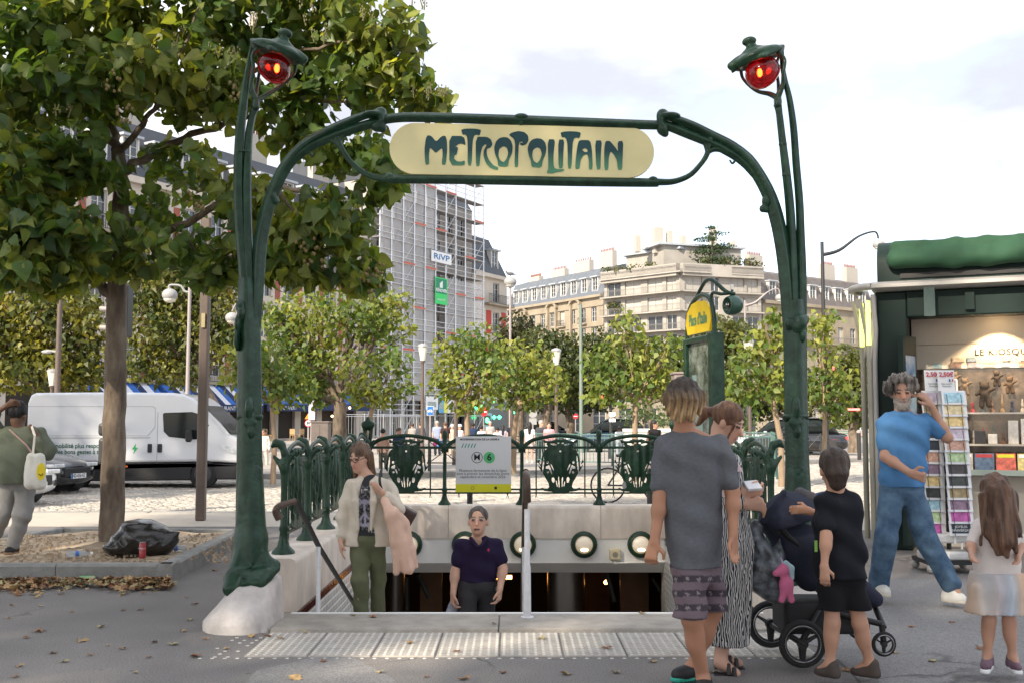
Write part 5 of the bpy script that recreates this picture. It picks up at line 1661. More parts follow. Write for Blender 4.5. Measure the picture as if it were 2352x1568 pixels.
def bow_mesh(L):
 pts=[(-.0,0,.70),(.03,0,.755),(.10,0,.82),(.22,0,.868),(L/2,0,.905),(L-.22,0,.868),(L-.10,0,.82),(L-.03,0,.755),(L,0,.70)]
 return mb_mesh(MB().tube(spline(pts,4),[.034,.030,.026,.024,.024,.024,.026,.030,.034],8,.55),'bow',M_green)
def leafy(name='volute'):
 s=SDF(.025)
 s.chain([(0,0,.70),(.0,0,.83),(.03,0,.90),(.075,0,.915),(.105,0,.885)],[.028,.028,.030,.028,.016]);s.cone((0,0,.74),(-.09,0,.84),.036,.014);s.cone((0,0,.70),(.09,0,.80),.036,.014);s.cone((0,0,.5),(0,0,.72),.026,.036)
 V_,F_=s.mesh(.009);o_=np_mesh(name,V_,F_,M_green,None,True);me=o_.data;bpy.data.objects.remove(o_);return me
ME_vol=leafy()
def railing(label,P0,ang,nb,L,corner=(0,0),skip=(),side=False):
 t=thing('iron_railing',label,'railing',P0)
 R=Matrix.Rotation(ang,4,'Z')
 def put(nm,me,x,rot=0):
  o=link_mesh(nm,me,None,t);o.matrix_local=R@Matrix.Translation((x,0,0))@Matrix.Rotation(rot,4,'Z');return o
 bl=L/nb
 bm_=bow_mesh(bl)
 for i in range(nb+1):
  c=(i==0 and corner[0])or(i==nb and corner[1])
  if c is None:continue
  put('corner_post' if c else 'post',ME_cpost if c else ME_spost if side else ME_post,i*bl)
  if side and not c:put('volute',ME_vol,i*bl,-math.pi/2*(1 if P0[0]<0 else-1))
 for i in range(nb):
  put('bow',bm_,i*bl)
  if i not in skip:put('cartouche',ME_cart,(i+.5)*bl)
 for z,r in((.155,.011),(.202,.011),(.748,.016)):
  o=MB().box((0,-r*.8,z-r),(L,r*.8,z+r)).build('rail',M_green,t,None,True);o.matrix_local=R
 bar=mb_mesh(MB().cyl((0,0,.13),(0,0,.75),.0095,6).tube([(-.012,0,.09),(-.006,0,.12),(0,0,.135),(.006,0,.12),(.012,0,.09)],.004,4),'bar',M_green,None)
 for i in range(nb):
  for q in(.185,.815):put('bar',bar,(i+q)*bl)
 return t
railing('ornate green railing along the far end of the stairwell',(-1.90,YB+.17,PZ),0,4,4.06,(1,1),(1,))
railing('ornate green railing on the parapet beside the woman in the blazer',(SL-.18,YB+.10,PZ),-math.pi/2,5,4.95,(None,0),(),True)
railing('ornate green railing on the parapet behind the pushchair',(SR+.18,YB+.10,PZ),-math.pi/2,5,4.95,(None,0),(),True)
a,b=at(1047,1001,YB+.11),at(1174,1129,YB+.11)
po=thing('notice_board','white and yellow line closure notice tied to the far railing','notice',((a.x+b.x)/2,YB+.11,b.z))
zc=lambda f:b.z+(a.z-b.z)*f
W_=b.x-a.x
bevel(MB().box((a.x,YB+.105,b.z),(b.x,YB+.115,a.z)).build('board',mat('notice_white',(.70,.70,.72),.35,coat=.3),po),.003)
MB().box((a.x+.001,YB+.1025,b.z+.001),(b.x-.001,YB+.1045,zc(.145))).build('yellow_band',mat('notice_yellow',(.72,.70,.02),.4),po)
ink=mat('notice_ink',(.02,.022,.03),.5);gr_=mat('notice_green',(.10,.52,.20),.5);gd_=mat('notice_teal',(.0,.30,.20),.5)
fy=YB+.103
TX=lambda s_,sz,xf,zf,m_=ink,**k:text_on('lettering',s_,sz,(a.x+W_*xf,fy,zc(zf)),(1,0,0),(0,0,1),m_,po,**k)
TX('MODERNISATION DE LA LIGNE 6',.034,.43,.945,bold=.0012,sx=1.02)
for i in range(5):
 x=a.x+W_*(.10+.055*i)
 MB().prism([(0,0),(.013,0),(.035,.055),(.022,.055)],(x,fy,zc(.795)),(1,0,0),(0,0,1),(0,-.001,0)).build('green_stripe',gd_,po)
def disc(x,z,r,m_,dy=0,ring=0):
 mb=MB();n=28
 pts=[(r*math.cos(2*math.pi*i/n),r*math.sin(2*math.pi*i/n))for i in range(n)]
 if ring:
  for i in range(n):
   p,q=pts[i],pts[(i+1)%n];g=(r-ring)/r
   mb.quad((x+p[0],fy-dy,z+p[1]),(x+q[0],fy-dy,z+q[1]),(x+q[0]*g,fy-dy,z+q[1]*g),(x+p[0]*g,fy-dy,z+p[1]*g))
 else:
  mb.prism(pts,(x,fy-dy,z),(1,0,0),(0,0,1),(0,-.001,0))
 return mb.build('emblem',m_,po)
disc(a.x+W_*.385,zc(.62),.073,ink,.001,.008);TX('M',.115,.385,.62,bold=.001)
disc(a.x+W_*.605,zc(.62),.075,gr_);TX('6',.12,.605,.62,bold=.004).location.y-=.002
for i,s_ in enumerate(('Plusieurs fermetures de la ligne','sont à prévoir les dimanches entre','septembre et novembre 2026')):TX(s_,.049,.49,.385-.056*i)
TX('RATP',.028,.40,.075,bold=.001);disc(a.x+W_*.305,zc(.075),.022,ink,.001,.004);TX('îledeFrance',.030,.60,.078,bold=.001);MB().box((a.x+W_*.70,fy-.002,zc(.05)),(a.x+W_*.745,fy,zc(.10))).build('emblem',ink,po)
M_brass=mat('worn_brown_rail',(.085,.058,.045),.35,.3,var=.3,vscale=8)
M_black=mat('black_iron',(.016,.016,.017),.4)
hb=gnd(1211,1424)
hr=thing('stair_handrail','white central handrail post with worn brown grip at the top step','handrail',hb)
MB().lathe(hb,[(.05,0),(.05,.03),(.03,.035),(.027,.40),(.022,.42),(.022,.84)],14).build('post',mat('chipped_white_paint',(.66,.66,.68),.5,var=.15,vscale=20),hr,40)
tp=Vector((hb.x,hb.y,.84))
MB().tube(spline([tp+Vector((0,-.02,.06)),tp+Vector((-.004,-.05,.16)),tp+Vector((-.006,-.02,.25)),tp+Vector((-.008,.12,.25)),tp+Vector((-.01,.5,.02)),tp+Vector((-.01,4.8,-2.5))],5),[.030,.031,.03,.026,.024,.024],10).build('grip',M_brass,hr,60)
for q in(1.2,2.6):MB().cyl((tp.x-.01,tp.y+q,tp.z-.37-(q-.5)*.586+.35),(tp.x-.01,tp.y+q,-q*.55-.1),.02,8).build('post',MATS['chipped_white_paint'],hr)
hl_=thing('wall_handrail','black sloping handrail with curled brown end by the left parapet','handrail',at(731,1399,8.32))
MB().tube(spline([at(642,1190,7.52),at(634,1172,7.5),at(645,1160,7.5),at(680,1149,7.55)],5),[.03,.028,.024,.022],10).build('grip',M_brass,hl_,60)
MB().tube([at(680,1149,7.55),at(731,1252,8.32),at(822,1400,10.4)],.024,8,.6).build('rail',M_black,hl_,60)
MB().cyl(at(731,1254,8.32),(at(731,1399,8.32).x,8.32,-.1),.018,8).build('post',MATS['chipped_white_paint'],hl_)
L0,R0=at(1579,780,12.65),at(1641,765,11.78)
ms=thing('map_stand','green cast iron map stand with yellow station plate behind the man in grey','map stand',(L0.x,12.2,0))
wd=Vector((R0.x-L0.x,R0.y-L0.y,0));WL_=wd.length;wu=wd/WL_;wn=Vector((wu.y,-wu.x,0));zt_=2.50
mf=MB()
ob=lambda m_,s0,s1,d0,d1,z0,z1:m_.obox(L0*Vector((1,1,0)).to_2d().to_3d().length*0+Vector((L0.x,L0.y,(z0+z1)/2))+wu*((s0+s1)/2)+wn*((d0+d1)/2),wu*((s1-s0)/2),wn*((d1-d0)/2),(0,0,(z1-z0)/2))
ob(mf,0,.07,-.06,.06,.2,zt_);ob(mf,WL_-.07,WL_+.05,-.10,.06,0,zt_+.02);ob(mf,.071,WL_-.071,-.06,.06,zt_-.07,zt_);ob(mf,.071,WL_-.071,-.06,.06,.3,.5);ob(mf,-.02,.09,-.08,.08,0,.2)
bevel(mf.build('frame',M_green,ms),.015)
mg=MB();ob(mg,.072,WL_-.072,.0,.01,.502,zt_-.072);mg.build('map_glass',mat('map_glass',(.09,.11,.095),.06,var=.5,vscale=5,var2=(.26,.29,.26),coat=1),ms)  # mottled grey-green is a painted stand-in for trees reflected in the glass
for(s_,z_,w_,h_,c_)in((.25,2.0,.14,.12,(.2,.3,.3)),(.3,1.75,.16,.2,(.3,.36,.33)),(.78,2.25,.10,.16,(.03,.22,.2)),(.82,2.36,.08,.12,(.4,.03,.03)),(.6,1.7,.06,.3,(.22,.12,.08)),(.4,1.45,.2,.10,(.2,.3,.28))):
 m_=MB();ob(m_,s_-w_/2,s_+w_/2,.0101,.0125,z_-h_/2,z_+h_/2);m_.build('map_print',mat('map_print_%d'%int(s_*100),c_,.3),ms)
plate=[(.10,.04),(.03,.17),(.09,.31),(.26,.40),(.5,.42),(.74,.40),(.91,.31),(.97,.17),(.90,.04)]
pl_=MB().prism([(x*WL_,z)for x,z in plate],Vector((L0.x,L0.y,zt_))+wn*.0,wu,(0,0,1),wn*.03).build('station_plate',mat('plate_yellow',(.80,.56,.02),.35,var=.08),ms)
text_on('lettering',"Place d'Italie",.19,Vector((L0.x,L0.y,zt_+.20))+wu*(WL_*.5)+wn*.033,wu,(0,0,1),M_letter,pl_,sx=.62,bold=.006)
arc=[Vector((L0.x,L0.y,zt_))+wu*(x*WL_)+Vector((0,0,z))for x,z in((0,-.02),(.02,.20),(.14,.38),(.4,.47),(.7,.47),(.92,.36),(1.0,.12),(1.0,-.02))]
MB().tube(spline(arc,4),.028,8).build('plate_frame',M_green,ms,60)
lb_=at(1678,702,11.7)
MB().tube(spline([Vector((L0.x,L0.y,zt_+.30))+wu*.1,Vector((L0.x,L0.y,zt_+.52))+wu*(WL_*.45),Vector((L0.x,L0.y,zt_+.64))+wu*(WL_*.85),lb_+Vector((-.05,0,.16)),lb_+Vector((.05,0,.13))],5),[.02,.022,.024,.024,.02],8).build('lamp_arm',M_green,ms,60)
MB().tube(spline([Vector((L0.x,L0.y,zt_+.1))+wu*WL_,Vector((L0.x,L0.y,zt_+.45))+wu*(WL_*.92),lb_+Vector((-.10,0,.13)),lb_+Vector((.0,0,.14))],5),.02,8).build('lamp_arm',M_green,ms,60)
s=SDF(.01);s.ell(lb_+Vector((.02,0,.0)),(.125,.115,.115)).ell(lb_+Vector((-.075,-.03,-.005)),(.09,.09,.095),.01,'s').cone(lb_+Vector((.02,0,.10)),lb_+Vector((.02,0,.19)),.022,.014)
s.build('lamp_hood',mat('hood_green',(.03,.085,.06),.35,coat=.3),.008,ms)
MB().cyl(lb_+Vector((.02,0,.18)),lb_+Vector((.02,0,.24)),.018,8).build('lamp_insulator',M_white,ms)
MB().sphere(lb_+Vector((-.03,-.01,0)),.035,8,6).build('lamp_bulb',mat('dead_bulb',(.12,.11,.1),.2),ms)
# ======== STREET FURNITURE
M_pole=mat('brown_pole_paint',(.105,.078,.066),.5,var=.15,vscale=6)
M_polegrey=mat('mauve_grey_pole',(.30,.265,.26),.5)
M_lampgrey=mat('lamp_grey',(.30,.30,.30),.35)
M_lglass=mat('lantern_glass',(.62,.60,.54),.3)
M_redled=mat('red_signal',(.5,.02,.02),.4,emit=(1,.06,.05),estr=3)
M_greenled=mat('green_signal',(.02,.5,.2),.4,emit=(.05,1,.30),estr=2.6)
M_sigbox=mat('signal_black',(.025,.025,.027),.5)
M_signw=mat('sign_white',(.78,.78,.78),.4);M_signr=mat('sign_red',(.55,.02,.03),.4);M_signb=mat('sign_blue',(.02,.13,.42),.4)
def pole(name,label,cat,x,yt,Y,wpx,m,sq=False,zt=None,group=None):
 k=pxm(Y);b_=at(x,1000,Y);z=at(x,yt,Y).z if zt is None else zt
 t=thing(name,label,cat,(b_.x,Y,0),group)
 r=wpx*k/2
 mb=MB()
 if sq:mb.box((b_.x-r,Y-r,0),(b_.x+r,Y+r,z))
 else:mb.tube([(b_.x,Y,0),(b_.x,Y,.5),(b_.x,Y,.52),(b_.x,Y,z)],[r*1.5,r*1.45,r,r*.75],10)
 o=mb.build('pole',m,t,None if sq else 40)
 if sq:bevel(o,r*.35)
 return t,b_.x,z,k
t,x,z,k=pole('signal_pole','dark brown square pole on the pavement edge between tree and portal','pole',465,500,16.0,21,M_pole,True)
MB().box((x-.028,15.90,z*.63),(x+.028,15.925,z*.63+.22)).build('service_hatch',mat('brass_plate',(.4,.34,.2),.4,.6),t)
t,x,z,k=pole('camera_mast','tapering brown mast behind the white van with side bracket','mast',128,690,40,15,M_pole)
MB().tube([(x,40,4.15),(x-.45,40,4.2)],.05,6).build('bracket',M_lampgrey,t);MB().sphere((x-.45,40,4.15),.16,10,6,(1.4,.8,.5)).build('camera',M_lampgrey,t)
t,x,z,k=pole('lamp_post','tall grey lamp post with curved arm and globe lamp above the van','lamp post',428,640,40,10,M_polegrey)
zl=at(428,678,40).z;xl=at(390,678,40).x
MB().tube(spline([(x,40,zl+.1),(x-.2,40,zl+.15),(x-.35,40,zl+.35),(xl,40,zl+.38),(xl,40,zl+.2)],5),.05,6).build('arm',M_lampgrey,t,60)
MB().sphere((xl,40,zl),.30,14,10,(1,1,.85)).build('lamp_head',M_lampgrey,t,80);MB().sphere((xl,40,zl-.14),.24,12,8,(1,1,.7)).build('lamp_glass',M_lglass,t,80)
sx_=at(290,700,18.0);
t=thing('traffic_signal','traffic signal seen side on behind the tree trunk','traffic signal',(sx_.x-.12,18,0))
MB().cyl((sx_.x-.12,18,0),(sx_.x-.12,18,3.9),.07,10).build('pole',M_pole,t)
bevel(MB().box((sx_.x-.10,17.85,at(290,775,18).z),(sx_.x+.075,18.15,at(290,655,18).z)).build('head',M_sigbox,t),.03)
for yy in(668,712,755):
 q=at(234,yy,18);MB().tube([(q.x+.25,18,q.z),(q.x-.03,18,q.z+.02)],[.055,.045],12).build('visor',M_polegrey,t)
for yy,hh in((985,.22),(1035,.45)):
 q=at(234,yy,18);bevel(MB().box((q.x-.04,17.9,q.z-hh/2),(q.x+.3,18.1,q.z+hh/2)).build('repeater',M_sigbox,t),.05)
def lantern(label,x,yt,Y,w=24):
 t,X_,z,k=pole('park_lantern',label,'lantern',x,yt+30,Y,9,M_pole,group='lanterns on the plaza')
 r=w*k/2;h=32*k
 MB().lathe((X_,Y,z),[(r*.45,0),(r*.92,h)],8).build('glass',M_lglass,t);MB().lathe((X_,Y,z+h),[(r*1.05,0),(r*.9,.07),(r*.3,.12)],12).build('cap',M_lampgrey,t)
 MB().lathe((X_,Y,z-.12),[(r*.3,0),(r*.5,.12)],8).build('collar',M_pole,t)
lantern('white glass lantern in front of the scaffolding',970,798,38);lantern('white glass lantern between two young trees',1278,808,40);lantern('white glass lantern right of the map stand',1723,788,36,26);lantern('white glass lantern above the van near the left edge',115,855,42)
def arm_lamp(label,x,yt,Y,xg,yg,wp=8,bird=False,m=M_polegrey,gr=.3,peak=0):
 t,X_,z,k=pole('street_lamp',label,'street lamp',x,yt,Y,wp,m,group='arm lamps round the square')
 g=at(xg,yg,Y)
 if abs(xg-x)>8:
  s_=1 if xg>x else-1
  MB().tube(spline([(X_,Y,g.z-.45),(X_+(g.x-X_)*.3,Y,g.z-.25),(X_+(g.x-X_)*.65,Y,g.z+.35),(g.x-s_*.15,Y,g.z+.55),(g.x,Y,g.z+.25)],5),[.09,.08,.05,.04,.04],6).build('arm',m,t,60)
 MB().sphere(g,gr,14,8,(1,1,.8)).build('lamp_head',M_lampgrey,t,80);MB().sphere((g.x,Y,g.z-gr*.35),gr*.8,12,8,(1,1,.7)).build('lamp_glass',M_lglass,t,80)
 return t,g
t,g=arm_lamp('tall lamp post with a bird on its globe by the corner house',1172,655,60,1172,648,7,gr=.38)
bd=SDF(.04).ell((g.x,60,g.z+.48),(.22,.09,.10)).cone((g.x-.15,60,g.z+.5),(g.x-.24,60,g.z+.62),.07,.05).cone((g.x+.1,60,g.z+.45),(g.x+.34,60,g.z+.42),.05,.02).cone((g.x,60,g.z+.3),(g.x,60,g.z+.42),.02,.03)
tag(bd.build('pigeon',mat('pigeon_grey',(.10,.10,.11),.8),.02),'small dark bird perched on the tall globe lamp','bird')
arm_lamp('slender lamp with a sweeping arm behind the map stand',1716,690,60,1792,685,6)
t,g=arm_lamp('tall black lamp post with sweeping arm beside the kiosk roof',1898,556,44,2018,562,11,m=M_sigbox,gr=.26)
q=at(1912,845,43.9)
bevel(MB().box((q.x-.15,43.7,q.z-.14),(q.x+.25,43.9,q.z+.14)).build('signal_head',M_sigbox,t),.03);MB().sphere((q.x-.02,43.69,q.z),.07,8,6,(.7,.4,1.2)).build('red_light',M_redled,t)
q=at(1945,939,43.9);MB().box((q.x-.7,43.7,q.z-.14),(q.x-.3,43.9,q.z+.28)).build('sign_box',M_sigbox,t);MB().box((q.x-.28,43.75,q.z-.05),(q.x+.5,43.85,q.z+.04)).build('red_display',M_redled,t)
arm_lamp('globe lamp half hidden in the big tree above the portal lamp',556,-60,16.5,604,32,8,gr=.165)
arm_lamp('globe lamp just left of the portal post at mid height',556,690,42,533,730,7,gr=.28)
pole('plain_mast','plain greenish mast in front of the limestone building','mast',1335,700,50,9,mat('green_grey_mast',(.16,.20,.17),.5));
t,x,z,k=pole('pedestrian_signal','black pedestrian signal pole with red man and white paper notice','signal',1403,870,42,8,M_sigbox)
q=at(1388,916,41.9)
bevel(MB().box((q.x-.26,41.75,q.z-.22),(q.x+.24,41.9,q.z+.22)).build('head',M_sigbox,t),.02)
MB().sphere((q.x-.11,41.74,q.z+.11),.045,8,6).sphere((q.x-.11,41.74,q.z),.06,8,6,(.8,.4,1.5)).cyl((q.x-.14,41.74,q.z-.06),(q.x-.15,41.74,q.z-.17),.025,6).cyl((q.x-.08,41.74,q.z-.06),(q.x-.07,41.74,q.z-.17),.025,6).build('red_man',M_redled,t)
q=at(1406,957,41.85);MB().box((q.x-.13,41.8,q.z-.19),(q.x+.13,41.82,q.z+.19)).build('paper_notice',M_signw,t)
text_on('lettering','350€',.14,(q.x,41.79,q.z-.02),(1,0,0),(0,0,1),ink,t,bold=.004)
def sign(name,label,x,y,Y,r,kind,post=True,sxx=1.0):
 q=at(x,y,Y)
 t=thing(name,label,'road sign',(q.x,Y,0))
 if post:MB().cyl((q.x,Y+.05,0),(q.x,Y+.05,q.z+r*.8),.035,8).build('post',M_polegrey,t)
 n=24;ring=lambda f:[(r*f*sxx*math.cos(2*math.pi*i/n),r*f*math.sin(2*math.pi*i/n))for i in range(n)]
 pr=lambda poly,y_,m,nm:MB().prism(poly,(q.x,Y-y_,q.z),(1,0,0),(0,0,1),(0,.01,0)).build(nm,m,t)
 if kind=='noentry':pr(ring(1),0,M_signr,'disc');pr([(-.7*r*sxx,-.13*r),(.7*r*sxx,-.13*r),(.7*r*sxx,.13*r),(-.7*r*sxx,.13*r)],.012,M_signw,'bar')
 if kind=='30':
  pr(ring(1),0,M_signr,'disc');pr(ring(.78),.012,M_signw,'face');text_on('lettering','30',r*1.05,(q.x,Y-.014,q.z),(1,0,0),(0,0,1),ink,t,bold=.008)
  MB().prism([(-r,1.15*r),(r,1.15*r),(.15*r,2.6*r),(-.15*r,2.6*r)],(q.x,Y,q.z),(1,0,0),(0,0,1),(0,.01,0)).build('warning_triangle',mat('sign_orange',(.75,.25,.03),.5),t)
 if kind=='bike':
  pr([(-r*.72,-r),(r*.72,-r),(r*.72,r),(-r*.72,r)],0,M_signw,'border');pr([(-r*.64,-r*.92),(r*.64,-r*.92),(r*.64,r*.92),(-r*.64,r*.92)],.012,M_signb,'panel')
  mb=MB()
  for sx in(-1,1):mb.tube([(q.x+sx*r*.3+r*.19*math.cos(u_),Y-.015,q.z-r*.15+r*.19*math.sin(u_))for u_ in np.linspace(0,6.28,13)],.012,4)
  mb.tube([(q.x-r*.3,Y-.015,q.z-r*.15),(q.x-r*.12,Y-.015,q.z+r*.2),(q.x+r*.22,Y-.015,q.z+r*.2),(q.x+r*.3,Y-.015,q.z-r*.15)],.012,4);mb.build('bicycle_symbol',M_signw,t)
 if kind=='back':pr(ring(1),0,M_lampgrey,'disc');MB().box((q.x-r*.9,Y,q.z-r*2.6),(q.x+r*.9,Y+.01,q.z-r*1.1)).build('plate',M_lampgrey,t)
 return t,q
sign('road_sign','no entry sign in front of the pharmacy',1112,945,52,.24,'noentry',True,.7)
sign('road_sign','small distant no entry sign under the trees',1322,955,80,.20,'noentry')
sign('road_sign','thirty speed limit sign with orange triangle before the restaurant',708,971,40,.14,'30')
sign('road_sign','square blue bicycle sign below the works posters',988,942,50,.22,'bike')
sign('road_sign','grey back of a round sign under the dark trees',1224,949,55,.22,'back')
t,x,z,k=pole('sticker_pole','pale mast covered with stickers behind the speed sign','mast',717,850,39,9,M_polegrey)
MB().box((x-.12,38.85,1.55),(x+.12,38.87,2.25)).build('sticker',mat('lilac_sticker',(.5,.48,.62),.6),t)
t,x,z,k=pole('dark_mast','dark mast standing right of the blue works poster','mast',1047,890,36,11,M_pole)
t,x,z,k=pole('plain_pole','brown mast right of the pharmacy front','mast',1172+4,925,34,11,M_pole)
for(lb,x,y,Y)in(('green pedestrian light under the no entry sign',1119,964,51.8),('green traffic light behind the portal post',549,922,45)):
 q=at(x,y,Y);t=thing('signal_light',lb,'signal',(q.x,Y,0))
 bevel(MB().box((q.x-.16,Y+.06,q.z-.24),(q.x+.16,Y+.22,q.z+.24)).build('head',M_sigbox,t),.02);MB().sphere((q.x,Y+.05,q.z),.11,10,6,(.8,.4,1.2)).build('green_light',M_greenled,t);MB().cyl((q.x+.2,Y+.1,0),(q.x+.2,Y+.1,q.z),.05,8).build('pole',M_sigbox,t)
def cabinet(name,label,cat,x,y0,y1,w,Y,m,lid=None,graf=False):
 k=pxm(Y);c=at(x,y0,Y);W2=w*k/2
 t=thing(name,label,cat,(c.x,Y,0))
 bevel(MB().box((c.x-W2,Y-.3,0),(c.x+W2,Y+.3,c.z)).build('body',m,t),.03)
 MB().box((c.x-.005,Y-.304,.15),(c.x+.005,Y-.301,c.z-.08)).build('door_gap',M_sigbox,t)
 bevel(MB().box((c.x-W2-.03,Y-.33,c.z),(c.x+W2+.03,Y+.33,c.z+(.06 if lid is None else .12))).build('lid',lid or m,t),.02)
 if graf:
  mb=MB()
  for _ in range(9):
   p=Vector((c.x+random.uniform(-.25,.1),Y-.31,random.uniform(.5,1.1)));mb.tube([p,p+Vector((random.uniform(-.1,.12),0,random.uniform(-.1,.12))),p+Vector((random.uniform(-.12,.12),0,random.uniform(-.1,.1)))],.012,4)
  mb.build('graffiti',mat('graffiti_white',(.6,.6,.58),.7),t)
cabinet('utility_cabinet','brown utility cabinet with white graffiti behind the left railing','cabinet',738,970,1020,40,38,mat('cabinet_brown',(.13,.105,.095),.6,var=.2,vscale=5),None,True)
gw=mat('bin_white',(.58,.60,.57),.5)
cabinet('recycling_bin','white recycling bin with raised lid between railing and woman','bin',1462,992,1060,56,34,gw,mat('bin_lid',(.62,.66,.62),.4))
cabinet('recycling_bin','white recycling bin just behind the man in grey','bin',1530,992,1060,60,34,gw,MATS['bin_lid'])
cabinet('tree_box','grey brown box on the mast left of the map stand','cabinet',1562,860,900,34,26,mat('box_taupe',(.22,.18,.17),.6))
def bollard(label,x,yb,yt,zb=0.0,w=9):
 p=gnd(x,yb,zb);k=pxm(p.y);h=at(x,yt,p.y).z
 t=thing('bollard',label,'bollard',p,'bollards');r=w*k/2
 MB().tube([p,p+Vector((0,0,h*.88-zb))],r,10).build('shaft',M_sigbox,t,40);MB().lathe((p.x,p.y,h*.88),[(r*1.0,0),(r*1.25,.02),(r*1.1,.08),(r*.4,.12)],10).build('cap',M_polegrey,t)
bollard('black bollard on the far kerb left of the kiosk',1974,1055,985);bollard('brown bollard below the closure notice',1079,1196,1060,0,13);bollard('brown bollard behind the middle of the far railing',1493,1194,1060,0,13);bollard('black bollard beyond the kiosk post',1988,1032,985,0,6)
def barrier(label,xa,xb,ya,Y,h=.9):
 a_,b_=at(xa,ya,Y),at(xb,ya,Y)
 t=thing('street_barrier',label,'barrier',(a_.x,Y,0),'cross barriers');L_=b_.x-a_.x;n=max(1,round(L_/1.3))
 for i in range(n+1):MB().cyl((a_.x+i*L_/n,Y,0),(a_.x+i*L_/n,Y,h+.05),.03,8).build('post',M_sigbox,t)
 for z_ in(.25,h):MB().cyl((a_.x,Y,z_),(b_.x,Y,z_),.02,6).build('rail',M_sigbox,t)
 for i in range(n):
  x0,x1=a_.x+i*L_/n,a_.x+(i+1)*L_/n
  for(p,q)in((.25,h),(h,.25)):MB().cyl((x0,Y,p),(x1,Y,q),.015,5).build('cross_bar',M_sigbox,t)
barrier('dark cross barrier seen through the far railing left of the notice',985,1052,1050,31.6);barrier('dark cross barrier on the far kerb near the parked cars',1850,1886,1030,43.5,.95);barrier('dark cross barrier behind the far railing right of the notice',1176,1236,1050,42)
M_teal=mat('park_rail_teal',(.09,.17,.155),.5)
def fence(label,pts,h,m=M_teal,sp=.14,top=.05,name='park_railing'):
 t=thing(name,label,'fence',(pts[0][0],pts[0][1],0))
 for a_,b_ in zip(pts[:-1],pts[1:]):
  a_,b_=Vector((*a_,0)),Vector((*b_,0));L_=(b_-a_).length;n=int(L_/sp)
  for z_ in(.12,h-.12,h):MB().cyl(a_+Vector((0,0,z_)),b_+Vector((0,0,z_)),.022,6).build('rail',m,t)
  me=None
  for i in range(n+1):
   p=a_+(b_-a_)*i/n
   big=i%9==0
   if big:MB().cyl(p,p+Vector((0,0,h+.05)),.03,6).build('post',m,t)
   else:
    key=('fbar',round(h,2),m.name)
    if key not in RM:RM[key]=mb_mesh(MB().cyl((0,0,.1),(0,0,h-.05),.011,5),'bar',m,None)
    link_mesh('bar',RM[key],None,t,p-wl(t))
 return t
G2=lambda x,Y:(at(x,1000,Y).x,Y)
fence('teal metal railing behind the woman with a ponytail',[G2(1676,33),G2(1772,31),G2(1784,27)],1.15)
fence('teal metal railing with long handrail behind the far iron railing',[G2(1232,38),G2(1330,36),G2(1440,35)],1.05)
fence('green park fence under the trees near the kiosk',[G2(1850,60),G2(1975,60)],.9,mat('park_green',(.04,.16,.09),.5),.18)
fence('grey temporary works fence in front of the restaurant',[G2(770,64),G2(880,66),G2(965,70)],1.9,M_tube,.22,name='works_fence')
M_aw=mat('awning_blue',(.03,.12,.42),.8,var=.1,vscale=2);M_aw2=mat('awning_navy',(.015,.03,.09),.8);M_aww=mat('awning_white',(.60,.62,.66),.8)
def awn(label,a0,a1,z0,z1,dp,striped,txt=None):
 t=thing('awning',label,'awning',b1.p((a0+a1)/2,0,z0),'restaurant awnings')
 n=max(1,int((a1-a0)/.55))if striped else 1
 for i in range(n):
  q0,q1=a0+(a1-a0)*i/n,a0+(a1-a0)*(i+1)/n
  m=(M_aw,M_aw2,M_aww)[i%3]if striped else M_aw
  mb=MB();mb.loft([[b1.p(q0,.1,z1),b1.p(q1,.1,z1),b1.p(q1,.1,z1-.06),b1.p(q0,.1,z1-.06)],[b1.p(q0,dp,z0),b1.p(q1,dp,z0),b1.p(q1,dp,z0-.06),b1.p(q0,dp,z0-.06)]]);mb.build('stripe' if striped else 'canopy',m,t)
 mb=MB();b1.bx(mb,a0,a1,dp-.03,dp+.03,z0-.55,z0-.02);mb.build('valance',M_aw2,t)
 for e in(a0,a1):
  mb=MB();mb.prism([(.1,z1-.08),(dp,z0-.05),(.1,z0-.05)],b1.p(e,0,0),b1.n,(0,0,1),b1.u*.03);mb.build('side_panel',M_aw,t)
 if txt:text_on('lettering',txt,.42,b1.p((a0+a1)/2,dp+.035,z0-.30),b1.u,(0,0,1),M_aww,t)
awn('striped blue restaurant awning left of the slim young tree',L1-23.5,L1-15.2,2.7,4.3,2.2,True,'RESTAURANT')
awn('lower striped blue awning on the corner of the restaurant',L1-30,L1-24,2.6,4.2,2.2,True,'HAPPY')
awn('plain blue awning beside the crooked trunk',L1-15,L1-10,2.8,4.4,2.4,False,'OUVERT')
awn('dark blue awning with lamps near the scaffolding',L1-9.6,L1-1.2,2.9,3.9,1.6,False,'ITALIE')
lt=mat('cafe_lamp',(1,.7,.3),.5,emit=(1,.62,.25),estr=3)
for i,(a_,z_,d_)in enumerate(((L1-9,2.6,1.8),(L1-6,2.6,1.8),(L1-4.4,2.6,1.8),(L1-8,1.9,.4),(L1-5,1.9,.4),(L1-20,2.4,.4),(L1-19,2.4,.4),(L1-17.5,2.4,.4))):
 tag(MB().sphere(b1.p(a_,d_,z_),.10,8,6).build('terrace_lamp',lt),'small glowing lamp on the restaurant front','lamp','lamps on the restaurant front')
M_wick=mat('wicker',(.36,.24,.12),.8)
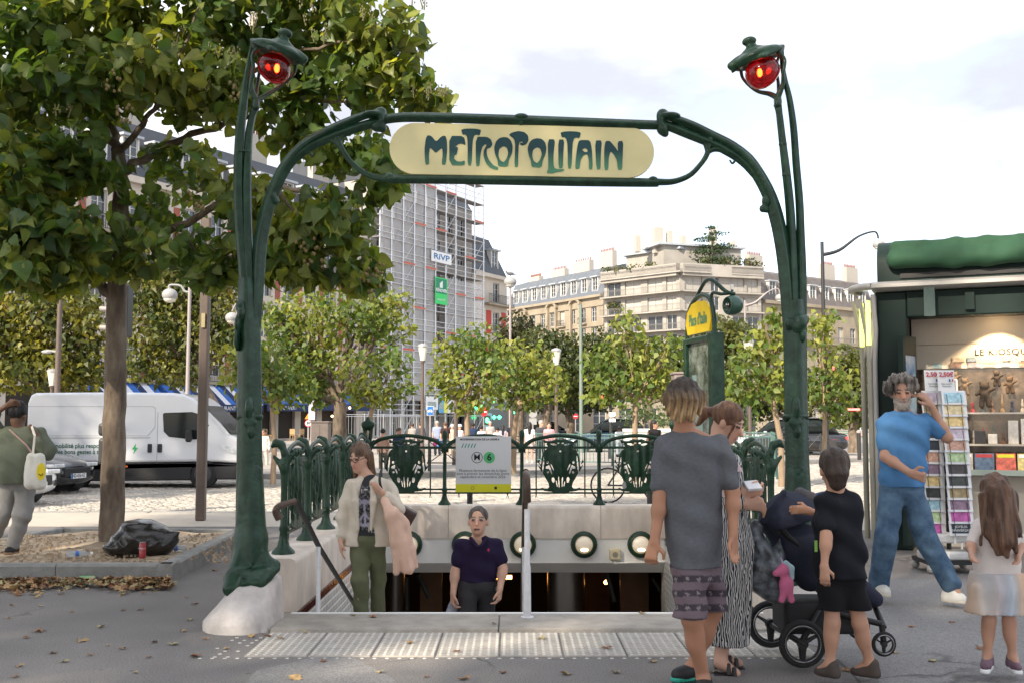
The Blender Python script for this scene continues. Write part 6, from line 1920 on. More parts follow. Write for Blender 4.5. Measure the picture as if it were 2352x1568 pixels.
def cafe_chair(p,r):
 t=thing('terrace_chair','wicker chair on the restaurant terrace','chair',p,'terrace chairs')
 for nm,mb in(('seat',MB().box((-.22,-.22,.42),(.22,.22,.47))),('backrest',MB().box((-.22,.2,.5),(.22,.24,.9)))):mb.build(nm,M_wick,t,None,True)
 for(x_,y_)in((-.2,-.2),(.2,-.2),(-.2,.2),(.2,.2)):MB().box((x_-.02,y_-.02,0),(x_+.02,y_+.02,.42)).build('leg',M_wick,t,None,True)
 t.rotation_euler.z=r
for i in range(9):
 q=b1.p(L1-26+i*1.7,3.4+(i%2)*.9,0);cafe_chair(q,i*1.3)
ph=thing('pharmacy_shop','grey pharmacy shopfront with green neon letters at the corner','shopfront',b3.p(0,1.2,0))
phb=lambda m_,a_,b_,d0,d1,z0,z1,nm:b3.bx(MB(),a_,b_,d0,d1,z0,z1).build(nm,m_,ph)
phb(mat('shop_grey',(.12,.13,.14),.5),-3.2,5.4,.8,1.1,.05,3.5,'wall');phb(M_pane,-2.6,.2,1.1,1.13,.5,2.2,'shop_window');phb(mat('shop_poster',(.25,.42,.52),.5,var=.4,vscale=3),.8,2.2,1.1,1.13,.3,2.3,'poster')
text_on('lettering','PHARMACIE',.75,b3.p(-1.4,1.14,2.85),b3.u,(0,0,1),M_greenled,ph,sx=.8);text_on('lettering',"DE LA PLACE D'ITALIE",.42,b3.p(3.0,1.14,2.85),b3.u,(0,0,1),M_signw,ph,sx=.9)
for(x,y,s_)in((1133,918,.26),(1181,943,.26),(1135,957,.2),(1147,957,.2)):
 q=at(x,y,108);t=thing('pharmacy_cross','green lit pharmacy cross by the corner shop','sign',q,'pharmacy crosses');MB().box((q.x-s_,q.y,q.z-s_*.33),(q.x+s_,q.y+.1,q.z+s_*.33)).build('arm',M_greenled,t);MB().box((q.x-s_*.33,q.y-.002,q.z-s_),(q.x+s_*.33,q.y+.102,q.z+s_)).build('upright',M_greenled,t)
# ======== VEHICLES
M_vanw=mat('van_white',(.66,.67,.70),.25,coat=.6,var=.03,vscale=2)
M_vanb=mat('van_black_plastic',(.022,.022,.024),.55)
M_vglass=mat('vehicle_glass',(.012,.016,.016),.05,spec=.3)
M_tyre=mat('tyre',(.018,.018,.019),.8);M_rim=mat('alloy',(.35,.35,.36),.3,.8);M_hub=mat('dark_hub',(.05,.05,.052),.5)
M_head=mat('headlamp',(.60,.62,.64),.08,coat=1,var=.4,vscale=12)
def wheel(t,c,r,w,m_hub=None,ax=(0,1,0)):
 c,ax=Vector(c),Vector(ax)
 o=MB().tube([c-ax*w/2,c-ax*w*.42,c+ax*w*.42,c+ax*w/2],[r*.9,r,r,r*.9],24).build('wheel',M_tyre,t,40)
 MB().tube([c-ax*(w/2+.004),c-ax*(w/2+.015)],[r*.62,r*.5],16).build('rim',m_hub or M_rim,o,40)
 return o
VY=25.6;vk=pxm(VY)
vz=lambda y:at(1176,y,VY).z
vx=lambda x:at(x,1000,VY).x
van=thing('delivery_van','white delivery van with green lettering behind the tree','van',(vx(300),VY+1,ROAD_Z))
def vp(pts):return[(vx(x),vz(y))for x,y in pts]
def vprism(pts,y0,y1):return MB().prism(vp(pts),(0,y0,0),(1,0,0),(0,0,1),(0,y1-y0,0))
body=[(60,1062),(60,925),(66,906),(78,901),(240,900),(392,901),(420,905),(440,914),(458,928),(478,946),(503,970),(527,997),(545,1004),(558,1018),(563,1040),(563,1064),(500,1060),(445,1060),(300,1062)]
o=vprism(body,VY,VY+1.9).build('body',M_vanw,van,30);bevel(o,.07,3)
low=[(60,1064),(445,1062),(563,1066),(564,1090),(556,1100),(498,1100),(492,1076),(470,1066),(447,1076),(440,1102),(205,1104),(200,1080),(180,1068),(158,1080),(152,1104),(60,1098)]
o=vprism(low,VY-.02,VY+1.92).build('lower_cladding',M_vanb,van,30);bevel(o,.03)
wnd=[(373,950),(376,947),(440,945),(458,950),(480,976),(452,1008),(440,1008),(388,1002),(376,990)]
o=vprism(wnd,VY-.012,VY+.03).build('side_window',M_vglass,van);bevel(o,.008)
ws=[Vector((vx(x),y_,vz(y)+.012))for(x,y,y_)in((462,932,VY+.16),(528,997,VY+.10),(528,997,VY+1.80),(462,932,VY+1.74))]
MB().add([v+Vector((.012,0,.012))for v in ws],[(0,1,2,3)]).build('windscreen',M_vglass,van)
MB().prism(vp([(462,932),(470,938),(528,996),(520,998)]),(0,VY-.015,0),(1,0,0),(0,0,1),(0,.02,0)).build('pillar',M_vanw,van)
for pts in([(500,1018),(545,1028),(556,1040),(535,1040),(512,1030)],):o=vprism(pts,VY-.02,VY+.3).build('headlamp',M_head,van)
for x in(345,368):o=vprism([(x-5,1018),(x+5,1018),(x+5,1038),(x-5,1038)],VY-.035,VY).build('door_handle',M_vanb,van);bevel(o,.03)
for pts in([(361,945),(362.2,945),(362.2,1100),(361,1100)],[(62,932),(350,932),(356,936),(356,980),(350,988),(340,1000),(62,1000),(62,999),(339,999),(349,987),(355,979),(355,937),(349,933),(62,933)],[(60,1004),(345,1003),(345,1005),(60,1006)]):
 vprism(pts,VY-.004,VY+.01).build('panel_seam',mat('seam_grey',(.34,.35,.36),.5),van)
o=vprism([(433,986),(446,986),(446,1014),(433,1014)],VY-.30,VY-.12).build('wing_mirror',M_vanb,van);bevel(o,.05)
MB().cyl((vx(438),VY-.15,vz(1005)),(vx(442),VY+.02,vz(1005)),.03,6).build('mirror_arm',M_vanb,van)
vprism([(287,1068),(296,1068),(296,1072),(287,1072)],VY-.03,VY-.019).build('side_marker',mat('amber',(.6,.12,.02),.3),van)
MB().tube([(vx(429),VY+.3,vz(905)),(vx(428),VY+.3,vz(870))],.008,4).build('aerial',M_vanb,van)
for x in(468,178):wheel(van,(vx(x),VY+.10,ROAD_Z+.34),.34,.24,M_hub)
lg=mat('van_lettering',(.01,.10,.06),.5)
text_on('lettering','Pour une mobilité plus responsable,',.155,(vx(72),VY-.006,vz(1023)),(1,0,0),(0,0,1),lg,van,align='LEFT',bold=.0025,sx=.92)
text_on('lettering',"j'adopte les bons gestes à trottinette",.155,(vx(86),VY-.006,vz(1037)),(1,0,0),(0,0,1),lg,van,align='LEFT',bold=.0025,sx=.90)
vprism([(313,1017),(304,1031),(310,1031),(307,1042),(318,1027),(312,1027)],VY-.006,VY).build('bolt_emblem',mat('bolt_green',(.03,.40,.10),.5),van)
drv=SDF(.05).ell((vx(425),VY+.55,vz(985)),(.10,.11,.14)).cone((vx(424),VY+.55,vz(1000)),(vx(420),VY+.55,vz(1045)),.13,.2)
def car(name,label,Yc,xc,L,W,H,ang,m,front=True,plate=None,detail=.035,zg=ROAD_Z):
 t=thing(name,label,'car',(xc,Yc,zg))
 hL,hW=L/2,W/2
 def ring(x,w,zb,zs,zt,n=20):
  out=[]
  for i in range(n):
   a_=2*math.pi*i/n;ca,sa=math.cos(a_),math.sin(a_);e=3.6;q=(abs(ca)**e+abs(sa)**e)**(-1/e);zc=(zt+zb)/2
   zz=zc+sa*q*(zt-zb)/2;ww=w*(1-.10*max(0,(zz-zs)/max(zt-zs,.01)));out.append((x,ca*q*ww,zz))
  return out
 st=((hL,.62,.34,.5,.58),(hL-.06,.78,.24,.5,.68),(hL-.25,.92,.19,.55,.76),(hL-.6,.985,.18,.6,.85),(hL-1.1,1,.18,.65,.93),(hL-1.45,1,.18,.7,.97),(0,1,.18,.7,.99),(-hL*.5,1,.18,.7,1.0),(-hL+.5,.985,.2,.7,1.0),(-hL+.12,.92,.26,.6,.95),(-hL,.8,.34,.6,.86))
 b_=MB().loft([ring(x,hW*w_,zb,zs,zt)for x,w_,zb,zs,zt in reversed(st)]).build('body',m,t,50,True)
 gs=((hL-1.25,.80,.90,.96),(hL-1.9,.76,.90,H-.10),(.0,.73,.90,H-.01),(-hL*.45,.73,.90,H-.03),(-hL+.75,.72,.90,H-.22),(-hL+.35,.74,.90,.98))
 MB().loft([ring(x,hW*w_,zb,.95,zt)for x,w_,zb,zt in reversed(gs)]).build('greenhouse',M_vglass,t,50,True)
 rs=((hL-1.88,.62,H-.115),(-.0,.63,H+.003),(-hL*.45,.62,H-.015),(-hL+.76,.58,H-.2))
 MB().loft([ring(x,hW*w_,z_-.03,z_-.02,z_+.012)for x,w_,z_ in reversed(rs)]).build('roof',m,t,50,True)
 for sx in(-1,1):
  for sy in(-1,1):MB().tube([(sx*(hL-.85),sy*(hW-.30),.33),(sx*(hL-.85),sy*(hW+.006),.33)],.39,20).build('wheel_arch',M_vanb,t,None,True)
 for sx in(-1,1):
  for sy in(-1,1):wheel(t,(sx*(hL-.85),sy*(hW-.09),.32),.32,.22,None,(0,-sy,0))
 for sy in(-1,1):
  o=MB().obox((hL-.12,sy*(hW-.34),.64),(.10,0,0),(0,.2,0),(0,0,.04)).build('headlamp',M_head,t,None,True);bevel(o,.02)
  o=MB().obox((hL-.05,sy*(hW-.40),.42),(.05,0,0),(0,.13,0),(0,0,.06)).build('fog_intake',M_vanb,t,None,True);bevel(o,.02)
  MB().obox((-hL+.05,sy*(hW-.35),.75),(.05,0,0),(0,.18,0),(0,0,.06)).build('tail_lamp',mat('tail_red',(.5,.02,.02),.3,emit=(1,.05,.03),estr=.8),t,None,True)
  bevel(MB().obox((.55,sy*(hW+.04),.98),(.08,0,0),(0,.10,0),(0,0,.06)).build('wing_mirror',m,t,None,True),.03)
 bevel(MB().obox((hL+.0,0,.48),(.03,0,0),(0,.45,0),(0,0,.10)).build('grille',M_vanb,t,None,True),.02)
 pl=MB().obox((hL+.045,0,.40),(.008,0,0),(0,.26,0),(0,0,.055)).build('number_plate',M_signw,t,None,True)
 if plate:
  MB().obox((hL+.055,-.24,.40),(.002,0,0),(0,.025,0),(0,0,.055)).build('plate_band',M_signb,t,None,True)
  x_=text_on('lettering',plate,.11,(hL+.056,0,.40),(0,1,0),(0,0,1),ink,t,sx=.8,bold=.002)
  x_.location=(0,0,0);x_.data.transform(Matrix.Translation(wl(t)))
 t.rotation_euler.z=ang
 return t
p=gnd(150,1134,ROAD_Z)
car('parked_car','shiny black car with lit headlamp strip behind the white car',p.y+.8,p.x-2.0,4.4,1.85,1.5,math.radians(-14),mat('black_car_paint',(.012,.014,.018),.18,coat=1),plate='HD-426-HZ')
p=gnd(55,1165,ROAD_Z)
car('parked_car','white car nosing in from the left edge behind the person',p.y+.8,p.x-2.0,4.2,1.8,1.48,math.radians(-12),mat('white_car_paint',(.72,.73,.75),.2,coat=1),plate='FN-115-KT')
car('parked_car','dark blue car beyond the teal railing',52,at(1400,980,52).x,4.5,1.85,1.62,math.pi,mat('blue_car_paint',(.02,.04,.07),.2,coat=1),detail=.06,zg=0)
car('parked_car','black car with red tail lamp behind the portal post',47,at(1830,980,47).x,4.3,1.85,1.65,math.radians(165),MATS['black_car_paint'],detail=.06,zg=0)
car('parked_car','silver car seen left of the portal post by the teal railing',49.5,at(1782,980,49.5).x,4.3,1.8,1.6,math.radians(170),mat('silver_car_paint',(.5,.51,.52),.25,.4,coat=1),detail=.06,zg=0)
car('parked_car','dark car in the shade under the far trees',72,at(1265,980,72).x,4.4,1.8,1.5,0,MATS['black_car_paint'],detail=.08,zg=0)
BYc=21.0;bc=at(1456,1100,BYc)
bk=thing('bicycle','black bicycle seen through the far railing beside the man in grey','bicycle',(bc.x,BYc,ROAD_Z))
for sx in(-.52,.52):
 c=Vector((bc.x+sx,BYc,ROAD_Z+.35));pts=[c+Vector((.34*math.cos(q),0,.34*math.sin(q)))for q in np.linspace(0,2*math.pi,25)]
 w_=MB().tube(pts,.018,6).build('wheel',M_tyre,bk,60)
 sp=MB();[sp.cyl(c,c+Vector((.33*math.cos(q),0,.33*math.sin(q))),.003,3)for q in np.linspace(0,2*math.pi,15)];sp.build('spokes',M_rim,w_)
fz=lambda x,z:Vector((bc.x+x,BYc,ROAD_Z+z))
fm=MB();[fm.cyl(fz(*a_),fz(*b_),.018,6)for a_,b_ in(((-.52,.35),(-.15,.35)),((-.52,.35),(-.2,.85)),((-.15,.35),(-.24,.92)),((-.15,.35),(.35,.85)),((-.2,.82),(.33,.88)),((.33,.95),(.52,.35)))];fm.build('frame',M_vanb,bk)
MB().tube([fz(.33,.95),fz(.36,1.02),fz(.28,1.04)],.014,6).build('handlebar',M_vanb,bk);bevel(MB().box(fz(-.36,.92)-Vector((0,.07,0)),fz(-.12,.97)+Vector((0,.07,0))).build('saddle',M_vanb,bk),.02);MB().cyl(fz(-.15,.35)-Vector((0,.03,0)),fz(-.15,.35)+Vector((0,.03,0)),.09,14).build('crank',M_rim,bk)
# ======== NEWSPAPER KIOSK
KP=Vector((4.47,12.45,0));ku=Vector((.913,-.407,0)).normalized();kn_=Vector((ku.y,-ku.x,0))
if kn_.y>0:kn_=-kn_
kz=Vector((0,0,1))
M_kg=mat('kiosk_green',(.010,.023,.020),.55,var=.1,vscale=3,spec=.25);M_kcream=mat('kiosk_cream_panel',(.56,.51,.44),.5,var=.04);M_ksilver=mat('kiosk_silver_rim',(.42,.40,.38),.5,.3)
kiosk=thing('newspaper_kiosk','dark green newspaper kiosk with rolled green awning and lit interior','kiosk',KP)
KK=lambda a,d,z:KP+ku*a+kn_*d+kz*z
def kb(mb,a0,a1,d0,d1,z0,z1):return mb.obox(KK((a0+a1)/2,(d0+d1)/2,(z0+z1)/2),ku*((a1-a0)/2),kn_*((d1-d0)/2),kz*((z1-z0)/2))
def kpart(nm,m,*bx,bv=0):
 mb=MB();[kb(mb,*b_)for b_ in bx];o=mb.build(nm,m,kiosk)
 if bv:bevel(o,bv)
 return o
kpart('corner_post',M_kg,(-.10,.26,-.5,0,0,3.05),bv=.02)
kpart('wall',M_kg,(.0,4.2,-2.2,-.9,0,3.0),(-.02,.1,-2.2,-.502,0,3.0))
kpart('fascia',M_kg,(.262,4.2,-.35,.02,2.74,3.05),bv=.015)
[kpart('fascia_bracket',M_kg,(a_,a_+.1,.021,.07,2.80,3.0))for a_ in(.9,2.2)]
kpart('back_panel',M_kcream,(.262,4.2,-.88,-.80,2.46,2.80),(.262,4.2,-.88,-.80,2.16,2.456),bv=.004)
kpart('counter_panel',M_kcream,(.262,4.2,-.88,-.60,0,.86),bv=.01)
kpart('soffit',M_kcream,(.262,4.2,-.88,-.36,2.81,2.85))
def kroof(prof,a0,a1,m,nm):return MB().prism(prof,KK(a0,0,0),kn_,kz,ku*(a1-a0)).build(nm,m,kiosk,40)
kroof([(.16,3.06),(.20,3.09),(.20,3.13),(.16,3.16),(-2.3,3.16),(-2.3,3.06)],-.12,4.3,M_ksilver,'rim')
mb=MB();rim=[KK(-.12-.26*math.sin(q),.18-.34+.34*math.cos(q),3.11)for q in np.linspace(0,math.pi*.75,8)];mb.tube(rim,.045,8);mb.build('rim_end',M_ksilver,kiosk,50)
kroof([(.06,3.165),(.06,3.42),(0,3.54),(-.12,3.64),(-.3,3.70),(-2.2,3.70),(-2.2,3.165)],-.06,4.3,M_kg,'roof')
kroof([(.062,3.20),(.08,3.20),(.08,3.26),(.062,3.26)],.2,4.3,MATS['black_metal'],'awning_rail')
s=SDF(.05);
for i in range(12):
 a0,a1=.16+i*.33,.16+(i+1)*.33
 w0,w1=.018*math.sin(i*1.9),.018*math.sin((i+1)*1.9)
 s.cone(KK(a0,.13+w0,3.40+w0),KK(a1,.13+w1,3.40+w1),.10,.10).cone(KK(a0,.10,3.47),KK(a1,.10,3.47),.085,.085).cone(KK(a0,.05,3.56+w1*.5),KK(a1,.05,3.56+w0*.5),.085,.085)
s.fold(lambda X,Y,Z:.006*np.sin(X*9+Z*26)+.003*np.sin(X*21-Z*22+Y*9))
s.build('awning_roll',mat('awning_green_cloth',(.016,.062,.030),.8,var=.2,vscale=5),.018,kiosk)
M_kcol=mat('column_glass',(.36,.34,.28),.3);M_ktube=mat('strip_light',(.9,1,.3),.4,emit=(.85,1,.22),estr=.45)
for(a_,d_)in((-.17,.03),(-.27,-.22)):
 MB().tube([KK(a_,d_,.1),KK(a_,d_,2.2),KK(a_-.02,d_,2.5),KK(a_-.10,d_+.03,2.98)],[.035,.035,.03,.025],8).build('column',M_kcol,kiosk,50)
 MB().tube([KK(a_,d_,2.2),KK(a_+.07,d_+.01,2.6),KK(a_+.07,d_+.01,3.0)],[.03,.026,.024],8).build('column_branch',M_ksilver,kiosk,50)
 MB().cyl(KK(a_-.005,d_+.02,2.42),KK(a_-.005,d_+.02,2.95),.028,8).build('strip_light',M_ktube,kiosk)
MB().tube([KK(-.11,.06,.05),KK(-.11,.06,2.2),KK(-.09,.08,2.6),KK(-.11,.12,3.02)],.03,8).build('column',M_ksilver,kiosk,50)
dd=[KK(.33,.02,0),KK(.20,.45,0)]
du=(dd[1]-dd[0]).normalized();dn=Vector((du.y,-du.x,0))
mb=MB();mb.obox((dd[0]+dd[1])/2+kz*1.30,du*.22,dn*.03,kz*1.20);bevel(mb.build('door',M_kg,kiosk),.01)
mb=MB();mb.obox((dd[0]+dd[1])/2+kz*1.55-dn*.034,du*.15,dn*.003,kz*.72);o=mb.build('door_poster',mat('door_poster',(.05,.22,.45),.4,var=.6,vscale=3,var2=(.3,.35,.35)),kiosk)
mb=MB();mb.obox((dd[0]+dd[1])/2+kz*1.55+dn*.034,du*.15,dn*.003,kz*.72);o=mb.build('door_poster',MATS['door_poster'],kiosk)
mb=MB();mb.obox(KK(.52,.16,2.95),ku*.06,kn_*.01,kz*.22);mb.build('glass_blade',mat('blade_glass',(.08,.12,.11),.1,alpha=.6),kiosk)
p=KK(1.25,-.52,2.79)
MB().cyl(p,p+kz*.02,.07,14).build('spotlight',mat('spot_glow',(1,.8,.5),.4,emit=(1,.70,.36),estr=6),kiosk)
ld=bpy.data.lights.new('kiosk_spot','SPOT');ld.energy=26;ld.color=(1,.72,.42);ld.spot_size=1.9;ld.shadow_soft_size=.05;lo=bpy.data.objects.new('kiosk_spot',ld);COL.objects.link(lo);lo.location=p-kz*.03-KP;lo.parent=kiosk
text_on('lettering','LE KIOSQUE DE PARIS',.11,KK(.98,-.795,2.35),ku,kz,ink,kiosk,align='LEFT',spacing=1.08)
kpart('shop_window',mat('kiosk_window',(.060,.045,.034),.08,var=.5,vscale=4,var2=(.14,.10,.075),coat=.6),(.262,4.2,-.86,-.82,.87,2.156))
for z in(1.24,1.62):kpart('shelf',M_kcream if z<1.3 else MATS['kiosk_silver_rim'],(.45,4.2,-.82,-.52 if z<1.3 else-.7,z-.02,z))
kpart('shelf',M_kcream,(.7,4.2,-.60,-.30,.88,.90));kpart('shelf_lip',mat('pale_green_lip',(.40,.46,.40),.4),(.7,4.2,-.30,-.285,.88,.945))
cols=[(.30,.42,.45),(.24,.16,.13),(.34,.30,.34),(.45,.38,.30),(.22,.28,.34),(.42,.22,.16),(.55,.5,.45)]
for i in range(18):
 a_=.52+(i%9)*.19+random.uniform(-.02,.02);z=2.20 if i<9 else 2.27
 if i>=9 and i%3==0:continue
 mb=MB();kb(mb,a_,a_+random.uniform(.09,.15),-.798,-.79,z-.028,z+.028)
 tag(mb.build('souvenir_magnet',mat('magnet_%d'%(i%7),cols[i%7],.35,var=.5,vscale=30)),'small picture magnet stuck to the cream kiosk panel','magnet','souvenir magnets')
def kthing(nm,lb,cat,p,grp=None):return thing(nm,lb,cat,p,grp)
pb=KK(1.66,-.70,1.86);t=kthing('plush_bear','white plush bear in a blue sweater hanging in the kiosk window','toy',pb)
s=SDF(.03).ell(pb+kz*.13,(.075,.06,.07)).ell(pb+kz*.19-ku*.05,(.025,)*3).ell(pb+kz*.19+ku*.05,(.025,)*3).ell(pb-kz*.0,(.07,.06,.08)).cone(pb-kz*.06-ku*.04,pb-kz*.18-ku*.05,.035,.04).cone(pb-kz*.06+ku*.04,pb-kz*.18+ku*.06,.035,.04).cone(pb+kz*.05+ku*.06,pb+kz*.09+ku*.14,.03,.025).cone(pb+kz*.05-ku*.06,pb+kz*.0-ku*.12,.03,.025)
bear_me=s.build('body',mat('plush_white',(.62,.56,.48),.95),.009,t).data
SDF(.02).ell(pb+kz*.01+kn_*.004,(.078,.068,.07)).build('sweater',mat('sweater_blue',(.03,.09,.22),.9),.009,t)
bc_=[((.60,.58,.55),'white'),((.16,.05,.05),'dark red'),((.08,.22,.32),'blue'),((.25,.22,.28),'grey lilac'),((.03,.03,.035),'black'),((.55,.42,.38),'pink')]
specs=[(1.32,.11,.28,0),(1.46,.12,.30,0),(1.64,.32,.20,2),(2.0,.14,.22,0),(1.60,.30,.07,0),(2.2,.3,.3,3),(.95,.12,.16,4),(1.1,.1,.12,0),(.80,.1,.2,4),(2.6,.3,.25,1)]
pos=['slim white one','taller white one','wide blue one','small white one','flat white one','lilac one','squat black one','tiny white one','black one by the rack','dark red one']
for i,(a_,w_,h_,c_)in enumerate(specs):
 zb=1.24 if i!=4 else 1.445
 mb=MB();kb(mb,a_,a_+w_,-.78,-.62,zb+.0015,zb+h_)
 tag(bevel(mb.build('souvenir_box',mat('box_%d'%c_,bc_[c_][0],.4,var=.3,vscale=14)),.004),'souvenir box on the kiosk shelf, the '+pos[i],'box','souvenir boxes')
M_pr0=mat('masthead_red',(.5,.03,.04),.4)
for i in range(9):
 a_=.72+i*.23;mb=MB();q=KK(a_+.1,-.42,1.02)
 mb.obox(q,ku*.105,(kn_*-.35+kz*.94)*.12,(kn_*.94+kz*.35)*.004)
 mg_=mb.build('magazine',mat('magazine_%d'%(i%5),[(.5,.45,.4),(.10,.16,.26),(.6,.12,.08),(.62,.52,.2),(.3,.34,.3)][i%5],.3,var=.7,vscale=18));MB().obox(q+(kn_*-.35+kz*.94)*.09+kn_*.006,ku*.09,(kn_*-.35+kz*.94)*.02,(kn_*.94+kz*.35)*.002).build('masthead',(M_signw,M_pr0,MATS['notice_yellow'])[i%3],mg_)
 tag(mg_,'glossy magazine on the kiosk rack, number %s from the postcards'%['one','two','three','four','five','six','seven','eight','nine'][i],'magazine','magazines on the kiosk rack')
mb=MB();kb(mb,1.95,2.6,-.298,-.28,.36,.66);t=mb.build('newspaper_board',M_signw);tag(t,'white newspaper board beside the girl','sign')
text_on('lettering','Le Monde',.15,KK(2.2,-.275,.58),ku,kz,ink,t,bold=.003)
mb=MB();kb(mb,1.95,2.7,-.10,-.06,.12,.30);t=mb.build('newspaper_crate',mat('crate_blue',(.02,.05,.30),.5));tag(t,'blue newspaper crate low behind the girl','crate');text_on('lettering','Le Monde',.13,KK(2.3,-.055,.21),ku,kz,M_signw,t)
rp=gnd(2172,1322);rp.y=10.7;rp.x=at(2172,1000,10.7).x
rack=thing('postcard_rack','tall wire rack of colourful postcards beside the man in blue','rack',rp)
MB().cyl(rp,rp+kz*1.86,.025,8).build('spine',M_black,rack);MB().box(rp+Vector((-.3,-.22,.09)),rp+Vector((.25,.22,.13))).build('base',M_black,rack)
for(dx,dy)in((-.27,-.2),(.22,-.2),(-.27,.2),(.22,.2)):MB().sphere(rp+Vector((dx,dy,.045)),.045,8,6).build('castor',M_lampgrey,rack)
pc=[(.35,.55,.65),(.70,.58,.35),(.75,.55,.25),(.62,.52,.62),(.55,.32,.24),(.45,.58,.32),(.06,.05,.05),(.05,.055,.05),(.32,.24,.12),(.24,.15,.22),(.50,.10,.36),(.02,.03,.045)]
k7=pxm(10.5)
for col,(xo,dpt,wd_)in enumerate(((2190,10.45,.235),(2138,10.62,.17))):
 for r in range(12):
  x=xo+(8*r/11*2.2 if col==0 else 4*r/11*2);yt=912+r*27.3
  q=at(x,yt,dpt)
  v=(Vector((0,.22,1))).normalized();u_=Vector((1,0,0))if col==0 else Vector((.93,-.36,0)).normalized();w_=u_.cross(v)
  st=MB()
  for e in range(3):st.obox(q-w_*(.012*e)+u_*(.010*e),u_*(wd_/2),v*.072,w_*.003)
  cd=st.build('postcard',mat('card_white',(.74,.74,.76),.4),rack)
  ci=(r if col==0 else(r*5+3))%12
  MB().obox(q+w_*.005,u_*(wd_*.40),v*.050,w_*.0022).build('picture',mat('card_%d'%ci,pc[ci],.35,var=.45,vscale=22,detail=3),cd)
  wr=MB()
  for e in(-.3,.3):wr.tube([q+u_*(wd_*e)+v*.03+Vector((0,-.014,0)),q+u_*(wd_*e)-v*.075+Vector((0,-.016,0)),q+u_*(wd_*e)-v*.075+Vector((0,.04,0))],.0028,4)
  wr.tube([q-u_*(wd_*.3)+v*.03+Vector((0,-.014,0)),q-u_*(wd_*.48)+v*.03+Vector((0,.02,0))],.0028,4);wr.build('wire',M_black,rack)
text_on('lettering','JOYEUX\nANNIVERSAIRE',.035,at(2192+16,1213,10.432),(1,0,0),(0,.1,1),M_signw,rack)
M_pr=mat('price_red',(.5,.03,.06),.5)
for(x,lb)in((2143,'white price card seen behind its neighbour on the rack'),(2173,'white price card on top of the postcard rack')):
 q=at(x,873,10.5+(.05 if x<2150 else 0));t=thing('price_card',lb,'price card',q)
 MB().obox(q,(.085,0,0),(0,.003,0),(0,.01,.105)).build('card',M_signw,t)
 text_on('lettering','2,50€',.062,q+Vector((0,-.012,.06)),(1,0,0),(0,.1,1),M_pr,t,bold=.002)
 text_on('lettering','Fabrication\nFrançaise',.024,q+Vector((0,-.012,-.045)),(1,0,0),(0,.1,1),ink,t)
 for e,m_ in((0,M_signb),(1,M_signw),(2,M_pr)):MB().box(q+Vector((.025+.014*e,-.014,-.01)),q+Vector((.038+.014*e,-.011,.015))).build('flag_stripe',m_,t)
for i,(dx,dz)in enumerate(((-.05,.13),(.02,.30))):
 q=rp+Vector((dx,-.1,dz));t=thing('paper_bundle',['wrapped newspaper bundle lying lowest on the rack base','upper wrapped newspaper bundle on the rack base'][i],'newspapers',q)
 o=MB().box(q+Vector((-.28,-.12,.002)),q+Vector((.2,.12,.09))).build('bundle',mat('newsprint',(.58,.57,.56),.5,var=.2,vscale=20,stretch=(1,1,8)),t);bevel(o,.025,3)
 MB().box(q+Vector((-.06,-.123,0)),q+Vector((-.04,.123,.094))).build('strap',M_signw,t)
ws_=thing('wire_stand','white wire magazine stand against the kiosk door','rack',KK(.55,-.1,0))
for a_ in(.45,.78):
 MB().tube([KK(a_,-.1,0),KK(a_,-.1,2.0)],.012,6).build('upright',M_white,ws_)
for z in(.6,1.0,1.4,1.8,2.0):MB().cyl(KK(.45,-.1,z),KK(.78,-.1,z),.008,5).build('bar',M_white,ws_)
M_souv=[mat('souvenir_%d'%i,c,.35,var=.4,vscale=25)for i,c in enumerate(((.22,.13,.09),(.32,.22,.13),(.05,.06,.10),(.40,.36,.32),(.30,.05,.06),(.12,.14,.13)))]
sv=['brass','tan','navy','ivory','red','grey']
for i in range(34):
 a_=.5+(i%17)*.11;z=1.622 if i<17 else 1.242
 if i>=17 and 1.28<a_<2.2:continue
 q=KK(a_,-.77,z);t=thing('souvenir','%s souvenir figurine on the %s kiosk shelf'%(sv[i%6],'upper' if i<17 else 'lower'),'souvenir',q,'souvenirs in the kiosk window')
 MB().lathe(q,[(.03,0),(.028,.02),(.012,.05),(.018,.08+.02*(i%3)),(.006,.13+.03*(i%4))],6).build('figurine',M_souv[i%6],t)
for i,(a_,z,q)in enumerate(((.62,1.86,.7),(.86,1.94,.5),(1.08,1.84,.75),(1.36,1.95,.5),(.75,2.03,.45),(1.22,2.03,.45),(2.0,1.88,.8))):
 o=bpy.data.objects.new('plush_bear',bear_me);COL.objects.link(o);o.location=KK(a_,-.74,z);o.scale=(q,q,q);o.material_slots[0].link='OBJECT';o.material_slots[0].material=mat('plush_brown_%d'%(i%3),[(.10,.065,.042),(.16,.115,.08),(.06,.045,.036)][i%3],.95)
 tag(o,'brown plush bear hanging in the kiosk window, %s from the postcard rack'%('first','third','fourth','sixth','second','fifth','last')[i],'toy','brown plush bears')
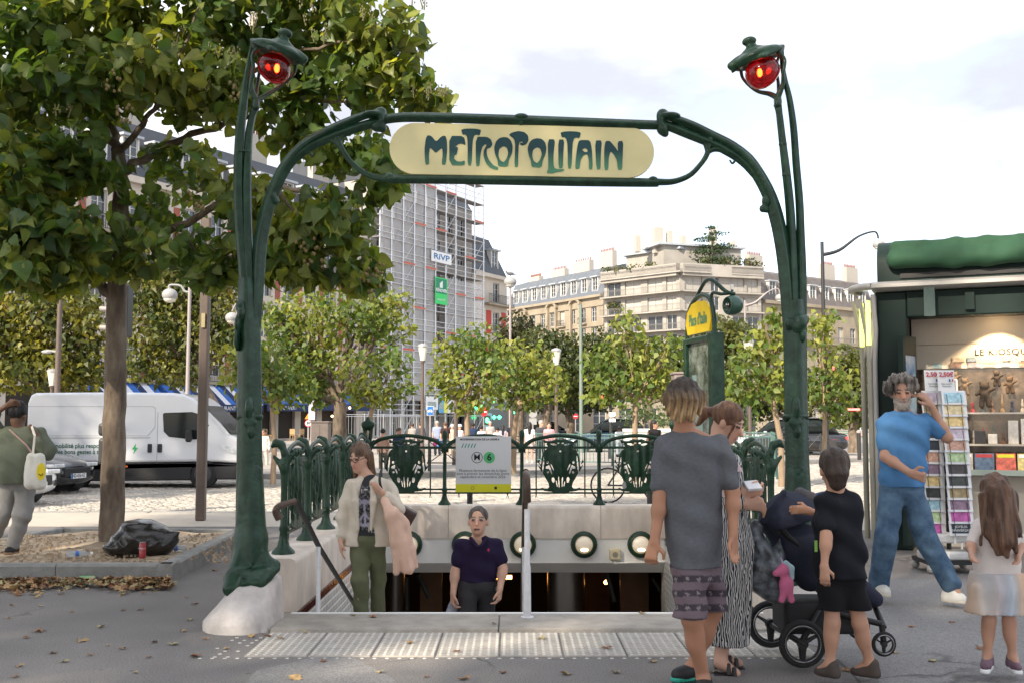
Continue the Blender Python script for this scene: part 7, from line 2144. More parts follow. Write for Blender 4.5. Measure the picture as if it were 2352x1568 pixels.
# ======== PEOPLE
M_skin=mat('skin',rough=.5,vcol=True,spec=.4);M_skin.node_tree.nodes['Principled BSDF'].inputs['Subsurface Weight'].default_value=.08
M_skin.node_tree.nodes['Principled BSDF'].inputs['Subsurface Radius'].default_value=(.02,.008,.005)
def cloth(name,c,rough=.85,bump=.55,bs=11,**k):return mat(name,c,rough,var=.12,vscale=5,bump=bump,bscale=bs,spec=.25,**k)
def hairm(name,c,c2):return mat(name,c,.5,var2=c2,vscale=26,bump=.8,bscale=70,stretch=(1,1,.12),var=.2)
M_cvc=mat('printed_cloth',rough=.85,vcol=True,bump=.2,bscale=30,spec=.25)
SKIN={'l':(.56,.33,.24),'m':(.46,.255,.175),'t':(.40,.20,.125),'d':(.14,.075,.05)}
def hand(s,w,d,side,pn,curl=.35,sc=1.0):
 """palm, four fingers, thumb; d forearm direction, side towards the thumb, pn palm normal"""
 d,side,pn=Vector(d).normalized(),Vector(side).normalized(),Vector(pn).normalized()
 w=Vector(w)
 for q in(-.022,0,.022):s.cone(w+side*q*.6*sc,w+d*.085*sc+side*q*sc,.019*sc,.015*sc,.012)
 for i,L in enumerate((.058,.075,.080,.070)):
  b=w+d*.085*sc+side*(-.03+.02*i)*sc
  m=b+(d*(1-curl*.5)+pn*curl*.8).normalized()*L*.5*sc
  e=m+(d*(1-curl*1.5)+pn*curl*1.6).normalized()*L*.5*sc
  s.cone(b,m,.0098*sc,.009*sc,.004);s.cone(m,e,.009*sc,.0078*sc,.004)
 b=w+d*.022*sc+side*.026*sc;m=b+(d*.7+side*.75+pn*.3).normalized()*.045*sc
 s.cone(b,m,.014*sc,.011*sc,.008);s.cone(m,m+(d*.95+side*.1+pn*.5).normalized()*.035*sc,.011*sc,.009*sc,.006)
def fold_fn(amp,ph=0):
 return lambda X,Y,Z:amp*(np.sin(X*27+Z*19+ph+1.6*np.sin(Z*8+ph))*np.sin(Z*15-X*11+Y*9+ph*2)+.7*np.sin(Z*38+X*22+ph+2*np.sin(X*9))*np.sin(X*8+Z*5+ph))
class Fig:
 """joints given in photo pixels (x, y[, extra depth]) at distance Y"""
 def __init__(s,label,Y,J,face=0,tilt=0,skin='l',H=1.7,h=.0085,ground=None,head=None,facecol=None,group=None,cat='person',hs=1.0):
  s.Y,s.h,s.J,s.hs=Y,h,{k:at(v[0],v[1],Y+(v[2]if len(v)>2 else 0))for k,v in J.items()},hs
  s.t=thing('person',label,cat,ground or(s.J['hipL'].x*.5+s.J['hipR'].x*.5,Y,0),group)
  s.sc=H/1.75;s.skin=SKIN[skin];fa=math.radians(face)
  s.f=Vector((math.sin(fa),-math.cos(fa),-math.sin(math.radians(tilt)))).normalized();s.r=Vector((math.cos(fa),math.sin(fa),0));s.u=s.r.cross(s.f)*-1
  if s.u.z<0:s.u=-s.u
  s.facecol=facecol
 def HP(s,r,f,u):return s.J['head']+(s.r*r+s.f*f+s.u*u)*s.hs
 def body(s,arms=True,legs=True,hands=None,foot=True):
  J,c=s.J,s.sc;b=SDF(.03)
  R=Matrix((s.r,s.f,s.u)).transposed();q=s.hs
  b.ell(s.HP(0,-.012,.025),(.074*q,.092*q,.092*q),rot=R).ell(s.HP(0,.018,-.035),(.060*q,.072*q,.080*q),rot=R,k=.03)
  b.cone(s.HP(0,.058,-.088),s.HP(0,.04,-.08),.028*q,.03*q)
  b.cone(s.HP(0,.088,.0),s.HP(0,.108,-.030),.010*q,.014*q,.014)
  b.ell(s.HP(0,.083,-.062),(.026*q,.014*q,.012*q),.012,rot=R)
  for e in(-1,1):
   b.ell(s.HP(e*.076,-.008,-.008),(.012*q,.020*q,.032*q),.008,rot=R)
   b.ell(s.HP(e*.032,.090,.012),(.018*q,.012*q,.010*q),.012,'s',R);b.ell(s.HP(e*.032,.080,.010),(.014*q,.012*q,.012*q),.006,rot=R)
  b.cone(s.HP(0,-.03,-.07),J['neck'],.052*c,.058*c)
  b.cone(J['neck'],J['shL'],.045*c,.034*c).cone(J['neck'],J['shR'],.045*c,.034*c)
  mid=(J['hipL']+J['hipR'])/2
  b.cone(J['neck']-Vector((0,0,.10*c)),mid,.062*c,.07*c,.05)
  for e in 'LR':
   if arms:
    b.cone(J['sh'+e],J['el'+e],.046*c,.037*c);b.cone(J['el'+e],J['wr'+e],.039*c,.026*c)
    fr=J['el'+e].lerp(J['wr'+e],.3);b.ell(fr,(.040*c,)*3)
    if hands and e in hands:hand(b,J['wr'+e],*hands[e],sc=c)
    elif hands is None:d=(J['wr'+e]-J['el'+e]);hand(b,J['wr'+e],d,(0,-1,0),(1 if e=='L' else-1,0,0),sc=c)
   if legs:
    b.cone(J['hip'+e],J['kn'+e],.070*c,.052*c);b.cone(J['kn'+e],J['an'+e],.052*c,.035*c)
    b.ell(J['kn'+e].lerp(J['an'+e],.3)+Vector((0,.012,0)),(.052*c,.055*c,.10*c))
    if foot and 'toe'+e in J:b.cone(J['an'+e],J['toe'+e],.036*c,.026*c)
  hd,r_,f_,u_,hs,sk,fc=np.array(J['head']),np.array(s.r),np.array(s.f),np.array(s.u),s.hs,np.array(s.skin),s.facecol or{}
  def colfn(V):
   d=(V-hd)/hs;a,f,u=d@r_,d@f_,d@u_
   C=np.tile(sk,(len(V),1))*(1+.06*np.sin(V[:,2:3]*37+V[:,0:1]*29))
   def put(m,c,w=1):C[m]=C[m]*(1-w)+np.array(c)*w
   on=f>.03
   put(on&(np.hypot(a/.05,(u+.03)/.05)<1),sk*np.array([1.08,.9,.88]),.5)
   if 'beard' in fc:put((f>-.02)&(u<-.028-.02*(np.abs(a)<.02))&(np.linalg.norm(d,axis=1)<.135)&(u>-.125),fc['beard'],.85)
   put(on&(np.abs(a)<.028)&(np.abs(u+.062)<.010),fc.get('lips',(.42,.17,.14)),.6)
   if 'open' in fc:put(on&(np.abs(a)<.022)&(np.abs(u+.066)<.008),(.06,.025,.022),.9)
   put(on&(np.abs(np.abs(a)-.032)<.015)&(np.abs(u-.010)<.0085),(.03,.02,.016),.9)
   put(on&(np.abs(np.abs(a)-.034)<.022)&(np.abs(u-.031)<.0075),fc.get('brow',(.08,.05,.035)),.85)
   return np.clip(C,0,1)
  return b.build('body',M_skin,s.h,s.t,colfn)
 def torso(s,name,m,hem,sleeve=.5,w=1.0,dp=.10,colfn=None,k=.045,ph=0,neck=True,amp=.007,sl_r=.058,flare=0,back=0,belly=0,cut=None,slack=.012):
  """shirt: hem = photo y of the lower edge; sleeve = fraction of the arm covered (0..2)"""
  J,c=s.J,s.sc;b=SDF(k);nk=J['neck'];mid=(J['hipL']+J['hipR'])/2
  zh=at(mid.x/s.Y*FPX+IW/2,hem,s.Y).z
  for e in 'LR':
   sh,hp=J['sh'+e],J['hip'+e];ins=sh.lerp(nk,.46);wa=Vector((hp.x*.8+mid.x*.2,hp.y,zh-.02));wm_=(ins-Vector((0,0,.09*c))).lerp(wa,.62)
   b.cone(ins-Vector((0,0,.085*c)),wm_,dp*c,dp*w*.90*c)
   b.cone(wm_,wa+Vector((flare*(-1 if e=='L' else 1)*(1 if J['shL'].x<J['shR'].x else-1),0,0)),dp*w*.90*c,dp*w*c)
   b.cone(nk.lerp(sh,.35)-Vector((0,0,.02)),sh,.050*c,.050*c,.03)
   if sleeve>0:
    f=min(sleeve,1.0);en=sh.lerp(J['el'+e],f);b.cone(sh,en,(sl_r)*c,(sl_r-.004)*c,.018)
    if sleeve>1:b.cone(J['el'+e],J['el'+e].lerp(J['wr'+e],sleeve-1),(sl_r-.008)*c,(sl_r-.02)*c,.03)
  b.cone(nk-Vector((0,0,.13*c)),Vector((mid.x,mid.y,zh)),dp*.95*c,dp*w*.9*c)
  b.cone(nk-Vector((0,0,.015*c)),nk-Vector((0,0,.14*c)),.066*c,.09*c)
  if belly:b.ell(nk.lerp(mid,.7)-Vector((0,0,0)),(belly,belly,belly*1.3))
  b.fold(fold_fn(amp,ph))
  b.plane((0,0,zh),(0,0,-1))
  if neck:b.ell(nk+s.f*.025+Vector((0,0,.056*c)),(.062*c,.070*c,.034*c),.006,'s')
  if 0<sleeve<1:
   for e in 'LR':pass
  if cut:cut(b)
  return b.build(name,m,s.h,s.t,colfn)
 def legs(s,name,m,to=1.9,r=(.098,.070,.058),top=None,colfn=None,ph=1.3,amp=.008,zc=None):
  """trousers: to = 1 knee, 2 ankle"""
  J,c=s.J,s.sc;b=SDF(.022);mid=(J['hipL']+J['hipR'])/2
  zt=at(IW/2,top,s.Y).z if top else mid.z+.1
  for e in 'LR':
   hp=J['hip'+e];b.cone(Vector((hp.x,hp.y,max(zt-.08,hp.z))),hp,.098*c,.098*c);b.cone(hp,hp.lerp(J['kn'+e],min(to,1)),.096*c,(r[0]if to<1 else r[1])*c)
   if to>1:b.cone(J['kn'+e],J['kn'+e].lerp(J['an'+e],to-1),r[1]*c,r[2]*c)
  b.cone(Vector((mid.x,mid.y,zt-.06)),mid,.10*c,.11*c);b.fold(fold_fn(amp,ph));b.plane((0,0,zt),(0,0,1))
  if to<=1:b.plane((0,0,min(J['hip'+e].lerp(J['kn'+e],to).z for e in 'LR')-.01),(0,0,-1))
  return b.build(name,m,s.h,s.t,colfn)
 def shoes(s,m,sole=None,r=.042):
  for e in 'LR':
   if 'toe'+e not in s.J:continue
   a,t=s.J['an'+e],s.J['toe'+e];z=min(t.z,a.z);d=Vector((t.x-a.x,t.y-a.y,0)).normalized();c=s.sc
   b=SDF(.03).cone(Vector((a.x,a.y,a.z))-d*.02,Vector((a.x,a.y,t.z+.0))-d*.025,.042*c,r*c).cone(Vector((a.x,a.y,t.z))-d*.03,t,r*c,(r-.006)*c).cone(Vector((a.x,a.y,a.z-.01)),t-d*.04,.036*c,r*c)
   b.plane((0,0,t.z-r*c*.8),(0,0,-1));o=b.build('shoe',m,s.h,s.t)
   if sole:SDF(.02).cone(Vector((a.x,a.y,t.z-.028))-d*.035,Vector((t.x,t.y,t.z-.028)),.046*c,.042*c).plane((0,0,t.z-.012),(0,0,1)).plane((0,0,t.z-.038),(0,0,-1)).build('sole',sole,s.h,o)
 def hair(s,m,ops,ph=0,amp=.006,face=True,fr=70,cap=1.0,k=.02,fh=0):
  b=SDF(k);R=Matrix((s.r,s.f,s.u)).transposed();q=s.hs
  b.ell(s.HP(0,-.018,.040),(.086*cap*q,.098*cap*q,.094*cap*q),rot=R)
  for o in ops:
   if len(o)==4:b.ell(s.HP(*o[:3]),o[3]*q)
   else:b.cone(s.HP(*o[:3]),s.HP(*o[3:6]),o[6]*q,o[7]*q)
  if face:b.ell(s.HP(0,.085,-.035),(.068*q,.075*q,.085*q),.012,'s',R)
  if fh:b.ell(s.HP(0,.105,.055),(.056*q,.055*q,.055*q),.012,'s',R)
  b.fold(lambda X,Y,Z:amp*np.sin(X*fr+ph)*np.sin(Y*fr*.9+Z*14)+amp*.6*np.sin(X*fr*2.1+Z*9+ph))
  return b.build('hair',m,s.h*.85,s.t)
w=Fig('woman in a cream blazer and olive trousers climbing the stairs',8.7,dict(head=(826,1050),neck=(842,1094),shL=(806,1118),elL=(790,1185,-.02),wrL=(783,1240,-.06),shR=(888,1115),elR=(913,1166,-.04),wrR=(878,1130,-.17),hipL=(828,1240),hipR=(862,1238),knL=(828,1330,-.10),knR=(868,1325,.06),anL=(830,1440,0),anR=(868,1440,.16)),-28,14,'l',1.66,ground=(-1.25,8.7,-.33))
w.body(hands={'L':((.06,-.1,-1),(.3,-1,0),(1,0,0),.25),'R':((-.75,-.1,.5),(0,-.6,1),(-.3,.9,0),.8)})
w.hair(hairm('brown_long_hair',(.075,.042,.026),(.17,.10,.06)),[(-.075,-.02,.0,-.085,-.02,-.20,.03,.02),(.075,-.03,.02,.085,-.03,-.14,.035,.025),(.085,-.03,-.14,.11,.03,-.26,.028,.012),(-.05,-.06,-.05,-.06,-.06,-.2,.05,.03),(0,-.08,-.02,.02,-.08,-.2,.06,.04),(-.085,-.02,-.2,-.13,-.02,-.24,.02,.008)])
g=MB()
for e in(-1,1):
 c=w.HP(e*.032,.108,.006);pts=[c+w.r*(.023*math.cos(q))+w.u*(.018*math.sin(q))for q in np.linspace(0,2*math.pi,13)];g.tube(pts,.0028,5);g.tube([c+w.r*e*.023,w.HP(e*.078,.0,.008)],.0025,4)
g.tube([w.HP(-.009,.110,.008),w.HP(.009,.110,.008)],.0025,4);g.build('glasses',mat('tortoise_frame',(.03,.018,.012),.3),w.t)
px_=lambda V,Y:(V[:,0]/V[:,1]*FPX+IW/2)
def tee_print(V):
 P=V.copy();X,Yp=proj(P);C=np.tile(np.array([.035,.037,.042]),(len(V),1));n=np.sin(X*2.3+np.sin(Yp*1.1)*2)*np.sin(Yp*1.7+np.sin(X*.9)*2)
 rg=(Yp>1112)&(Yp<1215);C[rg&(n>.25)]=(.22,.22,.24)
 cx,cy=838,1178;rr=np.hypot(X-cx,(Yp-cy)*.8);ri=np.abs(rr-22)<3.2;bar=(np.abs(X-cx)<2.4)&(rr<22);dg=(np.abs(np.abs(X-cx)-(Yp-cy)*.8)<2.6)&(Yp>cy)&(rr<22)
 yk=(np.abs(np.abs(X-cx)+(Yp-1158)*1.0)<3)&(Yp<1158)&(Yp>1136)
 C[ri|bar|dg|yk]=(.42,.40,.52)
 for(x0,y0,x1,y1)in((852,1208,855,1222),(858,1208,866,1210),(858,1214,864,1216),(858,1220,866,1222),(846,1208,848,1220),(823,1122,826,1132),(830,1122,832,1132),(836,1122,844,1124),(848,1122,850,1132)):C[(X>x0)&(X<x1)&(Yp>y0)&(Yp<y1)]=(.6,.58,.55)
 return C
w.torso('top',M_cvc,1232,0,.92,.098,tee_print,neck=True)
def opening(b):
 b.ell(at(836,1165,8.56),(.055,.14,.26),.02,'s');b.ell(at(840,1235,8.56),(.075,.14,.14),.02,'s')
w.torso('blazer',cloth('cream_linen',(.60,.53,.44)),1252,1.75,1.0,.118,None,ph=.7,amp=.010,sl_r=.066,flare=.05,cut=opening)
for(xa,ya,xb,yb,xc,yc)in((812,1108,816,1150,822,1215),(856,1106,858,1150,852,1215)):
 w_l=SDF(.02).cone(at(xa,ya,8.55),at(xb,yb,8.54),.022,.028).cone(at(xb,yb,8.54),at(xc,yc,8.56),.028,.012);w_l.build('lapel',MATS['cream_linen'],.009,w.t)
w.legs('trousers',cloth('olive_cotton',(.115,.125,.070),amp if False else .85),2.0,(.1,.070,.060),1226,ph=2)
hb_=thing('handbag','brown checked shoulder bag under the arm of the woman in the blazer','bag',at(925,1190,8.78))
SDF(.02).box(at(924,1186,8.80),(.075,.05,.07),.02,rot=Matrix.Rotation(.5,3,'Y')).build('bag',mat('brown_check',(.060,.032,.026),.5,var=.4,vscale=60),.009,hb_);MB().tube(spline([at(876,1078,8.64),at(872,1100,8.56),at(880,1130,8.58),at(910,1172,8.74)],4),.011,6,.4).build('strap',M_black,hb_)
sf=thing('scarf','pale pink scarf hanging over the forearm of the woman in the blazer','scarf',at(920,1260,8.6))
SDF(.03).chain([at(884,1150,8.52),at(900,1180,8.48),at(915,1240,8.52),at(935,1305,8.56)],[.035,.055,.06,.05]).chain([at(900,1170,8.5),at(930,1200,8.55),at(945,1260,8.58),at(958,1300,8.6)],[.03,.035,.035,.02]).cone(at(910,1230,8.52),at(910,1312,8.56),.04,.028).fold(lambda X,Y,Z:.006*np.sin(X*52+Z*9)+.003*np.sin(X*90-Z*14)).build('cloth',cloth('pink_linen',(.66,.44,.34)),.009,sf)
w=Fig('man in a dark purple polo shirt coming up the stairs',9.2,dict(head=(1098,1196),neck=(1100,1238),shL=(1060,1250),elL=(1046,1310,-.03),wrL=(1041,1362,-.10),shR=(1140,1250),elR=(1155,1306,-.03),wrR=(1148,1352,-.12),hipL=(1078,1345),hipR=(1116,1345),knL=(1070,1420,-.1),knR=(1116,1430,.1),anL=(1070,1520,.05),anR=(1116,1530,.25)),-4,-6,'l',1.74,ground=(-.3,9.3,-.66),facecol={'open':1,'brow':(.12,.09,.07),'lips':(.46,.25,.19)},hs=1.05)
w.body(hands={'L':((-.05,-.05,-1),(.4,-1,0),(1,0,0),.7),'R':((-.1,-.1,-1),(-.4,-1,0),(-1,0,0),.6)})
w.hair(hairm('grey_crop_hair',(.055,.042,.036),(.12,.10,.09)),[],cap=.965,amp=.002,fh=1)
w.torso('polo_shirt',cloth('purple_pique',(.017,.010,.036)),1334,.66,1.0,.098,None,cut=lambda b:b.ell(at(1100,1247,9.10),(.034,.07,.05),.01,'s'),ph=3,sl_r=.064)
SDF(.01).cone(at(1082,1236,9.12),at(1096,1254,9.06),.018,.016).cone(at(1118,1236,9.12),at(1104,1254,9.06),.018,.016).build('collar',MATS['purple_pique'],.008,w.t)
MB().sphere(at(1122,1262,9.07),.014,8,6,(.7,.4,1)).build('chest_emblem',mat('emblem_red',(.45,.02,.05),.6),w.t)
w.legs('trousers',cloth('charcoal_cotton',(.035,.033,.036)),2.0,(.1,.08,.07),1322,ph=5)
MB().tube([at(1144,1346,9.14),at(1146,1353,9.14)],.034,14).build('watch',M_rim,w.t);g=MB()
for e in(-1,1):c=w.HP(e*.032,.100,.008);g.tube([c+w.r*(.022*math.cos(q))+w.u*(.015*math.sin(q))for q in np.linspace(0,6.283,11)],.0016,4)
g.build('glasses',M_rim,w.t)
pbg=thing('carrier_bag','blue and white carrier bag in the hand of the man in purple','bag',at(1041,1395,9.2))
SDF(.03).cone(at(1042,1376,9.15),at(1040,1404,9.2),.02,.06).ell(at(1040,1425,9.2),(.08,.06,.10)).fold(fold_fn(.008,1)).build('bag',mat('carrier_blue',(.012,.05,.25),.4,var2=(.5,.5,.55),vscale=6),.011,pbg)
w=Fig('man in a grey T-shirt and striped shorts seen from behind',6.0,dict(head=(1569,925),neck=(1572,990),shL=(1527,1025),elL=(1517,1140,-.03),wrL=(1503,1245,-.08),shR=(1650,1022),elR=(1683,1130,-.02),wrR=(1684,1228,-.08),hipL=(1582,1300),hipR=(1618,1300,.08),knL=(1588,1420,-.06),knR=(1636,1405,.20),anL=(1616,1560,.03),anR=(1592,1530,.22),toeL=(1618,1590,-.12),toeR=(1556,1548,.18)),172,6,'t',1.80,ground=(1.08,6.0,0),hs=1.06)
w.body(hands={'L':((-.25,-.05,-1),(.9,-.5,0),(.4,.9,0),.7),'R':((-.05,-.2,-1),(-.7,-.7,0),(.3,-1,0),.35)})
w.hair(mat('dark_rooted_blond_hair',(.5,.5,.5),.55,vcol=True,bump=.8,bscale=80,stretch=(1,1,.1)),[(-.078,-.02,.03,-.075,.0,-.045,.042,.022),(.078,-.02,.03,.075,.0,-.045,.042,.022),(0,-.07,.0,0,-.075,-.055,.085,.045),(-.04,-.065,-.02,-.045,-.07,-.095,.04,.014),(.045,-.065,-.02,.05,-.065,-.09,.04,.014),(0,-.08,-.04,.01,-.085,-.105,.04,.014)],face=True,cap=1.09,amp=.007,fr=85)
hm=w.t.children[-1].data;V=np.array([v.co for v in hm.vertices])+np.array(wl(w.t));zr=(V[:,2]-w.J['head'].z);tt=np.clip((.085-zr)/.14,0,1)[:,None];st=(.55+.45*np.sin(V[:,0:1]*260+np.sin(V[:,2:3]*30)*2)*np.sin(V[:,0:1]*97))
C4=np.ones((len(V),4),np.float32);C4[:,:3]=np.array([.045,.030,.022])*(1-tt*st)+np.array([.62,.40,.19])*tt*st;hm.color_attributes.new('Col','FLOAT_COLOR','POINT').data.foreach_set('color',C4.ravel())
w.torso('t_shirt',mat('grey_marl',(.115,.12,.135),.9,var=.14,vscale=60,bump=.35,bscale=9,stretch=(.7,.7,1.2),spec=.2),1302,.74,1.0,.112,None,ph=1.0,amp=.010,sl_r=.064,flare=.0,back=1)
def stripes(V):
 X,Yp=proj(V);C=np.tile(np.array([.155,.115,.135]),(len(V),1));b_=((Yp-1288)%33)<15;C[b_]=(.055,.045,.055)
 sx,sy=((X-1540+12*0)%26)-13,((Yp-1288)%33)-7.5;an=np.arctan2(sx,sy);C[b_&(np.hypot(sx,sy)<3.2+2.6*np.cos(5*an))]=(.24,.20,.22);return C
w.legs('shorts',M_cvc,.90,(.095,.095,.09),1285,stripes,ph=2.2)
w.shoes(mat('black_trainer',(.02,.02,.022),.6,var=.3,vscale=20),mat('teal_sole',(.03,.36,.26),.5))
w=Fig('woman with a ponytail and zebra skirt looking down at her phone',6.45,dict(head=(1672,970),neck=(1652,1030),shL=(1625,1058,.1),elL=(1690,1115,-.05),wrL=(1712,1135,-.12),shR=(1680,1062,-.05),elR=(1692,1150,-.08),wrR=(1716,1158,-.14),hipL=(1655,1215,.05),hipR=(1680,1215),knL=(1655,1350,.05),knR=(1685,1350),anL=(1655,1505,.12),anR=(1655,1520,-.05),toeL=(1698,1522,.10),toeR=(1692,1545,-.08)),62,30,'l',1.70,ground=(1.3,6.45,0))
w.body(hands={'L':((1,-.1,.3),(0,-.3,1),(0,1,.2),.6),'R':((1,-.1,-.05),(0,-.3,1),(.2,.5,-1),.9)})
w.hair(hairm('auburn_hair',(.10,.042,.022),(.22,.11,.055)),[(0,-.10,.03,0,-.15,.0,.035,.03),(0,-.15,.0,0,-.17,-.10,.032,.012),(.075,.06,.02,.082,.06,-.13,.010,.004),(-.075,.06,.02,-.08,.06,-.12,.010,.004)],amp=.003)
MB().sphere(w.HP(.08,-.005,-.055),.007,6,5).build('earring',M_rim,w.t)
w.torso('top',cloth('pale_pink_top',(.60,.46,.46)),1200,.6,.95,.10,None)
sk=SDF(.04).cone(at(1665,1170,6.45),at(1668,1250,6.45),.13,.155).cone(at(1668,1250,6.45),at(1672,1480,6.45),.155,.135).cone(at(1655,1300,6.5),at(1652,1490,6.5),.13,.11).fold(lambda X,Y,Z:.012*np.sin(X*58+Z*2)*np.clip(1.0-Z,0,1)+.006*np.sin(X*31+Y*40)).plane(at(1672,1478,6.45),(0,0,-1))
mz=bpy.data.materials.new('zebra_print');mz.use_nodes=True;n_=mz.node_tree;tcn=n_.nodes.new('ShaderNodeTexCoord');mpz=n_.nodes.new('ShaderNodeMapping');mpz.inputs['Scale'].default_value=(1,1,.42);wv=n_.nodes.new('ShaderNodeTexWave');wv.bands_direction='X';wv.inputs['Scale'].default_value=27;wv.inputs['Distortion'].default_value=9;wv.inputs['Detail'].default_value=1.5;wv.inputs['Detail Scale'].default_value=1.2
cz=n_.nodes.new('ShaderNodeValToRGB');cz.color_ramp.interpolation='CONSTANT';cz.color_ramp.elements[0].color=(.014,.014,.018,1);cz.color_ramp.elements[1].color=(.52,.51,.50,1);cz.color_ramp.elements[1].position=.58
for a_,b_ in((tcn.outputs['Object'],mpz.inputs[0]),(mpz.outputs[0],wv.inputs['Vector']),(wv.outputs['Fac'],cz.inputs[0]),(cz.outputs[0],n_.nodes['Principled BSDF'].inputs['Base Color'])):n_.links.new(a_,b_)
n_.nodes['Principled BSDF'].inputs['Roughness'].default_value=.85
sk.build('skirt',mz,.0095,w.t)
SDF(.03).cone(w.J['shR'],w.J['elR'],.062,.058).cone(w.J['elR'],w.J['elR'].lerp(w.J['wrR'],.4),.055,.05).build('sleeve',mz,.0095,w.t)
for e in 'LR':
 a_,t_=w.J['an'+e],w.J['toe'+e];MB().tube([a_+Vector((-.04,0,-.065)),t_+Vector((.03,0,-.028))],[.045,.048],10,.3).build('sandal',M_black,w.t)
 for q in(.45,.8):c=a_.lerp(t_,q);MB().tube([c+Vector((.0,-.04,-.035)),c+Vector((0,-.02,.02)),c+Vector((0,.02,.02)),c+Vector((0,.04,-.035))],.014,6).build('strap',M_black,w.t)
ph_=thing('mobile_phone','white mobile phone held above the pushchair handle','phone',at(1728,1113,6.3));bevel(MB().obox(at(1729,1114,6.3),(.042,0,.004),(0,.07,.02),(-.001,-.004,.008)).build('case',mat('phone_white',(.6,.6,.62),.3),ph_),.004)
w=Fig('boy in a black T-shirt and shorts with his back to us',6.15,dict(head=(1916,1078),neck=(1920,1126),shL=(1890,1155,-.07),elL=(1898,1232,-.15),wrL=(1893,1300,-.19),shR=(1960,1152),elR=(1905,1190,.22),wrR=(1858,1172,.22),hipL=(1908,1335),hipR=(1955,1335),knL=(1912,1430,-.02),knR=(1975,1430,0),anL=(1906,1525),anR=(1998,1522,.05),toeL=(1878,1540,.05),toeR=(1962,1540,.10)),176,4,'m',1.36,ground=(1.95,6.15,0),hs=.98)
w.body(hands={'L':((.0,-.1,-1),(.9,-.4,0),(.3,.9,0),.4),'R':((-1,.05,.1),(0,-.3,1),(0,1,-.3),.4)})
w.hair(hairm('dark_brown_hair',(.030,.018,.013),(.062,.038,.026)),[(0,-.07,-.03,0,-.07,-.075,.07,.05)],cap=1.05,amp=.003)
w.torso('t_shirt',cloth('black_jersey',(.010,.011,.016)),1326,.68,1.12,.118,None,ph=4,amp=.010,sl_r=.064)
MB().box(at(1871,1240,6.05),at(1874,1266,6.05)+Vector((.01,.004,0))).build('print',mat('print_green',(.25,.5,.12),.6),w.t)
w.legs('shorts',cloth('black_shorts',(.008,.008,.010)),.62,(.105,.10,.1),1318,ph=3)
w.shoes(mat('brown_sandal',(.06,.045,.038),.7),None,.036)
w=Fig('bearded man with curly grey hair in a blue T-shirt and jeans',8.7,dict(head=(2071,903),neck=(2073,952),shL=(2033,968),elL=(2034,1048,-.06),wrL=(2092,1086,-.25),shR=(2125,966),elR=(2176,1004,-.05),wrR=(2138,930,-.05),hipL=(2050,1125),hipR=(2092,1125),knL=(2036,1232,-.05),knR=(2128,1238,-.05),anL=(2018,1338,.15),anR=(2184,1340,-.05),toeL=(2034,1358,.02),toeR=(2208,1374,-.12)),-12,4,'m',1.92,ground=(3.3,8.7,0),facecol={'beard':(.27,.235,.205),'brow':(.045,.03,.025),'lips':(.2,.09,.08)},hs=1.04)
w.body(hands={'L':((.8,-.3,-.3),(0,-.3,1),(.1,.9,.2),.95),'R':((-.6,-.1,.75),(-.6,-.5,-.4),(-.6,.6,0),.75)})
hr_ops=[]
for i in range(46):
 th,ph2=random.uniform(0,6.283),random.uniform(-.25,1.3);rr=.098+.02*random.random()
 r_,f_,u_=rr*math.cos(ph2)*math.cos(th),rr*math.cos(ph2)*math.sin(th)-.02,rr*math.sin(ph2)+.03
 if f_>.035 and u_<.10:continue
 hr_ops.append((r_,f_,u_,random.uniform(.026,.04)))
w.hair(hairm('curly_grey_hair',(.075,.062,.052),(.30,.26,.225)),hr_ops,fh=1,amp=.008,cap=1.02,fr=110,face=True)
SDF(.02).ell(w.HP(0,.062,-.098),.045).cone(w.HP(-.05,.03,-.06),w.HP(-.02,.07,-.10),.022,.03).cone(w.HP(.05,.03,-.06),w.HP(.02,.07,-.10),.022,.03).fold(lambda X,Y,Z:.004*np.sin(X*170)*np.sin(Z*150)).build('beard',mat('grey_beard',(.27,.235,.205),.9,var=.3,vscale=60),.0075,w.t)
w.torso('t_shirt',cloth('blue_jersey',(.075,.20,.40)),1116,.68,1.0,.115,None,ph=6,amp=.010,sl_r=.064)
w.legs('jeans',mat('blue_denim',(.035,.075,.14),.85,var2=(.095,.165,.25),vscale=7,bump=.7,bscale=10),1.97,(.1,.084,.078),1105,ph=3.4,amp=.006)
w.shoes(mat('white_trainer',(.64,.62,.58),.5,var=.08),mat('trainer_sole',(.52,.47,.40),.6),.044)
w=Fig('small girl with long brown hair in a white T-shirt and pastel skirt',6.3,dict(head=(2286,1135),neck=(2288,1180),shL=(2252,1204),elL=(2230,1250,-.02),wrL=(2232,1276,-.18),shR=(2324,1204),elR=(2345,1250),wrR=(2338,1280,-.15),hipL=(2270,1330),hipR=(2308,1330),knL=(2272,1425),knR=(2318,1425),anL=(2268,1505),anR=(2326,1508),toeL=(2262,1530,-.10),toeR=(2338,1532,-.08)),170,12,'m',1.15,ground=(2.95,6.3,0),hs=.95)
w.body();w.hair(hairm('girl_brown_hair',(.060,.030,.019),(.15,.075,.042)),[(-.06,-.05,-.02,-.085,-.08,-.24,.055,.03),(.06,-.05,-.02,.085,-.08,-.26,.055,.028),(0,-.08,0,0,-.10,-.30,.085,.06),(-.045,-.09,-.2,-.06,-.10,-.36,.045,.012),(-.01,-.10,-.25,-.005,-.105,-.40,.045,.012),(.04,-.09,-.2,.05,-.10,-.385,.045,.012),(.085,-.03,-.1,.12,-.05,-.32,.02,.006),(-.085,-.03,-.1,-.12,-.05,-.27,.02,.006)],amp=.006,cap=1.04)
w.torso('t_shirt',cloth('white_jersey',(.66,.60,.58)),1322,.85,1.18,.118,None,ph=2,amp=.004,sl_r=.064)
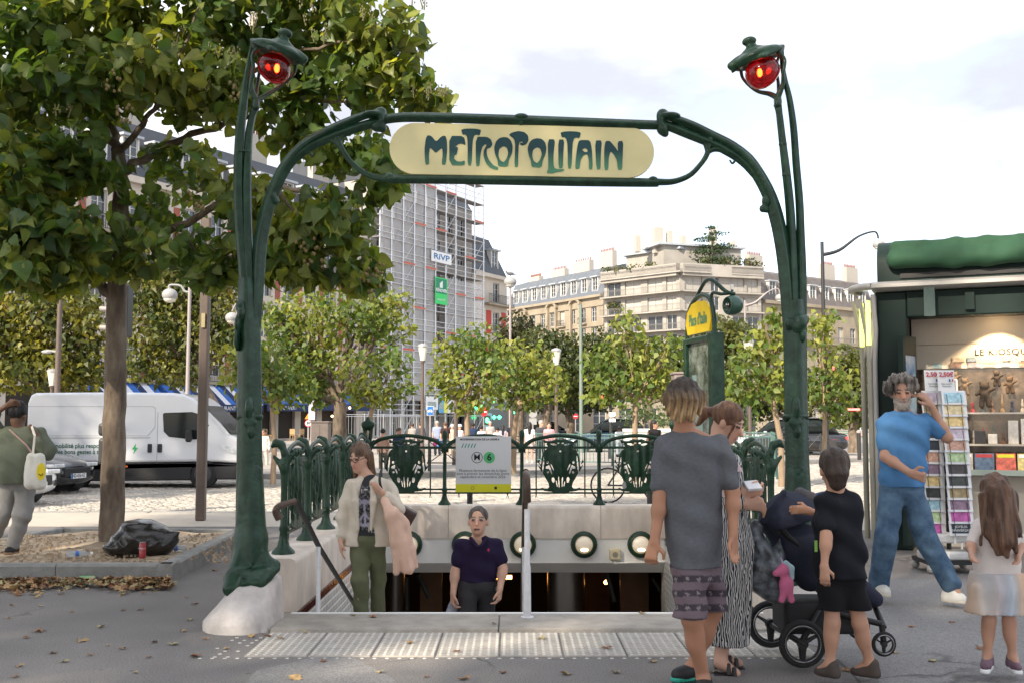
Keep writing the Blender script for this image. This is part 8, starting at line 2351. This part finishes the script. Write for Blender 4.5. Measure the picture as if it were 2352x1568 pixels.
def pastel(V):
 a=np.sin(V[:,0]*23+V[:,2]*3)[:,None];b_=np.sin(V[:,0]*41+1)[:,None];return np.clip(np.array([.52,.47,.46])+a*np.array([.07,-.01,-.09])+b_*np.array([-.03,.03,.07]),0,1)
SDF(.04).cone(at(2289,1318,6.3),at(2289,1345,6.3),.135,.15).cone(at(2280,1345,6.3),at(2268,1408,6.3),.12,.125).cone(at(2300,1345,6.3),at(2312,1408,6.3),.12,.125).fold(lambda X,Y,Z:.010*np.sin(X*85+Y*30)).plane(at(2289,1405,6.3),(0,0,-1)).plane(at(2289,1312,6.3),(0,0,1)).build('skirt',M_cvc,.009,w.t,pastel)
w.shoes(mat('purple_trainer',(.16,.09,.13),.6,var=.4,vscale=30),M_signw,.04)
w=Fig('person in an olive shirt and grey jeans walking past the tree bed',10.7,dict(head=(42,952),neck=(44,985),shL=(0,998),elL=(-28,960,-.1),wrL=(16,930,-.12),shR=(88,998),elR=(110,1035,-.05),wrR=(70,978,-.12),hipL=(22,1108),hipR=(62,1108),knL=(5,1180),knR=(52,1180,-.05),anL=(-22,1250,.2),anR=(30,1252),toeL=(-40,1262,.1),toeR=(18,1264,-.08)),168,5,'d',1.60,ground=(-5.1,10.7,BED_Z))
w.body(hands={'L':((.8,-.1,.25),(0,-.5,1),(.1,.8,-.5),.5)})
w.hair(mat('black_hair',(.012,.011,.012),.6,bump=.6,bscale=60),[(0,-.03,.06,.09)],cap=1.06,amp=.005)
w.torso('shirt',cloth('olive_shirt',(.115,.13,.095)),1108,1.35,1.35,.155,None,ph=1.8,amp=.009,sl_r=.092,belly=.24)
w.legs('jeans',cloth('grey_denim',(.26,.255,.25)),1.95,(.125,.10,.07),1095,ph=2.6);w.shoes(mat('black_ankle_boot',(.015,.014,.014),.6),mat('tan_sole',(.28,.17,.10),.7),.042)
tb_=thing('tote_bag','white cotton tote bag with a yellow smiling face','bag',at(80,1080,10.5))
tq=lambda x,y,d=0:at(x,y,10.48+d)
SDF(.03).cone(tq(72,1050),tq(70,1108),.05,.07).cone(tq(92,1050),tq(92,1112),.05,.06).fold(fold_fn(.005,2)).build('bag',cloth('white_canvas',(.66,.64,.58)),.011,tb_)
MB().tube([tq(75,1045,.02),tq(80,1000,.0),tq(72,975,.10)],.012,6,.4).build('strap',MATS['white_canvas'],tb_)
c=tq(94,1082,-.072);MB().prism([(.045*math.cos(q),.085*math.sin(q))for q in np.linspace(0,6.283,20)[:-1]],c,(1,0,0),(0,0,1),(0,.006,0)).build('smile_print',mat('smile_yellow',(.72,.56,.02),.7),tb_);MB().tube([c+Vector((-.02,-.006,-.02)),c+Vector((0,-.006,-.04)),c+Vector((.024,-.006,-.018))],.004,4).build('smile_line',ink,tb_)
cb=thing('shoulder_strap_bag','slim pink strap crossing the back of the person in olive','bag',tq(60,1010));MB().tube([tq(22,985,.06),tq(60,1020,.0),tq(78,1046,.02)],.016,6,.35).build('strap',mat('pink_strap',(.42,.27,.23),.6),cb)
HC={'b':(.015,.012,.012),'n':(.06,.035,.022),'g':(.35,.33,.31),'w':(.6,.6,.6),'o':(.10,.05,.03)}
def bg_person(label,x,yh,Y,top,leg,hair,face=180,skirt=False,shorts=False,sit=False,skin='l',hgt=None,longhair=False,hat=None,sleeve=.6):
 k=pxm(Y);c0=at(x,yh,Y);H=hgt or(c0.z+.12);S=H/1.75/k
 if sit:H=1.7;S=H/1.75/k
 P=lambda dx,dz,dy=0:(x+dx*S,yh-(dz-1.63)*S,dy)
 J=dict(head=P(0,1.63),neck=P(0,1.47),shL=P(-.18,1.41),shR=P(.18,1.41),elL=P(-.23,1.13),elR=P(.23,1.13),wrL=P(-.22,.88,-.05),wrR=P(.22,.88,-.05),hipL=P(-.085,.92),hipR=P(.085,.92),knL=P(-.09,.5,-.03),knR=P(.11,.5,.05),anL=P(-.09,.08),anR=P(.13,.09,.1),toeL=P(-.10,.035,-.12),toeR=P(.14,.035,-.03))
 f=Fig(label,Y,J,face,0,skin,H,.019,ground=(c0.x,Y,0),group='people across the square')
 f.body();nm='c%02d%02d%02d'%tuple(int(q*99)for q in top)
 f.hair(mat('hair_'+hair,HC[hair],.6),[(0,-.06,-.02,0,-.08,-.28,.075,.05)]if longhair else[],amp=.0,face=True)
 f.torso('top',cloth('top_'+nm,top),yh+(1.63-.84)*S,sleeve,1.0,.11,amp=.002)
 ln='leg_%02d%02d%02d'%tuple(int(q*99)for q in leg)
 f.legs('skirt' if skirt else 'shorts' if shorts else 'trousers',cloth(ln,leg),.7 if shorts or skirt else 1.95,(.12 if skirt else .1,.08,.07),yh+(1.63-1.0)*S,amp=.002)
 f.shoes(M_signw if shorts else M_black)
 if hat:MB().lathe(f.HP(0,0,.06),[(.15,0),(.10,.01),(.09,.08),(.04,.1)],12).build('hat',cloth('hat_'+str(hat[0]),hat),f.t)
 return f
W_,NV,GR,BK=(.62,.62,.63),(.02,.035,.08),(.2,.2,.21),(.015,.015,.017)
bg_person('woman with long black hair and white top walking away near the far railing',1216,976,38,W_,(.5,.42,.42),'b',180,False,True,longhair=True)
bg_person('man in a dark jacket standing beside the woman in pink',1243,972,39,(.05,.055,.065),(.03,.03,.035),'g',40,sleeve=1.8)
bg_person('woman in a pink top facing us beyond the far railing',1261,976,38,(.62,.30,.34),(.5,.5,.48),'n',0,longhair=True)
bg_person('woman with curly dark hair in a black top beside the bins',1503,974,30,BK,(.06,.06,.08),'b',70,skin='m',longhair=True,sleeve=0)
bg_person('man in a white shirt with a backpack near the blue car',1422,984,44,W_,(.30,.34,.38),'b',190,skin='d')
bg_person('man in a pale blue shirt walking away with two bags',1004,972,46,(.26,.30,.42),(.10,.11,.12),'g')
bg_person('person in a dark hooded top beside the lantern post',966,975,45,(.06,.06,.07),BK,'n',sleeve=1.8)
bg_person('woman in a brown top and denim shorts with a coloured bag',1023,975,44,(.045,.018,.014),(.12,.17,.24),'o',180,False,True)
bg_person('person in beige with white hair right of the woman in brown',1039,979,46,(.50,.42,.34),(.42,.36,.3),'w')
bg_person('person in white with a white sun hat',1056,981,47,W_,(.3,.32,.36),'g',20,hat=(.66,.68,.72),sleeve=0)
bg_person('person in a dark blue top behind the dark mast',1086,976,46,NV,BK,'b',skin='d')
bg_person('person in a white shirt left of the young tree by the pharmacy',1106,983,44,(.55,.58,.68),(.2,.2,.22),'b',150)
bg_person('man in a grey T-shirt facing us by the pharmacy',1126,972,50,(.34,.32,.31),(.15,.15,.16),'g',10,skin='m')
bg_person('child in a white T-shirt by the pharmacy',1142,986,48,W_,(.1,.12,.2),'b',190,hgt=1.42)
bg_person('woman in a patterned lilac blouse by the pharmacy',1155,982,47,(.42,.38,.46),(.2,.2,.25),'b',longhair=True)
bg_person('bald man in a black shirt right of the lilac blouse',1175,974,48,(.018,.02,.028),BK,'g',150,skin='l')
bg_person('woman with dark bun seated by the left end of the far railing',880,992,33,(.42,.26,.2),(.10,.10,.08),'b',160,skin='l',sleeve=0,hgt=1.42)
bg_person('man in a navy shirt bending his head near the far railing corner',917,990,33,NV,BK,'n',40,skin='m',hgt=1.42)
bg_person('bearded cyclist dressed in white behind the slim young tree',606,992,36,(.6,.58,.54),(.55,.5,.45),'n',-20,sleeve=1.8,skin='m',hgt=1.45)
bg_person('person in white sitting under the trees beyond the bollard',1972,974,55,W_,(.5,.5,.5),'b',90,hgt=1.35)
bg_person('shopper with a pink bag nearest the works fence',947,977,50,(.3,.28,.26),(.12,.12,.13),'n',170)
for(lb,x,y,Y,c)in(('pink carrier bag hanging beside the man in pale blue',1000,1018,45.8,(.62,.05,.2)),('blue carrier bag in the hand of the woman in brown',1010,1020,43.8,(.03,.25,.62))):
 q=at(x,y,Y);t=thing('carrier_bag',lb,'bag',q);SDF(.05).ell(q,(.11,.08,.15)).cone(q,q+Vector((0,0,.28)),.05,.015).fold(fold_fn(.008)).build('bag',mat('bag_%d'%x,c,.5),.02,t)
SY=6.55;S=lambda x,y,d=0:at(x,y,SY+d)
M_navy=cloth('navy_canvas',(.026,.030,.050));M_sblk=mat('pushchair_black',(.013,.013,.014),.45)
pc_=thing('pushchair','black pushchair with navy hood and large spoked wheels','pushchair',gnd(1860,1500))
def pwheel(x,y,r,d,w=.045):
 c=S(x,y,d);rr=r*pxm(SY+d)
 pts=[c+Vector((rr*.86*math.cos(q),0,rr*.86*math.sin(q)))for q in np.linspace(0,2*math.pi,29)]
 o=MB().tube(pts,rr*.14,8).build('wheel',M_tyre,pc_,60)
 m_=MB().tube([c+Vector((rr*.70*math.cos(q),0,rr*.70*math.sin(q)))for q in np.linspace(0,2*math.pi,25)],rr*.05,6)
 m_.build('rim',M_hub,o,60)
 for q in(.5,2.6,4.7):MB().tube([c,c+Vector((rr*.7*math.cos(q),0,rr*.7*math.sin(q)))],[rr*.2,rr*.12],6,.5).build('spoke',M_sblk,o)
 MB().tube([c+Vector((rr*.745*math.cos(q),-w*.4,rr*.745*math.sin(q)))for q in np.linspace(0,2*math.pi,25)],.003,4).build('reflective_ring',M_rim,o)
 MB().cyl(c-Vector((0,w/2,0)),c+Vector((0,w/2,0)),rr*.22,12).build('hub',M_sblk,o)
pwheel(1770,1432,53,.45);pwheel(1843,1477,54,-.12);pwheel(2030,1478,28,-.1,.04);pwheel(1972,1440,26,.5,.04)
fr_=[((1770,1432,.45),(1843,1477,-.12)),((1843,1470,-.1),(1892,1380,.0)),((1892,1380),(1950,1330)),((1892,1400),(2025,1432,-.08)),((2025,1432,-.08),(2030,1476,-.08)),((1790,1420,.4),(1960,1400,.45)),((1960,1400,.45),(1972,1440,.48)),((1740,1150),(1810,1230)),((1810,1230),(1930,1330)),((1735,1200,.2),(1850,1290,.25)),((2000,1370,.2),(2030,1440,0))]
for a_,b_ in fr_:MB().tube([S(*a_),S(*b_)],.019,8).build('frame_tube',M_sblk,pc_,60)
MB().tube(spline([S(1712,1168,.1),S(1728,1148),S(1745,1145,-.02),S(1760,1190),S(1790,1225)],5),.02,8).build('handle',M_sblk,pc_,60)
s=SDF(.03).ell(S(1816,1200,.1),(.185,.20,.20)).ell(S(1782,1196,.1),(.10,.18,.10)).cone(S(1800,1130,.0),S(1752,1196,.0),.02,.02).ell(S(1850,1262,.1),(.17,.17,.15),.02,'s').plane(S(1760,1222),(.3,0,-1));s.build('hood',M_navy,.011,pc_)
SDF(.03).chain([S(1838,1130,.1),S(1862,1145,.1),S(1878,1175,.1)],[.035,.04,.03]).build('hood_visor',cloth('grey_visor',(.09,.085,.095)),.01,pc_)
SDF(.05).cone(S(1790,1210,.1),S(1860,1260,.1),.10,.13).cone(S(1860,1260,.1),S(1930,1320,.1),.13,.11).cone(S(1930,1320,.1),S(2010,1375,.1),.09,.05).cone(S(1800,1260,.1),S(1860,1320,.1),.08,.10).build('seat',M_navy,.013,pc_)
SDF(.04).box(S(1870,1408,.15),(.20,.14,.07),.03).build('basket',mat('basket_mesh',(.02,.02,.022),.8),.013,pc_)
MB().tube([S(1968,1360,.15),S(2005,1372,.12)],[.045,.035],10).build('child_shoe',mat('child_shoe',(.10,.19,.30),.6),pc_)
SDF(.03).ell(S(1895,1160,.35),(.13,.12,.09)).fold(fold_fn(.004)).build('blue_blanket',cloth('blue_knit',(.02,.045,.12)),.012,pc_)
bg_=thing('mesh_bag','translucent floral bag hung from the pushchair handle','bag',S(1765,1310,-.05))
SDF(.04).cone(S(1732,1215),S(1752,1310,-.02),.05,.12).cone(S(1752,1310,-.02),S(1775,1345,-.02),.12,.10).cone(S(1790,1240),S(1775,1330),.02,.10).fold(fold_fn(.01,1)).build('bag',mat('floral_mesh',(.03,.034,.04),.35,var2=(.17,.19,.22),vscale=13,detail=2),.012,bg_)
un=thing('plush_unicorn','pink plush unicorn dangling beside the pushchair seat','toy',S(1808,1340,-.15));q=S(1806,1342,-.16)
SDF(.02).ell(q,(.045,.04,.06)).ell(q+Vector((-.015,0,.09)),(.035,.035,.04)).cone(q+Vector((-.03,0,.08)),q+Vector((-.065,-.01,.07)),.025,.02).cone(q+Vector((.02,0,-.05)),q+Vector((.03,0,-.09)),.02,.02).cone(q+Vector((-.02,0,-.05)),q+Vector((-.03,0,-.09)),.02,.02).build('body',mat('plush_pink',(.62,.16,.30),.9),.008,un)
MB().cyl(q+Vector((-.015,0,.12)),q+Vector((-.03,0,.165)),.009,6,.002).build('horn',mat('horn_lilac',(.5,.42,.6),.6),un);SDF(.01).chain([q+Vector((0,0,.13)),q+Vector((.03,0,.1)),q+Vector((.035,0,.04))],[.018,.02,.014]).build('mane',mat('mane_blue',(.4,.55,.62),.9),.008,un)
# ======== SMALL THINGS ON THE GROUND
bz=BED_Z
bp=gnd(318,1272,bz);bgk=thing('rubbish_bag','shiny black rubbish bag slumped beside the tree trunk','rubbish bag',bp)
s=SDF(.08).ell(bp+Vector((-.02,.15,.15)),(.30,.22,.16)).ell(bp+Vector((-.22,.1,.06)),(.18,.16,.09)).ell(bp+Vector((.16,.12,.12)),(.20,.18,.15)).cone(bp+Vector((.28,.1,.16)),bp+Vector((.40,.08,.22)),.05,.012).ell(bp+Vector((-.05,.15,.28)),(.16,.12,.05))
s.fold(lambda X,Y,Z:.013*np.abs(np.sin(X*11+Z*17+np.sin(Y*9+X*5)*2))-.008+.006*np.abs(np.sin(X*23-Z*19+Y*11+np.sin(Z*14))));s.plane((0,0,bz-.03),(0,0,-1));s.build('bag',mat('bin_liner',(.014,.013,.013),.22,coat=.4,bump=.4,bscale=24),.0085,bgk)
def can(label,p,ax,m,txt=None):
 t=thing('drinks_can',label,'can',p);a_=Vector(ax).normalized();p=Vector(p)
 MB().tube([p,p+a_*.008,p+a_*.14,p+a_*.155],[.026,.033,.033,.026],16).build('can',m,t,30);MB().tube([p+a_*.155,p+a_*.158],.025,14).build('lid',M_rim,t)
 if txt:text_on('lettering',txt,.017,p+Vector((0,-.034,.10)),(1,0,0),(0,0,1),M_signw,t,shear=.3)
can('red drinks can standing against the rubbish bag',gnd(327,1281,bz),(0,0,1),mat('can_red',(.30,.012,.02),.3,coat=.5),'Dr Pepper')
can('green drinks can lying in the dry leaves below the kerb',gnd(180,1338)+Vector((0,0,.035)),(1,.06,.0),mat('can_green',(.04,.28,.06),.3,coat=.5,var2=(.3,.5,.3),vscale=9))
M_pet=mat('clear_bottle',(.72,.76,.80),.12,trans=.7,ior=1.2)
def bottle(label,p,d,cap):
 t=thing('plastic_bottle',label,'bottle',p);d=Vector(d).normalized();p=Vector(p)+Vector((0,0,.03))
 MB().tube([p,p+d*.01,p+d*.08,p+d*.10,p+d*.17,p+d*.20,p+d*.225],[.02,.031,.030,.025,.031,.014,.012],12).build('bottle',M_pet,t,40);MB().tube([p+d*.226,p+d*.25],.0155,10).build('cap',cap,t);MB().tube([p+d*.085,p+d*.12],.0275,12).build('label_band',mat('label_blue',(.05,.16,.5),.5),t)
bottle('small clear bottle lying on the bare soil left of the rubbish bag',gnd(152,1278,bz),(1,.25,0),M_signw);bottle('crushed clear bottle with blue cap by the kerb',gnd(428,1264,bz),(-1,-.35,.02),mat('cap_blue',(.02,.10,.55),.4))
M_dry=[mat('dry_leaf_%d'%i,c,.8,var=.3,vscale=20)for i,c in enumerate(((.30,.165,.085),(.21,.105,.055),(.40,.27,.13),(.36,.30,.16)))]
def dry_mesh(i):
 n=11;pts=[(0,0,.006)]
 for k in range(n):
  a_=2*math.pi*k/n;r=(.5 if k%2 else .27)*random.uniform(.8,1.15);pts.append((r*math.cos(a_),r*math.sin(a_)*.85,random.uniform(-.02,.16)))
 me=bpy.data.meshes.new('fallen_leaf');me.from_pydata(pts,[],[(0,1+k,1+(k+1)%n)for k in range(n)]);me.materials.append(M_dry[i%4]);return me
DM=[dry_mesh(i)for i in range(12)]
spots=[(48,1350),(140,1365),(30,1390),(95,1392),(165,1406),(280,1402),(425,1372),(440,1424),(490,1408),(450,1388),(583,1462),(700,1455),(470,1468),(320,1400),(185,1472),(255,1482),(278,1490),(355,1475),(420,1450),(400,1480),(345,1510),(448,1508),(520,1490),(310,1545),(210,1505),(120,1500),(50,1530),(150,1520),(90,1450),(615,1465),(640,1470),(810,1420),(852,1424),(1045,1500),(945,1480),(870,1545),(1060,1560),(1160,1545),(1300,1548),(1420,1545),(980,1555),(740,1520),(675,1560),(1735,1462),(1950,1540),(2000,1555),(2060,1500),(2140,1520),(2090,1440),(2250,1490),(1500,1520),(1250,1470),(1390,1492),(1130,1440),(1480,1416),(545,1300),(500,1310),(60,1465),(15,1420),(240,1440),(30,1555),(2190,1430),(1870,1010),(1650,1545)]
for i,(x,y)in enumerate(spots):
 p=gnd(x+random.uniform(-6,6),y);zz=.006
 if 6.8<p.y<8.25 and-1.75<p.x<2:zz=.016 if p.y<7.6 else .03
 o=link_mesh('fallen_leaf',DM[i%12],None,None,(p.x,p.y,zz));sz=random.uniform(.05,.105)*(1.3 if i%7==0 else 1);o.scale=(sz,sz,sz);o.rotation_euler=(random.uniform(-.15,.15),random.uniform(-.15,.15),random.uniform(0,6.28))
 tag(o,'dry brown leaf lying on the pavement','leaf','fallen leaves on the pavement')
lv=MB()
for i in range(760):
 x=random.choice((random.uniform(-20,130),random.uniform(130,400),random.uniform(250,390)));p=gnd(x,1340+abs(random.gauss(0,10))*(1.2 if x<100 else .8));me=DM[random.randrange(12)];sz=random.uniform(.05,.115)
 Mx=Matrix.Translation((p.x,min(p.y,9.75),.012+random.random()*.07*max(0,1-abs(p.y-9.7)/.5)))@Matrix.Rotation(random.uniform(0,6.28),4,'Z')@Matrix.Rotation(random.uniform(-.7,.7),4,'X')@Matrix.Scale(sz,4);lv.cur=random.randrange(4);lv.add([Mx@v.co for v in me.vertices],[tuple(f.vertices)for f in me.polygons])
tag(lv.build('leaf_litter',M_dry),'drift of dry brown leaves along the foot of the kerb','leaves',kind='stuff')
gv=MB()
for i in range(900):
 a_,b_=random.random(),random.random();p=gnd(random.uniform(-20,540),random.uniform(1222,1285),bz);q=random.uniform(.004,.014);gv.box((p.x-q,p.y-q,bz-.03),(p.x+q,p.y+q,bz-.02+q))
tag(gv.build('soil_grit',M_soil,bed),kind='stuff')
